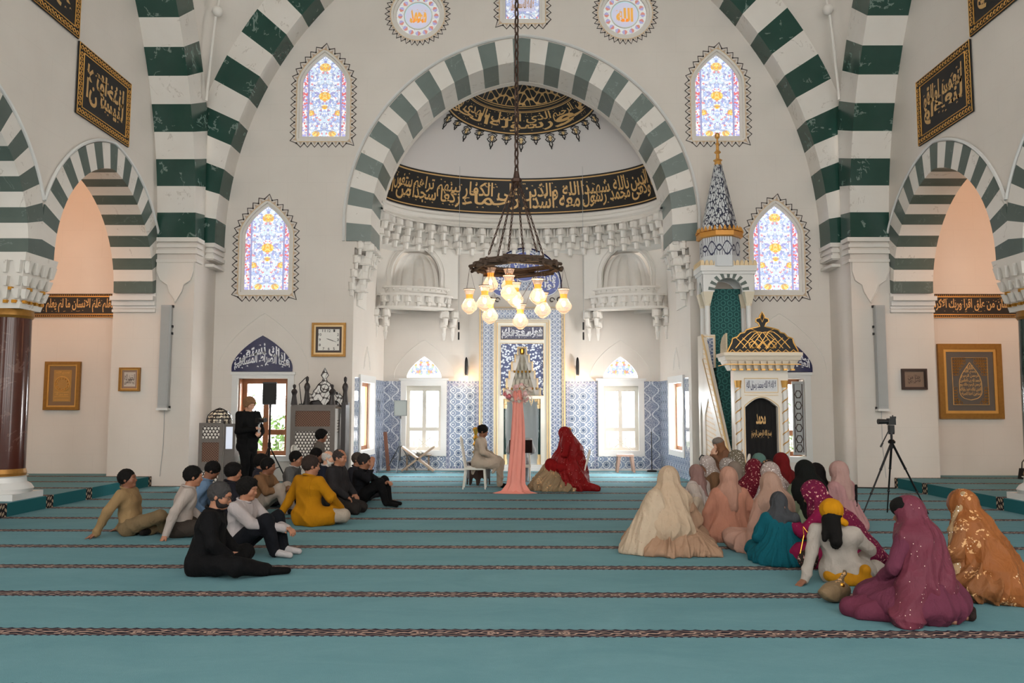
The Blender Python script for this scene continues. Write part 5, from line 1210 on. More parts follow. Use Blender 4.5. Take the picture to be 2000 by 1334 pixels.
for z in (2.44, 2.66): m.path([(-.68, -.19, z), (.68, -.19, z)], .010, 4); m.path([(-.68, -.19, z), (-.68, .4, z)], .010, 4)
P(m, 'gilt_drops', M['gold'])
hc = [(.70, 2.66), (.70, 2.70), (.62, 2.88), (.60, 2.98), (.50, 3.02), (.44, 3.10), (.36, 3.12), (.32, 3.18), (.20, 3.22), (.12, 3.24), (.05, 3.26), (.08, 3.34), (.13, 3.37), (.12, 3.44), (.05, 3.46), (.05, 3.50), (0, 3.60)]
poly = [(a*.92, 2.66+(z-2.66)*.80) for a, z in hc]; poly = poly+[(-a, z) for a, z in poly[::-1][1:]]
m = MB(); m.prism(poly, -.16, -.12, fy); cr_ = P(m, 'crest', M['black_panel'])
m = MB(); m.path([(a, -.165, z) for a, z in poly], .014, 5, closed=True)
for s in (-1, 1):
    for k in range(4):
        x0 = s*(.50-.13*k); m.path([(x0, -.168, 2.74), (x0-s*.10, -.168, 2.86), (x0-s*.22, -.168, 2.98+.02*k), (x0-s*.30, -.168, 3.04)], .009, 4); m.path([(x0, -.168, 2.94-.01*k), (x0-s*.12, -.168, 2.83), (x0-s*.2, -.168, 2.74)], .009, 4)
    m.path([(s*.18+.07*math.cos(q*.5)*(1), -.168, 2.80+.06*math.sin(q*.5)) for q in range(13)], .010, 4); m.path([(s*.06, -.168, 2.72), (s*.20, -.168, 2.90), (s*.05, -.168, 3.02), (s*.22, -.168, 3.10)], .010, 4)
for k in range(9): a = -.56+1.12*k/8; m.path([(a-.05, -.168, 2.67), (a, -.168, 2.71), (a+.05, -.168, 2.67)], .008, 4)
m.path([(0, -.168, 3.22), (.035, -.168, 3.30), (0, -.168, 3.37), (-.035, -.168, 3.30)], .010, 4, closed=True); m.build('gilt_crest_scroll', M['gold'], cr_)
m = MB(); pl2 = [(a*.55, z) for a, z in poly if z < 3.2]; m.prism([(.0, 2.66), (.42, 2.66), (.40, 2.84), (.30, 2.95), (.16, 3.0), (0, 3.02)], -.67, -.64, lambda a, z, h: (h, -.14+a, z)); P(m, 'side_crest', plain('cream_fret', L(214, 196, 160), .5, var=.3, vs=40))
# black curtain
m = MB(); vs = []; fs = []; n = 40
for j, z in enumerate((.02, .9, 1.66, 1.82)):
    for i in range(n+1): a = -.30+.60*i/n; vs.append((a, .12+.015*math.sin(a*60), z if j < 3 else 1.66+.17*math.cos(a/.30*PI/2)))
for j in range(3):
    for i in range(n): k = j*(n+1)+i; fs.append((k, k+1, k+n+2, k+n+1))
m.add(vs, fs); cu = P(m, 'black_curtain', plain('black_velvet', L(16, 14, 15), .9))
m = MB(); cali(m, 'محمد', -.08, .10, 1.34, 1.54, lambda u, v: (u, .09, v), off=.02, marks=False); m.build('curtain_lettering', M['text_gold'], cu); m = MB(); cali(m, 'بسم الله الرحمن الرحيم', -.17, .20, 1.08, 1.24, lambda u, v: (u, .09, v), rows=1, off=.02); m.build('curtain_lettering', M['text_gold'], cu); m = MB(); cali(m, 'الله', -.07, .09, .30, .50, lambda u, v: (u, .09, v), marks=False)
m.build('curtain_lettering', M['text_gold'], cu)
# stairs with green carpet and side walls
L_ = my1-my0; H_ = 2.75; ns = 11; hexm = T('green_hexagon_cloth', .8); x, y, z = hexm.xyz(); dd = hexm.voro(7.5, hexm.vec(x, z+y*.0, 0.0), 'DISTANCE_TO_EDGE', 'Distance', .12); hexm.col(hexm.mix(dd < .07, L(18, 66, 68), L(50, 108, 104))); rw = (z/.125).floor(); hx = (x+(rw % 2)*.072).cell(.144); hz = z.cell(.125); hr_ = ((hx*hx+hz*hz).sqrt()-.05).abs() < .012; hexm.col(hexm.mix(hr_, L(20, 74, 74), L(52, 112, 108)))
m = MB()
for k in range(ns): y0 = .35+(L_-1.1-.35)*k/ns; m.box(-.42, .42, y0, L_-.6, H_*k/ns*.9, H_*(k+1)/ns*.9)
P(m, 'stairs', hexm.m)
m = MB(); m.box(-.38, .38, L_-.22, L_-.18, 2.4, 4.25); P(m, 'green_backdrop', hexm.m)
pw = plain('pulpit_side_marble', L(216, 208, 196), .35, var=.04)
sf = T('gilded_lattice', .4); x, y, z = sf.xyz(); u = (y*.62+z*.78).cell(.14); v = (y*.78-z*.62).cell(.14); q = ((u*u+v*v).sqrt()-.055).abs() < .010; sf.col(sf.mix(q, L(222, 214, 200), L(214, 170, 104)))
fs3 = lambda s: (lambda a, z, h: (s*(hw-.04)+h*.0+(s*h), a, z))
for s in (-1, 1):
    m = MB(); yT = L_-.62
    m.prism([(.22, 0), (yT, 0), (yT, 3.16), (yT-.12, 3.12), (.22, .78)], 0, .06, fs3(s), [[(.5, .12), (.95, .12), (.95, .60), (.72, .80), (.5, .60)], [(1.15, .12), (yT-.1, .12), (yT-.1, 1.5), (yT-.4, 1.85), (1.15, 1.2)]]); P(m, 'stair_side', pw)
    m = MB(); m.prism([(.30, .62), (yT-.06, 2.72), (yT-.06, 3.06), (.30, .80)], .06, .07, fs3(s)); P(m, 'lattice_balustrade', sf.m)
    m = MB(); m.prism([(.5, .12), (.95, .12), (.95, .60), (.72, .80), (.5, .60)], .02, .04, fs3(s)); m.prism([(1.15, .12), (yT-.1, .12), (yT-.1, 1.5), (yT-.4, 1.85), (1.15, 1.2)], .02, .04, fs3(s)); P(m, 'fret_panel', sf.m)
    m = MB(); xx = s*(hw+.03)
    m.path([(xx, .24, .84), (xx, yT, 3.20)], .022, 6); m.path([(xx, .24, .58), (xx, yT, 2.68)], .010, 5); m.path([(xx, .5, .12), (xx, .95, .12), (xx, .95, .6), (xx, .72, .8), (xx, .5, .6)], .010, 4, closed=True); P(m, 'handrail_trim', M['cream_gold'])
# tower base and gallery
ty = L_-.40
m = MB(); m.prism([(ty-.24, 0), (ty+.24, 0), (ty+.24, 3.20), (ty-.24, 3.20)], 0, .06, fs3(-1), [[(ty-.10, .3), (ty+.10, .3), (ty+.10, 1.5), (ty, 1.8), (ty-.10, 1.5)]]); m.prism([(ty-.24, 0), (ty+.24, 0), (ty+.24, 3.20), (ty-.24, 3.20)], 0, .06, fs3(1)); m.box(-.5, .5, ty-.22, ty+.22, 2.4, 2.5); m.box(-.54, -.50, ty-.24, ty-.20, 0, 3.2); P(m, 'tower_base', pw)
m = MB(); m.box(-.545, -.30, ty-.27, ty-.245, 0, 3.2); P(m, 'tower_pilaster', pw)
m = MB(); m.box(-.50, -.35, ty-.275, ty-.27, 2.45, 3.12); P(m, 'tower_tile', M['tile_mihrab'])
m = MB()
for z in (2.40, 3.16, 1.9): m.path([(-.55, -.28+ty, z), (-.32, -.28+ty, z)], .010, 4)
for x in (-.54, -.31): m.path([(x, ty-.28, .1), (x, ty-.28, 3.18)], .010, 4)
P(m, 'tower_trim', M['cream_gold'])
tr = .50
for sx in (-1, 1):
    for sy in (-1, 1):
        m = MB(); m.tube((sx*.44, ty+sy*.40*.55, 2.5), (sx*.44, ty+sy*.40*.55, 3.86), .055, n=12); P(m, 'gallery_column', M['marblewhite'], .6)
        m = MB(); m.frustum(sx*.44, ty+sy*.22, 3.86, 4.12, .055, .055, .11, .11); m.lathe([(.062, 3.82), (.07, 3.86), (.06, 3.9)], (sx*.44, ty+sy*.22, 0), 10); P(m, 'gallery_capital', plain('gallery_cap', L(222, 212, 190), .4))
for sy in (-1, 1):
    hs = [(.30*math.cos(PI*i/14), 4.12+.30*math.sin(PI*i/14)**.9) for i in range(15)][::-1]
    m = MB(); m.prism([(-.54, 4.12), (-.30, 4.12)]+hs[1:-1]+[(.30, 4.12), (.54, 4.12), (.54, 4.56), (-.54, 4.56)], ty+sy*.27-.03, ty+sy*.27+.03, fy); P(m, 'gallery_arch', M['marblewhite'])
    m = MB()
    for k in range(9):
        a = PI*(k+.25)/9; a2 = PI*(k+.75)/9; yy = ty-.27-.035 if sy < 0 else ty+.27+.032
        m.add([(.30*math.cos(a), yy, 4.12+.30*math.sin(a)), (.44*math.cos(a), yy, 4.12+.42*math.sin(a)), (.44*math.cos(a2), yy, 4.12+.42*math.sin(a2)), (.30*math.cos(a2), yy, 4.12+.30*math.sin(a2))], [(0, 1, 2, 3)])
    P(m, 'arch_stripes', M['green_small'])
for sx in (-1, 1): m = MB(); m.prism([(ty-.27, 4.12), (ty+.27, 4.12), (ty+.27, 4.56), (ty-.27, 4.56)], 0, .05, lambda a, z, h, sx=sx: (sx*(.49+h), a, z), [[(ty-.18, 4.13), (ty+.18, 4.13), (ty+.10, 4.32), (ty, 4.38), (ty-.10, 4.32)]]); P(m, 'gallery_arch', M['marblewhite'])
m = MB(); m.box(-.60, .60, ty-.36, ty+.36, 4.56, 4.68); m.box(-.57, .57, ty-.33, ty+.33, 4.50, 4.56); P(m, 'gallery_cornice', M['marblewhite'])
m = MB()
for k in range(13): a = -.56+1.12*k/12; m.prism([(a-.045, 4.68), (a+.045, 4.68), (a+.03, 4.77), (a, 4.80), (a-.03, 4.77)], ty-.36, ty-.33, fy)
for k in range(7): a = ty-.30+.60*k/6; m.prism([(a-.045, 4.68), (a+.045, 4.68), (a, 4.80)], -.60, -.57, lambda a_, z, h: (h, a_, z))
P(m, 'gilt_cresting', plain('pale_gilt_cresting', L(226, 200, 156), .45))
cx_, cy_ = -.10, ty
m = MB(); m.lathe([(.43, 4.66), (.43, 5.36)], (cx_, cy_, 0), 8, a0=PI/8, a1=2*PI+PI/8); dr = T('navy_scroll_drum', .35); x, y, z = dr.xyz(); ph = (y-cy_).atan2(x-cx_)*.43
w1 = ((ph*18).sin()*.10+(z-5.02)).abs() < .022; w2 = ((ph*18).sin()*-.10+(z-5.10)).abs() < .018; w3 = ((ph*9).cell(.52).abs()-((z*20).sin()*.06+.1)).abs() < .03; dr.col(dr.mix(w1.mx(w2).mx(w3*(z > 4.9)), L(200, 204, 208), L(38, 42, 72))); P(m, 'spire_drum', dr.m)
m = MB(); m.lathe([(.46, 5.30), (.50, 5.32), (.50, 5.42), (.46, 5.44)], (cx_, cy_, 0), 8, a0=PI/8, a1=2*PI+PI/8)
for k in range(28): a = 2*PI*k/28; m.frustum(cx_+.47*math.cos(a), cy_+.47*math.sin(a), 5.43, 5.54, .04, .04, .005, .005)
P(m, 'gilt_crown', plain('crown_gold', L(214, 152, 72), .4, .35))
m = MB(); m.lathe([(.42, 5.42), (.085, 6.98)], (cx_, cy_, 0), 8, a0=PI/8, a1=2*PI+PI/8)
t = T('navy_scroll_cone', .35); x, y, z = t.xyz(); ph = (y-cy_).atan2(x-cx_)*1.2; a_ = ph*6; b_ = z*13
w1 = (a_*2+(b_*1.3).sin()*1.2).sin()+(b_*1.4+(a_*1.7).sin()*1.5).sin(); w2 = (a_*3.1+(b_*2).cos()*1.1).cos()+(b_*2.9+(a_*2.2).cos()*1.4).cos()
t.col(t.mix((w1.abs() < .42).mx(w2.abs() < .36), L(204, 208, 210), L(36, 40, 64))); P(m, 'spire_cone', t.m)
m = MB(); m.lathe([(.085, 6.96), (.07, 7.05), (.10, 7.08), (.04, 7.12), (.035, 7.22), (.075, 7.26), (.035, 7.31), (.03, 7.42), (.05, 7.45), (.02, 7.49), (.02, 7.56), (.055, 7.60), (.06, 7.66), (.03, 7.70), (0, 7.71)], (cx_, cy_, 0), 14); P(m, 'gilt_finial', plain('finial_gold', L(216, 160, 84), .35, .4), .6)

c = empty('shoulder_bag', (10.35, 16.6, .2), .4, 'small black shoulder bag on the right platform beyond the green column', 'bag'); m = MB(); m.frustum(0, 0, 0, .22, .16, .07, .13, .05); m.build('bag_body', M['black'], c); m = MB(); m.path([(-.12, 0, .2), (-.10, 0, .34), (0, 0, .42), (.10, 0, .34), (.12, 0, .2)], .012, 6); m.build('strap', M['black'], c)
# ================================================================ PEOPLE: smooth bodies grown from a distance field
f32 = np.float32
def nets(Vv, lo, res):
    """surface nets on a value grid -> verts, quads"""
    s = Vv < 0; nx, ny, nz = Vv.shape
    c = np.zeros((nx-1, ny-1, nz-1, 3), f32); n = np.zeros((nx-1, ny-1, nz-1), f32)
    cor = [(i, j, k) for i in (0, 1) for j in (0, 1) for k in (0, 1)]
    sl = lambda q: tuple(slice(q[a], Vv.shape[a]-1+q[a]) for a in range(3))
    for a in range(3):
        for q in cor:
            if q[a]: continue
            p = list(q); p[a] = 1; p = tuple(p); v0, v1 = Vv[sl(q)], Vv[sl(p)]; m = (v0 < 0) != (v1 < 0)
            t = np.where(m, v0/np.where(m, v0-v1, 1), 0)
            for b_ in range(3): c[..., b_] += np.where(m, q[b_]+(t if b_ == a else 0), 0)
            n += m
    act = n > 0; idx = -np.ones(act.shape, np.int64); idx[act] = np.arange(act.sum())
    ijk = np.argwhere(act); vs = (ijk+c[act]/n[act][:, None])*res+np.array(lo)
    fs = []
    for a in range(3):
        b_, d_ = (a+1) % 3, (a+2) % 3
        A = [slice(None)]*3; B = [slice(None)]*3; A[a] = slice(0, -1); B[a] = slice(1, None)
        s0, s1 = s[tuple(A)], s[tuple(B)]; e = np.argwhere(s0 != s1)
        e = e[(e[:, b_] > 0) & (e[:, d_] > 0) & (e[:, b_] < Vv.shape[b_]-1) & (e[:, d_] < Vv.shape[d_]-1)]
        if not len(e): continue
        fl = s0[tuple(e.T)]
        def g(o1, o2): q = e.copy(); q[:, b_] -= o1; q[:, d_] -= o2; return idx[tuple(q.T)]
        F = np.stack([g(1, 1), g(0, 1), g(0, 0), g(1, 0)], 1); F[~fl] = F[~fl][:, ::-1]; fs.append(F)
    return vs, (np.concatenate(fs) if fs else np.zeros((0, 4), int))
v3 = lambda *a: np.array(a, f32)
def rot(yaw=0, pitch=0, roll=0):      # local +X forward; pitch>0 looks down
    return np.array(Matrix.Rotation(yaw, 3, 'Z') @ Matrix.Rotation(pitch, 3, 'Y') @ Matrix.Rotation(roll, 3, 'X'), f32)
def grow(prims, res, fold=None, floor=True, cut=()):
    """prims: ('c',a,b,ra,rb,k[,flat]) capsule-cone | ('e',c,r,R,k) ellipsoid | ('-e',...) carved"""
    lo = np.full(3, 9.); hi = np.full(3, -9.)
    for p in prims:
        if p[0] == 'c':
            for q, r in ((p[1], p[3]), (p[2], p[4])): lo = np.minimum(lo, q-r); hi = np.maximum(hi, q+r)
        elif p[0] == 'e': lo = np.minimum(lo, p[1]-max(p[2])); hi = np.maximum(hi, p[1]+max(p[2]))
    lo -= .05; hi += .05
    if floor: lo[2] = max(lo[2], -.012)
    N = np.ceil((hi-lo)/res).astype(int)+1; ax = [lo[i]+res*np.arange(N[i]) for i in range(3)]; ax = [a.astype(f32) for a in ax]
    D = np.full(N, .2, f32)
    for p in prims:
        if p[0] == 'c': l = np.minimum(p[1]-p[3], p[2]-p[4]); h = np.maximum(p[1]+p[3], p[2]+p[4])
        else: l = p[1]-max(p[2]); h = p[1]+max(p[2])
        k = p[5] if p[0] == 'c' else p[4]; mg = .03+k
        i0 = np.maximum(0, ((l-mg-lo)/res).astype(int)); i1 = np.minimum(N, ((h+mg-lo)/res).astype(int)+2)
        if (i1 <= i0).any(): continue
        X = ax[0][i0[0]:i1[0], None, None]; Y = ax[1][None, i0[1]:i1[1], None]; Z = ax[2][None, None, i0[2]:i1[2]]
        S = (slice(i0[0], i1[0]), slice(i0[1], i1[1]), slice(i0[2], i1[2]))
        if p[0] == 'c':
            a, b_, ra, rb = p[1:5]; ba = b_-a; L2 = float(ba@ba)+1e-9
            px, py, pz = X-a[0], Y-a[1], Z-a[2]; t = np.clip((px*ba[0]+py*ba[1]+pz*ba[2])/L2, 0, 1)
            d = np.sqrt((px-t*ba[0])**2+(py-t*ba[1])**2+(pz-t*ba[2])**2)-(ra+(rb-ra)*t)
        else:
            c, r, R = p[1], np.array(p[2], f32), p[3]
            px, py, pz = X-c[0], Y-c[1], Z-c[2]
            if R is not None: px, py, pz = [px*R[0, i]+py*R[1, i]+pz*R[2, i] for i in range(3)]
            k0 = np.sqrt((px/r[0])**2+(py/r[1])**2+(pz/r[2])**2)+1e-6; k1 = np.sqrt((px/r[0]**2)**2+(py/r[1]**2)**2+(pz/r[2]**2)**2)+1e-6
            d = k0*(k0-1)/k1
        cur = D[S]
        if p[0] == '-e':
            h_ = np.maximum(k-np.abs(cur+d), 0)/max(k, 1e-4); D[S] = np.maximum(cur, -d)+h_*h_*k*.25
        else:
            h_ = np.maximum(k-np.abs(cur-d), 0)/max(k, 1e-4); D[S] = np.minimum(cur, d)-h_*h_*k*.25
    X = ax[0][:, None, None]; Y = ax[1][None, :, None]; Z = ax[2][None, None, :]
    if fold: D = D+fold(X, Y, Z)
    for n_, o_ in cut: D = np.maximum(D, (X-o_[0])*n_[0]+(Y-o_[1])*n_[1]+(Z-o_[2])*n_[2])
    if floor: D = np.maximum(D, -(Z+.0))
    D[0] = D[-1] = .2; D[:, 0] = D[:, -1] = .2; D[:, :, 0] = D[:, :, -1] = .2
    return nets(D, lo, res)
def wrinkle(amp=.005, f=26, seed=0, vert=0):
    a = seed*1.7
    def fn(X, Y, Z):
        w_ = np.sin(X*9+a)+np.sin(Y*8+a*2)+.7*np.sin(Z*7+a*3); u = np.abs(np.sin(Z*f*.42+X*6+w_*1.5+a)); m_ = .55+.45*np.sin(X*7-Y*9+Z*5+a)
        u2 = np.abs(np.sin(Y*f*.45-Z*f*.3+w_*1.3)); return (-amp*1.7*((1-u)**1.6*m_+(1-u2)**2*(1-m_)*.8)+amp*.5).astype(f32)
    return fn
def drapef(cx, cy, n, amp, z1, seed=0, sw=2.0, amp0=.15):
    def fn(X, Y, Z):
        ph = np.arctan2(Y-cy, X-cx); g = np.clip((z1-Z)/z1, 0, 1)*(1-amp0)+amp0
        w_ = .8*np.sin(Z*6+seed)+.6*np.sin(ph*2+seed*2)+.4*np.sin(Z*13+ph*3+seed)
        r1 = (1-np.abs(np.sin(n*.5*ph+w_+sw*Z)))**1.5; r2 = (1-np.abs(np.sin(n*.9*ph-Z*5+w_*1.4+seed)))**2; r3 = (1-np.abs(np.sin(Z*14+ph*2.2*np.sin(seed)+w_*1.6)))**2
        return (-amp*1.5*g*(r1*1.5+r2*.8+r3*.6)+amp*g*.8).astype(f32)
    return fn
def mesh_obj(name, parts, mat, parent, s=1.0):
    V_ = []; F_ = []; o = 0
    for vs, fs in parts:
        V_.append(vs*s); F_.append(fs+o); o += len(vs)
    V_ = np.concatenate(V_); F_ = np.concatenate(F_)
    me = bpy.data.meshes.new(name); me.vertices.add(len(V_)); me.vertices.foreach_set('co', V_.astype(f32).ravel()); me.loops.add(len(F_)*4); me.loops.foreach_set('vertex_index', F_.astype(np.int32).ravel())
    me.polygons.add(len(F_)); me.polygons.foreach_set('loop_start', np.arange(0, len(F_)*4, 4, dtype=np.int32)); me.polygons.foreach_set('use_smooth', np.ones(len(F_), bool)); me.update(calc_edges=True); me.validate()
    me.materials.append(mat); ob = bpy.data.objects.new(name, me); COL.objects.link(ob); ob.parent = parent; return ob
_C = {}
def cloth(c, kind='plain', rough=.85):
    key = (c, kind)
    if key in _C: return _C[key]
    t = T('%s_cloth' % kind, rough, spec=.12); x, y, z = t.xyz(); base = tuple(q*(.62 if sum(c) > 330 else .76) for q in L(*c)[:3])+(1,); dk = tuple(q*.72 for q in base[:3])+(1,); lt = tuple(min(1, q*1.25+.02) for q in base[:3])+(1,)
    col = t.mix(t.noise(5, 4), base, dk)
    if kind == 'sequin': d = t.voro(30); col = t.mix((d < .10)*(t.noise(9, 2) > .45), col, L(240, 214, 200)); t.p.inputs['Roughness'].default_value = .5
    if kind == 'floral': col = t.mix((t.noise(34, 3) > .63), col, L(196, 150, 140)); col = t.mix(t.voro(40) < .16, col, L(150, 60, 70))
    if kind == 'goldfloral': col = t.mix(t.noise(3, 2) > .52, col, dk); col = t.mix((t.noise(30, 4, dist=.6) > .58)*(t.voro(5.5) < .42), col, L(206, 160, 112)); col = t.mix((t.voro(40) < .25)*(t.voro(5.5) < .30), col, L(222, 190, 156)); t.p.inputs['Roughness'].default_value = .45
    if kind == 'lace': col = t.mix(t.voro(38) < .22, col, L(250, 248, 246)); col = t.mix(t.noise(30, 3) > .60, col, dk)
    if kind == 'satin': t.p.inputs['Roughness'].default_value = .38; col = t.mix(t.noise(3, 3), base, lt)
    if kind == 'embroid': col = t.mix((t.voro(24) < .12)*(t.noise(4, 2) > .42), col, L(150, 120, 110))
    if kind == 'grid': col = t.mix((((x*60).sin() > .8).mx((z*60).sin() > .8))*.5, col, dk)
    t.col(col); t.bump(t.noise(10, 3, .55, t.vec(x, y, z*.4), 1.2)+t.noise(60, 2)*.12, .55, .035); _C[key] = t.m; return t.m
def skin_m(c):
    if ('skin', c) in _C: return _C[('skin', c)]
    t = T('skin', .55, Subsurface_Weight=0.06); t.col(t.mix(t.noise(14, 3), L(*c), tuple(q*.88 for q in L(*c)[:3])+(1,))); _C[('skin', c)] = t.m; return t.m
def hair_m(c):
    if ('hair', c) in _C: return _C[('hair', c)]
    t = T('hair', .85, spec=.2); x, y, z = t.xyz(); t.col(t.mix(t.noise(55, 3), L(*c), tuple(q*.55 for q in L(*c)[:3])+(1,))); t.bump(t.noise(90, 2), .5, .006); _C[('hair', c)] = t.m; return t.m
TAN, BRN, FAIR = (158, 108, 82), (124, 80, 58), (206, 158, 132)

def J0(pose):
    j = dict(pel=v3(0, 0, .11), chest=v3(.03, 0, .42), neck=v3(.03, 0, .60), head=v3(.055, 0, .735), yaw=0., pitch=.1, roll=0.)
    def lr(nm, x, y, z): j[nm+'L'] = v3(x, y, z); j[nm+'R'] = v3(x, -y, z)
    lr('sh', .02, .185, .545); lr('hi', .0, .09, .11); lr('el', .10, .27, .32); lr('wr', .27, .17, .18); lr('kn', .36, .30, .13); lr('an', .26, -.02, .06); lr('to', .20, -.16, .045)
    if pose == 'kneesup': lr('kn', .40, .15, .40); lr('an', .50, .11, .07); lr('to', .68, .12, .035); lr('el', .24, .25, .36); lr('wr', .46, .07, .38)
    if pose == 'kneel':
        for k_ in ('pel', 'chest', 'neck', 'head', 'shL', 'shR', 'hiL', 'hiR', 'elL', 'elR', 'wrL', 'wrR'): j[k_][2] += .09
        lr('kn', .40, .13, .085); lr('an', -.08, .11, .06); lr('to', -.26, .10, .04)
    if pose == 'chair':
        for k_ in ('pel', 'chest', 'neck', 'head', 'shL', 'shR', 'hiL', 'hiR', 'elL', 'elR', 'wrL', 'wrR'): j[k_][2] += .42
        lr('kn', .44, .12, .52); lr('an', .44, .12, .09); lr('to', .62, .13, .035); lr('wr', .34, .10, .62)
    if pose == 'stand':
        for k_ in ('pel', 'chest', 'neck', 'head', 'shL', 'shR', 'hiL', 'hiR', 'elL', 'elR', 'wrL', 'wrR'): j[k_][2] += .86
        j['chest'] = v3(.0, 0, 1.28); j['neck'] = v3(.0, 0, 1.49); j['head'] = v3(.03, 0, 1.63); lr('sh', .0, .19, 1.44); lr('kn', .03, .10, .50); lr('an', -.02, .10, .09); lr('to', .18, .12, .035); lr('el', .02, .27, 1.14); lr('wr', .22, .10, 1.14)
    return j
def shift(j, keys, d):
    for k_ in keys: j[k_] = j[k_]+v3(*d)
UP = ('chest', 'neck', 'head', 'shL', 'shR', 'elL', 'elR', 'wrL', 'wrR')
def lean(j, dx=0, dy=0, arms=True):
    """tilt the torso from the pelvis"""
    h0 = j['pel'][2]; H = j['head'][2]-h0
    for k_ in ('chest', 'neck', 'head', 'shL', 'shR')+(('elL', 'elR', 'wrL', 'wrR') if arms else ()):
        f_ = (j[k_][2]-h0)/H; j[k_] = j[k_]+v3(dx*f_, dy*f_, -abs(dx)*.15*f_)
    return j
def head_prims(j, ears=True, k=.02):
    R = rot(j['yaw'], j['pitch'], j['roll']); c = j['head']; q = lambda x, y, z: c+R@v3(x, y, z)
    p = [('e', q(-.008, 0, .02), (.098, .077, .098), R, .0), ('e', q(.028, 0, -.045), (.062, .056, .075), R, .04), ('c', q(.082, 0, -.005), q(.104, 0, -.036), .011, .015, .018), ('e', q(.062, 0, -.098), (.030, .030, .022), R, .03),
         ('e', q(.080, 0, .022), (.022, .050, .014), R, .02), ('-e', q(.100, .032, -.006), (.016, .018, .011), R, .012), ('-e', q(.100, -.032, -.006), (.016, .018, .011), R, .012),
         ('e', q(.084, .032, -.008), (.012, .013, .009), R, .004), ('e', q(.084, -.032, -.008), (.012, .013, .009), R, .004), ('e', q(.088, 0, -.064), (.014, .024, .009), R, .010),
         ('e', q(.055, .040, -.035), (.03, .022, .028), R, .03), ('e', q(.055, -.040, -.035), (.03, .022, .028), R, .03)]
    if ears: p += [('e', q(-.005, .080, -.012), (.018, .010, .030), R, .008), ('e', q(-.005, -.080, -.012), (.018, .010, .030), R, .008)]
    p.append(('c', c+R@v3(-.015, 0, -.04), j['neck']+v3(0, 0, -.02), .052, .060, .03))
    return p, R, q
def hand(wr, d, n, curl=.5, side=1):
    d = d/np.linalg.norm(d); n = n-d*(n@d); n /= np.linalg.norm(n); u = np.cross(n, d)*side
    p = [('c', wr, wr+d*.03, .026, .028, 0.), ('c', wr+d*.03+u*.018, wr+d*.085+u*.022, .018, .015, .02), ('c', wr+d*.03-u*.018, wr+d*.08-u*.022, .018, .014, .02), ('c', wr+d*.03, wr+d*.088, .018, .015, .02)]
    for i, (o_, ln) in enumerate(((.030, .038), (.010, .044), (-.011, .041), (-.031, .032))):
        b0 = wr+d*.088+u*o_; c1, c2 = curl*.9, curl*2.0
        m1 = b0+(d*math.cos(c1)+n*math.sin(c1))*ln; m2 = m1+(d*math.cos(c2)+n*math.sin(c2))*ln*.85
        p += [('c', b0, m1, .0105, .0095, .006), ('c', m1, m2, .0095, .0075, .004)]
    t0 = wr+d*.025+u*.026; t1 = t0+(d*.65+u*.7+n*.35)/1.02*.042; p += [('c', t0, t1, .014, .0115, .012), ('c', t1, t1+(d*.9+u*.15+n*.4)*.032, .011, .0085, .004)]
    return p
def torso_prims(j, g=0., belly=0.):
    pe, ch, nk = j['pel'], j['chest'], j['neck']; mid = (pe+ch)/2
    return [('c', j['shL']+v3(0, -.03, -.01), j['shR']+v3(0, .03, -.01), .062+g, .062+g, .0), ('c', ch+v3(0, .07, .02), ch+v3(0, -.07, .02), .105+g, .105+g, .06), ('c', mid+v3(belly*.5, .045, 0), mid+v3(belly*.5, -.045, 0), .105+g+belly*.4, .105+g+belly*.4, .07),
            ('c', pe+v3(0, .07, .0), pe+v3(0, -.07, .0), .105+g, .105+g, .07), ('c', nk+v3(-.01, 0, -.06), nk, .07+g, .052+g*.6, .04)]
def arm_prims(j, s, g=0.): a, b_, c = j['sh'+s], j['el'+s], j['wr'+s]; return [('c', a, b_, .058+g, .046+g, .03), ('c', b_, c, .046+g, .030+g, .02)]
def leg_prims(j, s, g=0.): a, b_, c = j['hi'+s], j['kn'+s], j['an'+s]; return [('c', a, b_, .092+g, .062+g, .04), ('c', b_, c, .062+g, .040+g, .03)]
def foot_prims(j, s, g=0.): a, t_ = j['an'+s], j['to'+s]; return [('c', a+v3(0, 0, -.01), t_, .038+g, .028+g, .02)]
def hair_prims(j, style):
    R = rot(j['yaw'], j['pitch'], j['roll']); c = j['head']; q = lambda x, y, z: c+R@v3(x, y, z)
    g = {'short': .015, 'thick': .024, 'curly': .030, 'grey': .014, 'balding': .010, 'long': .018, 'rim': .008}[style]
    p = [('e', q(-.016, 0, .024), (.096+g, .077+g, .094+g), R, .0)]
    if style == 'long': p += [('c', q(-.06, 0, 0), q(-.12, 0, -.30), .08, .05, .05)]
    if style in ('thick', 'curly'): p += [('e', q(.04, 0, .085), (.06, .062, .035), R, .03)]
    p += [('-e', q(.115, 0, -.035), (.078, .10, .088), R, .008), ('-e', q(.035, 0, -.11), (.10, .12, .075), R, .008), ('-e', q(-.02, 0, -.15), (.16, .12, .065), R, .01)]
    if style == 'balding': p += [('-e', q(.05, 0, .13), (.10, .055, .075), R, .01)]
    if style == 'rim': p += [('-e', q(.02, 0, .13), (.14, .075, .11), R, .01)]
    return p, R, q
def beard_prims(j, full=1.):
    R = rot(j['yaw'], j['pitch'], j['roll']); c = j['head']; q = lambda x, y, z: c+R@v3(x, y, z)
    return [('e', q(.034, 0, -.072), (.066, .064, .062*full), R, .0), ('c', q(.0, .072, -.03), q(.03, .05, -.085), .014, .02, .02), ('c', q(.0, -.072, -.03), q(.03, -.05, -.085), .014, .02, .02), ('-e', q(.115, 0, -.020), (.050, .052, .040), R, .006), ('-e', q(.10, 0, -.064), (.014, .020, .006), R, .003), ('-e', q(.03, 0, .03), (.16, .14, .062), R, .008)]
HQ = 1.0
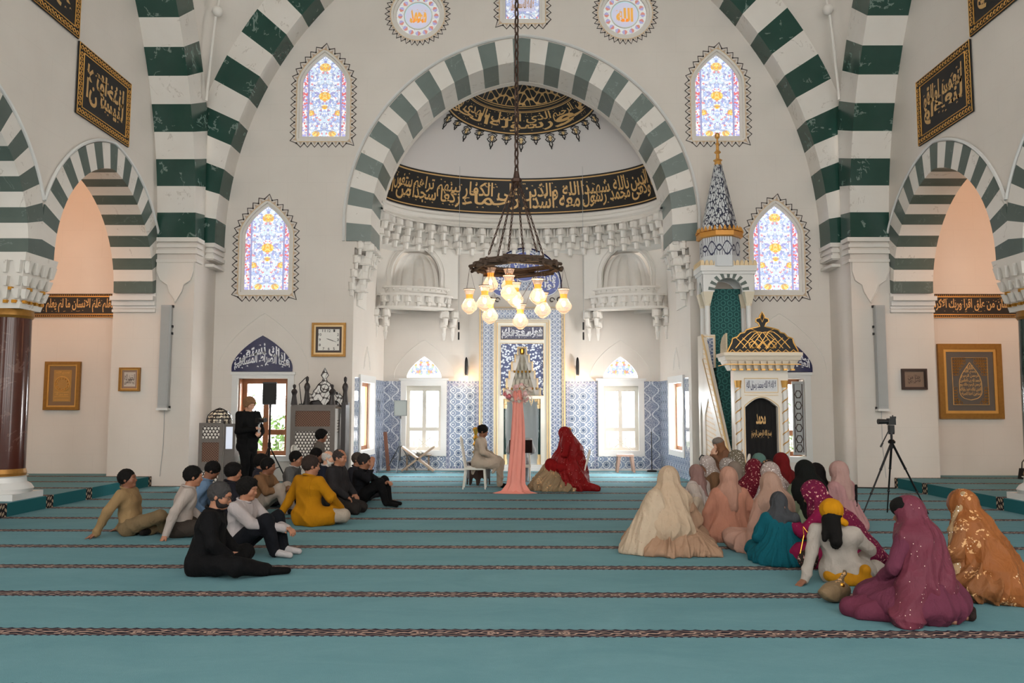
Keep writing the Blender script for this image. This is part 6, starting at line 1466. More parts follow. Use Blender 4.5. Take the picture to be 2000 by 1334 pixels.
def person(loc, rz, j, label, group=None, skin=TAN, top=None, bottom=None, socks=None, hair=None, beard=None, s=1.0, res=.015, g=.024, jacket=None, lapel=False, extra=(), hands='LR', curl=(.6, .6), hn=None, scarf=None, belly=0., long_top=0., shoes=None):
    root = empty('person', (loc[0], loc[1], loc[2] if len(loc) > 2 else 0), rz, label, 'person', group)
    hr = min(.010, res*.62)
    hp, R, q = head_prims(j)
    body = [grow(torso_prims(j, -.012, belly)+arm_prims(j, 'L', -.008)+arm_prims(j, 'R', -.008)+leg_prims(j, 'L', -.012)+leg_prims(j, 'R', -.012)+foot_prims(j, 'L', -.006)+foot_prims(j, 'R', -.006)+[hp[-1]], max(res, .018)), grow(hp, hr, floor=False)]
    for sd, cv in zip('LR', curl):
        if sd in hands:
            d = j['wr'+sd]-j['el'+sd]; nrm = v3(0, 0, -1)
            if hn and sd in hn: d, nrm = v3(*hn[sd][0]), v3(*hn[sd][1])
            body.append(grow(hand(j['wr'+sd]-d/np.linalg.norm(d)*.01, d, nrm, cv, 1 if sd == 'L' else -1), .0065 if res < .015 else .008, floor=j['wr'+sd][2] < .15))
    mesh_obj('body', body, skin_m(skin), root, s)
    if bottom: mesh_obj('trousers', [grow([('c', j['pel']+v3(0, .07, 0), j['pel']+v3(0, -.07, 0), .108+g, .108+g, .0)]+leg_prims(j, 'L', g*.8)+leg_prims(j, 'R', g*.8), res, wrinkle(.011, 30, loc[0]*3))], bottom, root, s)
    if top:
        pr = torso_prims(j, g, belly)+arm_prims(j, 'L', g*.7)+arm_prims(j, 'R', g*.7)
        if long_top: pr += [('c', j['hiL'], j['hiL']+(j['knL']-j['hiL'])*long_top, .125+g, .12, .05), ('c', j['hiR'], j['hiR']+(j['knR']-j['hiR'])*long_top, .125+g, .12, .05)]
        cutn = [((0, 0, 1), (0, 0, j['neck'][2]+.012))]
        sh_ = mesh_obj('jacket' if jacket else 'shirt', [grow(pr, res, wrinkle(.010, 27, loc[1]*2+loc[0]), cut=cutn)], top, root, s)
        m_ = MB(); nk = j['neck']; m_.path([(nk[0]+(.068+g*.4)*math.cos(a), nk[1]+(.064+g*.4)*math.sin(a), nk[2]+.008-.022*math.cos(a)) for a in [2*PI*i/16 for i in range(16)]], .013, 6, closed=True)
        co = m_.build('collar', scarf or top, sh_, .9); co.scale = (s, s, s)
    if socks:
        mesh_obj('sock', [grow(foot_prims(j, 'L', .004)+[('c', j['anL'], j['anL']+(j['knL']-j['anL'])*.2, .044, .044, .02)], .012)], socks, root, s); mesh_obj('sock', [grow(foot_prims(j, 'R', .004)+[('c', j['anR'], j['anR']+(j['knR']-j['anR'])*.2, .044, .044, .02)], .012)], socks, root, s)
    if hair:
        hpz, _, _ = hair_prims(j, hair[0]); am = .012 if hair[0] == 'curly' else .007
        mesh_obj('hair', [grow(hpz, hr, lambda X, Y, Z: (am*np.sin(X*130)*np.sin(Y*120+1)*np.sin(Z*125)).astype(f32), floor=False)], hair_m(hair[1]), root, s)
        m_ = MB()
        for sg in (-1, 1): m_.path([tuple(q(.092, sg*.016, .016)), tuple(q(.090, sg*.032, .021)), tuple(q(.074, sg*.050, .015))], .0045, 5)
        eb = m_.build('eyebrows', hair_m(hair[1]), root); eb.scale = (s, s, s)
    if beard: mesh_obj('beard', [grow(beard_prims(j, beard[1] if len(beard) > 1 and not isinstance(beard[1], tuple) else 1.), hr, floor=False)], hair_m(beard[0]), root, s)
    for nm, prims, mt, fo in extra: mesh_obj(nm, [grow(prims, res, fo)], mt, root, s)
    return root
def glasses(root, j, s=1.0):
    R = rot(j['yaw'], j['pitch'], j['roll']); q = lambda x, y, z: tuple((j['head']+R@v3(x, y, z))*s); m = MB()
    for sg in (-1, 1):
        m.path([q(.104, sg*.032+.022*math.cos(a), -.006+.017*math.sin(a)) for a in [i*PI/5 for i in range(10)]], .0028, 4, closed=True); m.path([q(.100, sg*.054, .0), q(.04, sg*.082, .004), q(-.01, sg*.086, -.002)], .0028, 4)
    m.path([q(.104, -.01, 0), q(.108, 0, .003), q(.104, .01, 0)], .0025, 4); m.build('glasses', M['black'], root)
BLK, DGR = (13, 11, 10), (58, 56, 56)
D = math.radians
MG = 'men sitting on the carpet on the left'
WG = 'women sitting on the carpet on the right'
# ---------------- men
j = J0('cross'); lean(j, -.12, 0, False); j['pitch'] = -.15; j['elR'] = v3(-.20, -.26, .33); j['wrR'] = v3(-.33, -.25, .05); j['elL'] = v3(-.05, .30, .30); j['wrL'] = v3(-.26, .30, .05)
j['knR'] = v3(.42, -.18, .26); j['anR'] = v3(.40, .05, .06); j['knL'] = v3(.42, .26, .16)
person((-5.08, 10.42), D(5), j, 'seated man in beige shirt leaning back on his hand, leftmost of the group', MG, BRN, cloth((178, 146, 104)), cloth((128, 108, 80)), cloth((30, 26, 24)), ('short', BLK), hn={'R': ((-.6, -.1, -.25), (0, 0, -1)), 'L': ((-.6, .1, -.25), (0, 0, -1))}, curl=(.1, .1), res=.014)
j = J0('cross'); lean(j, .20, 0); j['pitch'] = .75; j['elR'] = v3(.02, -.27, .30); j['wrR'] = v3(.20, -.20, .14)
person((-4.78, 11.6), D(20), j, 'seated man in light blue shirt bending his head down', MG, BRN, cloth((128, 158, 192)), cloth((60, 62, 72)), None, ('short', BLK), res=.016, s=1.03)
j = J0('cross'); lean(j, .10, 0, False); j['pitch'] = .1; j['elR'] = v3(-.05, -.28, .33); j['wrR'] = v3(-.14, -.26, .06)
person((-4.42, 10.3), D(25), j, 'seated man in off-white shirt with one arm propped behind', MG, TAN, cloth((214, 200, 192)), cloth((70, 62, 56)), None, ('short', BLK), res=.014, s=1.05, hn={'R': ((-.3, -.1, -.4), (0, 0, -1))})
j = J0('cross'); lean(j, .06, 0); j['yaw'] = -.2
person((-4.22, 11.35), D(30), j, 'seated man in dark shirt with black hair, behind the man in off-white', MG, TAN, cloth((34, 34, 42)), cloth((34, 34, 40)), None, ('thick', BLK))
j = J0('cross'); lean(j, .10, 0); j['yaw'] = -.25; j['pitch'] = .2; j['knR'] = v3(.36, -.34, .12); j['anR'] = v3(.60, -.20, .05); j['toR'] = v3(.80, -.20, .04)
r_ = person((-3.22, 8.02), D(12), j, 'seated man in black suit with grey hair and glasses, nearest the camera', MG, TAN, cloth((20, 20, 22)), cloth((18, 18, 20)), cloth((14, 14, 15)), ('grey', (62, 60, 60)), ((40, 36, 36), .8), res=.013, g=.028, jacket=True, belly=.04, s=1.06); glasses(r_, j, 1.06)
j = J0('kneesup'); lean(j, .05, 0, False); j['wrL'] = v3(.58, .02, .30); j['wrR'] = v3(.56, -.05, .31); j['elR'] = v3(.26, -.22, .38)
person((-3.22, 9.05), D(-8), j, 'seated man in white long-sleeved top hugging his knees, white socks', MG, TAN, cloth((214, 204, 204)), cloth((26, 28, 34)), cloth((220, 214, 214)), ('thick', BLK), res=.013, s=1.0)
j = J0('kneesup'); lean(j, .10, 0, False); j['yaw'] = .2
person((-4.12, 12.5), D(-5), j, 'seated man in brown jacket and cream trousers with raised knees', MG, BRN, cloth((140, 104, 74)), cloth((200, 184, 170)), cloth((24, 22, 22)), ('short', BLK), res=.015, s=1.02, g=.022)
j = J0('cross'); lean(j, .08, 0); j['yaw'] = -.1
person((-4.06, 13.9), D(0), j, 'seated man in grey suit jacket, before the loudspeaker stand', MG, TAN, cloth((104, 104, 104)), cloth((60, 60, 62)), None, ('short', BLK), g=.024, jacket=True, s=1.05, scarf=cloth((220, 220, 220)))
j = J0('cross'); lean(j, .04, 0)
person((-3.88, 14.75), D(10), j, 'seated man in black with black hair, right behind the grey suit', MG, BRN, cloth((24, 24, 28)), cloth((24, 24, 28)), None, ('short', BLK), s=1.05)
j = J0('cross'); lean(j, -.02, 0, False); j['yaw'] = -.45; j['elL'] = v3(-.02, .30, .34); j['wrL'] = v3(-.14, .40, .05); j['elR'] = v3(.12, -.28, .34); j['wrR'] = v3(.34, -.22, .20); j['knR'] = v3(.26, -.36, .12); j['anR'] = v3(.34, -.18, .06)
person((-3.02, 11.3), D(55), j, 'seated man in mustard yellow tunic propped on his left hand', MG, TAN, cloth((206, 140, 18)), cloth((200, 186, 170)), cloth((22, 22, 22)), ('short', (50, 40, 36)), res=.013, s=1.13, long_top=.5, hn={'L': ((-.5, .5, -.3), (0, 0, -1))}, curl=(.1, .6))
j = J0('cross'); lean(j, .05, 0)
person((-3.52, 14.1), D(0), j, 'elderly bald man with white beard and pale scarf', MG, FAIR, cloth((36, 40, 54)), cloth((40, 40, 48)), None, ('rim', (200, 196, 190)), ((222, 220, 214),), s=1.04, scarf=cloth((226, 218, 214)), extra=[('neck_scarf', [('c', v3(.09, .05, .58), v3(.09, -.05, .58), .05, .05, 0.), ('c', v3(.11, 0, .56), v3(.13, 0, .42), .045, .05, .03)], cloth((226, 218, 214)), None)])
j = J0('kneel'); lean(j, .05, 0); j['yaw'] = -.15
person((-2.98, 12.6), D(-8), j, 'heavy balding man in dark suit kneeling at the front of the men', MG, TAN, cloth((52, 50, 52)), cloth((50, 46, 44)), cloth((30, 30, 30)), ('balding', (60, 52, 50)), g=.032, jacket=True, belly=.07, res=.014, s=1.05)
j = J0('kneesup'); j['elR'] = v3(.22, -.24, .46); j['wrR'] = v3(.26, -.12, .66); lean(j, .05, 0, False); j['elL'] = v3(.3, .2, .36)
person((-2.76, 13.5), D(-5), j, 'seated man in black raising a hand to his face, right end of the men', MG, TAN, cloth((28, 28, 32)), cloth((20, 20, 22)), cloth((16, 16, 17)), ('short', (46, 42, 42)), g=.022, hn={'R': ((.05, .2, .95), (-.4, .9, 0))}, curl=(.6, .2), s=1.02, res=.014)
j = J0('chair'); lean(j, .06, 0)
person((-4.02, 15.62), D(8), j, 'man in brown grey suit on a chair before the preaching chair', None, BRN, cloth((120, 110, 102)), cloth((56, 54, 54)), cloth((20, 20, 20)), ('curly', BLK), g=.02, jacket=True, s=.95)
j = J0('cross')
person((-4.42, 13.4), D(20), j, 'black haired man mostly hidden behind the man in brown jacket', MG, TAN, cloth((50, 50, 60)), cloth((40, 40, 46)), None, ('thick', BLK), s=1.0)
j = J0('cross')
person((-2.98, 14.3), D(-10), j, 'man in dark shirt hidden behind the kneeling man in dark suit', MG, TAN, cloth((44, 44, 50)), cloth((40, 40, 44)), None, ('short', (70, 62, 56)), s=.98)
# ---------------- cameraman
j = J0('stand'); j['yaw'] = .0; j['pitch'] = .35; j['elR'] = v3(.06, -.25, 1.14); j['wrR'] = v3(.26, -.05, 1.17); j['elL'] = v3(.06, .25, 1.12); j['wrL'] = v3(.26, .05, 1.04); j['anL'] = v3(-.06, .12, .09); j['knR'] = v3(.08, -.09, .50); j['anR'] = v3(.04, -.10, .09); j['toR'] = v3(.24, -.12, .035)
person((-5.35, 15.6), D(-35), j, 'standing cameraman in black suit with wavy blond hair holding a camera', None, FAIR, cloth((22, 22, 23)), cloth((22, 22, 23)), cloth((20, 20, 20)), ('curly', (142, 108, 78)), res=.014, g=.026, jacket=True, s=1.045, hn={'R': ((.5, .5, .3), (0, .6, -.6)), 'L': ((.5, -.4, .2), (0, -.6, .6))}, curl=(1.1, 1.1),
       extra=[('jacket_skirt', [('c', v3(0, .07, 1.05), v3(0, -.07, 1.05), .145, .145, 0), ('c', v3(-.01, .08, .86), v3(-.01, -.08, .86), .135, .135, .06)], cloth((22, 22, 23)), wrinkle(.004, 20, 1))])
a_ = D(-35); c = empty('gimbal_camera', (-5.35+.36*math.cos(a_)+.0, 15.6+.36*math.sin(a_), 1.15), a_, 'black camera with lens on a grey gimbal grip held by the cameraman', 'camera')
m = MB(); m.tube((-.02, 0, 0), (-.02, 0, .16), .019, n=10); m.build('grip', M['grey'], c); m = MB(); m.path([(-.02, 0, .15), (-.05, .05, .19), (.0, .09, .24), (.02, .06, .27)], .016, 8); m.build('gimbal_arm', M['grey'], c)
m = MB(); m.box(-.05, .03, -.07, .06, .20, .29); m.build('body', M['black'], c); m = MB(); m.tube((.03, 0, .245), (.17, 0, .25), .036, .043, n=14); m.build('lens', M['black'], c, .6)
# ---------------- groom, officiant
j = J0('chair'); lean(j, .03, 0); j['pitch'] = .45; j['anL'] = j['anL']+v3(-.03, 0, 0)
person((-.88, 16.42), D(-2), j, 'groom in cream tunic and dark cap sitting on a white chair', None, BRN, cloth((226, 208, 188)), cloth((206, 186, 164)), cloth((18, 18, 20)), ('short', BLK), res=.013, s=1.01, long_top=.85,
       extra=[('tunic_skirt', [('c', v3(0, .12, .50), v3(.40, .13, .56), .10, .085, .0), ('c', v3(0, -.12, .50), v3(.40, -.13, .56), .10, .085, .05), ('c', v3(-.10, .1, .46), v3(-.12, 0, .30), .07, .03, .05), ('c', v3(.42, -.1, .55), v3(.30, -.16, .34), .07, .03, .05)], cloth((226, 208, 188)), wrinkle(.006, 24, 2)),
              ('cap', [('e', v3(.06, 0, 1.205), (.098, .084, .075), rot(0, .3), 0.)], cloth((26, 24, 28)), None)])
j = J0('chair'); j['yaw'] = 0
person((-.02, 17.16), PI/2, j, 'officiant in white shirt on a chair, hidden behind the pink drape', None, TAN, cloth((222, 224, 226)), cloth((206, 208, 212)), None, ('short', BLK), s=.97)
m = MB(); m.box(-.24, .24, -.02, .02, 0, .27); o = m.build('chair_back_cover', cloth((44, 30, 28))); o.location = (-.02, 16.80, .70); tag(o, 'dark brown cover on the officiant chair back', 'chair cover')
# ---------------- women: veils and robes
def veil_prims(j, back=.10, z_end=.10, w_=.24, hood=.022, flare=.05):
    R = rot(j['yaw'], j['pitch'], j['roll']); c = j['head']; q = lambda x, y, z: c+R@v3(x, y, z)
    p = [('e', q(-.010, 0, .018), (.105+hood, .084+hood, .108+hood), R, 0.), ('c', q(-.02, 0, -.03), j['neck']+v3(-.01, 0, -.04), .092, .11, .05)]
    p += [('c', j['shL']+v3(-.01, -.03, 0), j['shR']+v3(-.01, .03, 0), .085, .085, .08)]
    zc = j['neck'][2]; b_ = v3(-back, 0, z_end); a = j['neck']+v3(-.05, 0, -.08)
    p += [('c', a+v3(0, .05, 0), b_+v3(0, w_*.5, 0), .12, .10+flare, .12), ('c', a+v3(0, -.05, 0), b_+v3(0, -w_*.5, 0), .12, .10+flare, .12), ('c', a, b_, .12, .11+flare, .14)]
    return p, R, q
def robe_prims(j, spread=.0, g=.03, front=True):
    p = torso_prims(j, g, .02)+[('c', j['hiL'], j['knL'], .13, .09, .09), ('c', j['hiR'], j['knR'], .13, .09, .09), ('c', j['knL'], j['anL'], .09, .07, .08), ('c', j['knR'], j['anR'], .09, .07, .08), ('c', j['pel']+v3(-.03, .09, -.02), j['pel']+v3(-.03, -.09, -.02), .14, .14, .09), ('e', v3(j['pel'][0]+.10, 0, j['pel'][2]-.07), (.36+spread, .36+spread, .17), None, .14), ('e', j['pel']*.6+j['chest']*.4, (.15, .18, .17), None, .14)]
    return p
def woman(loc, rz, j, label, veil, robe, skin=TAN, s=1.0, res=.016, hood=.018, back=.10, z_end=.30, w_=.16, flare=.0, sleeves=None, face=True, extra=(), hands='LR', hn=None, curl=(.5, .5), spread=0., hairc=BLK, vfold=(9, .014), rfold=(11, .012), gr=WG, shortveil=False, vx=()):
    root = empty('person', (loc[0], loc[1], 0), rz, label, 'person', gr)
    hp, R, q = head_prims(j, False); hr = min(.011, res*.7)
    body = [grow(torso_prims(j, -.014)+arm_prims(j, 'L', -.01)+arm_prims(j, 'R', -.01)+leg_prims(j, 'L', -.014)+leg_prims(j, 'R', -.014)+foot_prims(j, 'L', -.006)+foot_prims(j, 'R', -.006)+[hp[-1]], .02), grow(hp, hr, floor=False)]
    for sd, cv in zip('LR', curl):
        if sd in hands:
            d = j['wr'+sd]-j['el'+sd]; nrm = v3(0, 0, -1)
            if hn and sd in hn: d, nrm = v3(*hn[sd][0]), v3(*hn[sd][1])
            body.append(grow(hand(j['wr'+sd]-d/np.linalg.norm(d)*.01, d, nrm, cv, 1 if sd == 'L' else -1), .008, floor=j['wr'+sd][2] < .15))
    mesh_obj('body', body, skin_m(skin), root, s)
    mesh_obj('robe', [grow(robe_prims(j, spread)+arm_prims(j, 'L', .012)+arm_prims(j, 'R', .012), res, drapef(j['pel'][0], 0, rfold[0], rfold[1]*1.25, .6, loc[0]*5))], robe, root, s)
    if shortveil:
        vp = [('e', q(-.010, 0, .018), (.105+hood, .084+hood, .108+hood), R, 0.), ('c', q(-.02, 0, -.03), j['neck']+v3(-.01, 0, -.04), .092, .10, .05), ('c', j['neck']+v3(-.04, .02, -.02), j['neck']+v3(-.11, .0, -.20-z_end*.0), .10, .07, .07), ('c', j['shL']*.6+j['neck']*.4, j['shR']*.6+j['neck']*.4, .075, .075, .06)]
    else: vp, _, _ = veil_prims(j, back, z_end, w_, hood, flare)
    vp = vp+list(vx)
    if face: vp = vp+[('-e', q(.125, 0, -.018), (.075, .062, .088), R, .012)]
    mesh_obj('headscarf', [grow(vp, res*.9, drapef(j['head'][0]-.02, 0, vfold[0], vfold[1], j['head'][2]+.1, loc[1]*3, amp0=.12))], veil, root, s)
    for nm, prims, mt, fo in extra: mesh_obj(nm, [grow(prims, res, fo)], mt, root, s)
    return root
def wj(lx=0, ly=0, yaw=0, pitch=.15, pose='cross'):
    j = J0(pose); j['yaw'] = yaw; j['pitch'] = pitch; lean(j, lx, ly)
    for k_ in ('shL', 'shR'): j[k_][1] *= .9
    return j
j = wj(.08, 0, .1, .1)
woman((1.66, 9.3), D(82), j, 'seated woman wrapped in cream embroidered shawl, leftmost of the women', cloth((222, 196, 168), 'embroid'), cloth((198, 160, 132)), s=1.10, res=.012, hood=.03, back=.12, z_end=.26, w_=.22, flare=.02, spread=.10, hands='', rfold=(12, .022), vfold=(8, .020),
      extra=[('shawl_fall', [('c', v3(-.03, .14, .55), v3(-.10, .36, .06), .10, .13, .0), ('c', v3(-.08, .12, .45), v3(-.20, .30, .05), .10, .10, .12), ('c', v3(-.1, .36, .06), v3(-.14, .50, .03), .1, .04, .1)], cloth((226, 204, 178), 'embroid'), drapef(0, .3, 12, .012, .6, 2)),
             ('skirt_train', [('c', v3(-.16, -.10, .10), v3(-.22, -.44, .02), .14, .05, .0), ('c', v3(-.05, -.25, .10), v3(-.12, -.46, .02), .13, .05, .1)], cloth((198, 160, 132)), drapef(-.1, -.3, 12, .014, .3, 1))])
j = wj(.12, 0, 0, .2, 'chair'); j['elR'] = v3(.22, -.22, .80); j['wrR'] = v3(.30, -.05, .95); j['elL'] = v3(.22, .22, .80); j['wrL'] = v3(.30, .05, .95)
for k_ in ('wrR', 'wrL', 'elR', 'elL'): j[k_][2] -= .03
woman((3.62, 14.3), D(198), j, 'elderly woman in brown shawl with hands at her face at the back', cloth((138, 96, 70)), cloth((150, 108, 84)), FAIR, s=.88, res=.016, shortveil=True, hn={'R': ((.1, .1, .9), (-.5, .3, 0)), 'L': ((.1, -.1, .9), (-.5, -.3, 0))}, gr=None,
      extra=[('grey_cap', [('e', j['head']+v3(.01, 0, .055), (.12, .106, .085), None, 0.)], cloth((150, 140, 132)), None)])
j = wj(.10, 0, .1, .65)
woman((3.13, 13.0), D(188), j, 'woman in white lace scarf and brown robe looking down', cloth((212, 196, 190), 'lace'), cloth((138, 104, 78)), s=1.02, shortveil=True)
j = wj(.0, 0, .2)
woman((3.62, 13.45), D(150), j, 'woman in sage grey scarf at the back of the group', cloth((140, 130, 112), 'lace'), cloth((150, 140, 124)), s=1.08, shortveil=True, face=False)
woman((4.08, 13.75), D(140), wj(), 'woman in teal green scarf mostly hidden behind the sage grey scarf', cloth((112, 148, 140)), cloth((100, 130, 124)), s=1.0, shortveil=True, face=False)
woman((3.22, 12.45), D(150), wj(.02), 'woman in sheer white net scarf over dark hair', cloth((176, 166, 160), 'lace'), cloth((206, 196, 186)), s=1.0, shortveil=True, face=False)
woman((2.62, 11.9), D(130), wj(.04), 'woman in mauve scarf and white blouse behind the peach robe', cloth((168, 132, 126)), cloth((220, 206, 200)), s=.93, shortveil=True, face=False)
j = wj(.05, 0, .1, .4); j['knR'] = v3(.42, -.30, .12)
woman((2.42, 11.15), D(170), j, 'woman in white trousers and cream robe sitting with folded legs', cloth((214, 200, 190)), cloth((214, 196, 176)), s=.70, shortveil=True)
j = wj(-.02, 0, .1); j['elR'] = v3(-.02, -.30, .32); j['wrR'] = v3(-.05, -.36, .05); j['elL'] = v3(.02, .28, .32); j['wrL'] = v3(-.02, .30, .05)
woman((2.58, 10.15), D(98), j, 'woman seen from behind in plain peach robe and beige scarf', cloth((206, 158, 138)), cloth((214, 150, 126)), s=1.04, res=.013, face=False, shortveil=True, rfold=(9, .008), vfold=(7, .010), hn={'R': ((-.3, -.3, -.3), (0, 0, -1)), 'L': ((-.2, .5, -.3), (0, 0, -1))}, curl=(.2, .2))
woman((3.16, 11.9), D(110), wj(.02), 'woman in greige scarf right behind the peach robe', cloth((156, 140, 128)), cloth((170, 150, 138)), s=.98, face=False, shortveil=True)
j = wj(.0, 0, 0)
woman((3.18, 11.05), D(100), j, 'woman in long maroon sequined veil seen from behind', cloth((104, 24, 40), 'floral'), cloth((96, 20, 36), 'floral'), s=1.08, res=.014, face=False, back=.10, z_end=.12, w_=.18, hands='')
woman((3.66, 11.95), D(110), wj(), 'woman in dark scarf with gold embroidery behind the maroon veil', cloth((50, 34, 30), 'goldfloral'), cloth((46, 36, 36)), s=1.0, face=False, shortveil=True)
woman((4.20, 12.95), D(130), wj(), 'woman in dark red scarf in front of the pulpit curtain', cloth((116, 26, 28)), cloth((110, 28, 30)), s=1.06, face=False, shortveil=True)
j = wj(.04, 0, .2)
woman((3.36, 10.75), D(125), j, 'woman in white lace scarf and white lace dress', cloth((204, 184, 178), 'lace'), cloth((206, 194, 192), 'lace'), s=1.06, res=.014, face=False, back=.06, z_end=.25, w_=.12, vfold=(10, .01))
j = wj(.02, 0, .1); j['elL'] = v3(.05, .26, .3); j['wrL'] = v3(.1, .30, .06)
woman((2.86, 9.25), D(115), j, 'woman in beige veil with blush robe behind the teal dress', cloth((196, 160, 142)), cloth((206, 162, 144)), s=1.04, res=.014, face=False, back=.10, z_end=.18, w_=.16)
j = wj(.0, 0, 0)
woman((3.62, 10.3), D(110), j, 'woman in black veil falling to the floor over pale green robe', cloth((22, 24, 22)), cloth((132, 142, 118)), s=1.12, res=.014, face=False, back=.12, z_end=.10, w_=.14, hands='')
woman((4.14, 11.3), D(120), wj(), 'woman in black scarf with gold trim beside the light pink scarf', cloth((24, 20, 20)), cloth((30, 26, 26), 'goldfloral'), s=1.0, face=False, shortveil=True,
      extra=[('gold_trim', [('c', v3(-.02, .10, .70), v3(-.10, .14, .40), .022, .022, 0.)], cloth((150, 120, 70), 'goldfloral'), None)])
j = wj(.0, 0, .3)
woman((4.36, 11.05), D(125), j, 'woman in light pink scarf and pink dress with a dark shoulder strap', cloth((208, 168, 160)), cloth((206, 156, 156)), s=1.05, res=.014, face=False, shortveil=True,
      extra=[('shoulder_strap', [('c', v3(-.09, -.16, .56), v3(-.15, -.05, .30), .018, .018, 0.)], cloth((24, 22, 24)), None)])
j = wj(.22, .0, .2, .35); j['elL'] = v3(.35, .24, .34); j['wrL'] = v3(.50, .14, .44); j['knR'] = v3(.34, -.32, .12)
woman((3.34, 8.55), D(150), j, 'woman in magenta patterned shawl leaning forward', cloth((112, 28, 62), 'floral'), cloth((136, 26, 70), 'embroid'), s=1.02, res=.013, hood=.03, back=.22, z_end=.12, w_=.14, hands='L', hn={'L': ((.3, .1, .8), (-.6, 0, .2))}, curl=(.15, .4), vfold=(7, .015),
      vx=[('c', v3(-.02, -.10, .42), v3(-.36, -.20, .05), .12, .07, .08)])
j = wj(.12, .0, .1, .45, 'cross'); j['elL'] = v3(.10, .28, .30); j['wrL'] = v3(.30, .14, .40); j['elR'] = v3(.20, -.22, .34); j['wrR'] = v3(.36, -.02, .42)
woman((2.72, 8.62), D(80), j, 'girl in teal dress and dark grey scarf holding a phone', cloth((72, 74, 78)), cloth((16, 92, 106)), BRN, s=.86, res=.012, face=False, shortveil=True, hn={'R': ((.2, .3, .8), (-.6, 0, .3))}, vx=[('c', v3(.0, -.16, .56), v3(.10, .12, .52), .06, .06, .05)])
m = MB(); m.box(-.04, .04, -.005, .005, 0, .15); o = m.build('phone', M['black']); o.location = (2.86, 8.9, .36); o.rotation_euler = (-.2, 0, .2); tag(o, 'black smartphone held up by the girl in teal', 'phone')
fb = cloth((60, 50, 44), 'floral'); c = empty('handbag', (2.90, 8.34, 0), .3, 'dark floral handbag with chain strap beside the girl in teal', 'handbag')
mesh_obj('bag_body', [grow([('e', v3(0, 0, .10), (.13, .06, .105), None, 0.)], .012, wrinkle(.004, 30, 3))], fb, c); m = MB(); m.path([(-.10, 0, .16), (-.05, 0, .34), (-.02, .05, .42), (.05, 0, .30), (.10, 0, .16)], .006, 5); m.build('chain_strap', M['brass'], c)
# child in yellow scarf
j = J0('cross'); lean(j, -.14, .10, False); j['pitch'] = .0; j['yaw'] = .2; j['elL'] = v3(-.16, .30, .33); j['wrL'] = v3(-.26, .38, .05); j['knR'] = v3(.30, -.34, .10); j['knL'] = v3(.44, .10, .14); j['anR'] = v3(-.05, -.52, .06); j['toR'] = v3(-.2, -.6, .04); j['shR'] = j['shR']+v3(0, 0, -.03)
R_ = rot(j['yaw'], j['pitch']); hh = j['head']
person((3.0, 7.72), D(72), j, 'girl in white top with yellow headscarf over long black hair', WG, BRN, cloth((206, 196, 186)), cloth((206, 196, 186)), None, ('long', BLK), res=.012, s=.92, long_top=.5, hn={'L': ((-.35, .35, -.25), (0, 0, -1))}, curl=(.1, .5),
       extra=[('yellow_headscarf', [('e', hh+v3(-.014, 0, .03), (.140, .118, .116), R_, 0.), ('c', hh+v3(-.10, .0, -.05), hh+v3(-.08, -.12, -.09), .035, .035, .03), ('-e', hh+v3(.11, 0, -.04), (.09, .10, .08), R_, .01)], cloth((226, 156, 22)), drapef(0, 0, 7, .006, 1, 1)),
              ('yellow_sash', [('c', v3(-.12, -.20, .16), v3(-.09, -.18, .09), .055, .06, 0.), ('c', v3(-.10, .14, .08), v3(-.12, -.04, .05), .06, .07, .05), ('c', v3(-.12, -.04, .05), v3(-.06, -.22, .05), .07, .06, .05)], cloth((214, 148, 30)), None),
              ('long_hair', [('c', hh+v3(-.09, 0, -.05), hh+v3(-.17, -.03, -.27), .085, .06, 0.), ('c', hh+v3(-.09, .05, -.06), hh+v3(-.16, .08, -.25), .05, .03, .03)], hair_m(BLK), wrinkle(.006, 60, 2, .5))])
# mauve shawl, front right
j = wj(.06, 0, .35, .1, 'kneel')
woman((3.12, 6.42), D(128), j, 'woman in mauve sequined shawl nearest the camera on the right', cloth((120, 58, 74), 'sequin'), cloth((112, 56, 76)), BRN, s=.98, res=.012, hood=.026, back=.10, z_end=.26, w_=.16, flare=.0, spread=.05, vfold=(7, .016), rfold=(8, .010), hands='L',
      vx=[('c', v3(-.04, .14, .45), v3(-.02, .34, .06), .11, .13, .08)],
      extra=[('gathered_skirt', [('c', v3(.25, .25, .09), v3(.42, .38, .06), .12, .09, 0.), ('c', v3(.1, .28, .08), v3(.3, .42, .05), .10, .07, .08)], cloth((112, 54, 74)), wrinkle(.008, 24, 2)), ('dark_hair', [('e', j['head']+v3(.02, .02, .05), (.115, .09, .088), None, 0.)], hair_m(BLK), None),
             ('bare_foot', [('c', v3(-.25, -.20, .04), v3(-.16, -.44, .035), .042, .03, 0.)], cloth((52, 40, 38)), None)])
c = empty('clutch_bag', (2.62, 6.95, 0), .5, 'gold brocade clutch bag beside the mauve shawl', 'handbag'); mesh_obj('bag_body', [grow([('e', v3(0, 0, .09), (.17, .09, .09), None, 0.), ('c', v3(.05, 0, .15), v3(.13, 0, .24), .03, .015, .03)], .012, wrinkle(.010, 34, 5))], cloth((150, 126, 96), 'goldfloral'), c)
m = MB(); m.sphere((.02, -.06, .15), .022, 8, 6); m.build('clasp', M['brass'], c)
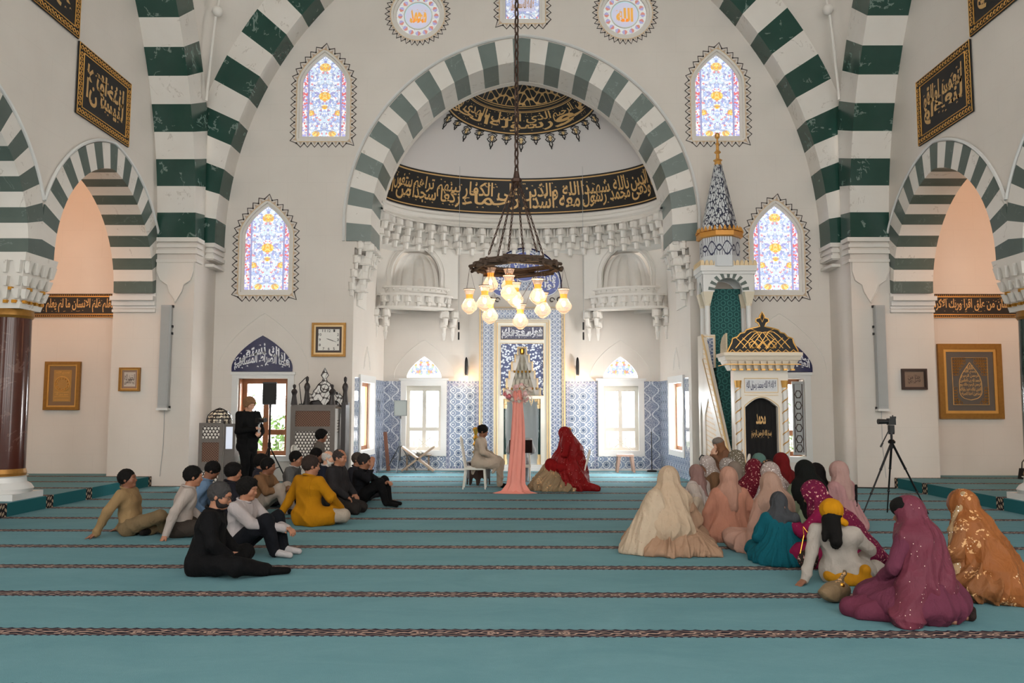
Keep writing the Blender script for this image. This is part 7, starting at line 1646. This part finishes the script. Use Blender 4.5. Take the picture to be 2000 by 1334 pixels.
# golden orange shawl
j = wj(.10, 0, .2, .1, 'kneel')
woman((3.98, 7.12), D(130), j, 'woman fully wrapped in golden orange brocade shawl, rightmost figure', cloth((164, 100, 54), 'goldfloral'), cloth((160, 104, 64), 'goldfloral'), s=.96, res=.012, hood=.028, back=.20, z_end=.12, w_=.30, flare=.03, spread=.06, face=False, hands='', vfold=(9, .022), rfold=(10, .02),
      vx=[('c', v3(-.05, -.14, .42), v3(-.16, -.40, .05), .12, .08, .1), ('c', v3(.1, .1, .50), v3(.20, .24, .12), .10, .12, .1)],
      extra=[('lace_border', [('c', v3(.12, .05, .92), v3(.18, .16, .60), .03, .04, 0.), ('c', v3(.18, .16, .60), v3(.10, .34, .14), .04, .05, .03)], cloth((206, 172, 130), 'lace'), wrinkle(.006, 60, 3))])
# bride
j = wj(.08, 0, 0, .35, 'chair')
woman((1.0, 16.25), D(176), j, 'bride in dark red veil and pale gold gown sitting before the niche', cloth((142, 22, 24), 'sequin'), cloth((142, 22, 24)), s=.97, res=.013, hood=.035, back=.16, z_end=.22, w_=.24, flare=.03, face=False, hands='', gr=None, vfold=(9, .016),
      vx=[('c', v3(-.06, 0, .8), v3(-.22, .02, .06), .19, .17, .1), ('c', v3(-.16, .16, .10), v3(-.52, .30, .05), .10, .06, .08), ('c', v3(.06, 0, 1.0), v3(.26, .04, .62), .14, .14, .1), ('c', v3(.22, .14, .66), v3(.02, .30, .10), .12, .14, .12), ('c', v3(.0, .22, .5), v3(-.18, .30, .08), .12, .12, .12)],
      extra=[('gown', [('e', v3(.40, .06, .12), (.38, .42, .30), None, 0.), ('c', v3(.10, 0, .48), v3(.44, .0, .40), .18, .17, .12), ('e', v3(.52, .12, .06), (.34, .36, .16), None, .12), ('e', v3(.2, .2, .05), (.4, .3, .14), None, .1)], cloth((192, 164, 128), 'goldfloral'), drapef(.3, .0, 16, .030, .6, 3))])
wchair((1.10, 16.30, 0), D(172), 'white wooden chair of the bride, covered by her gown', M['whitepaint'], .80, .42, .38, .38)
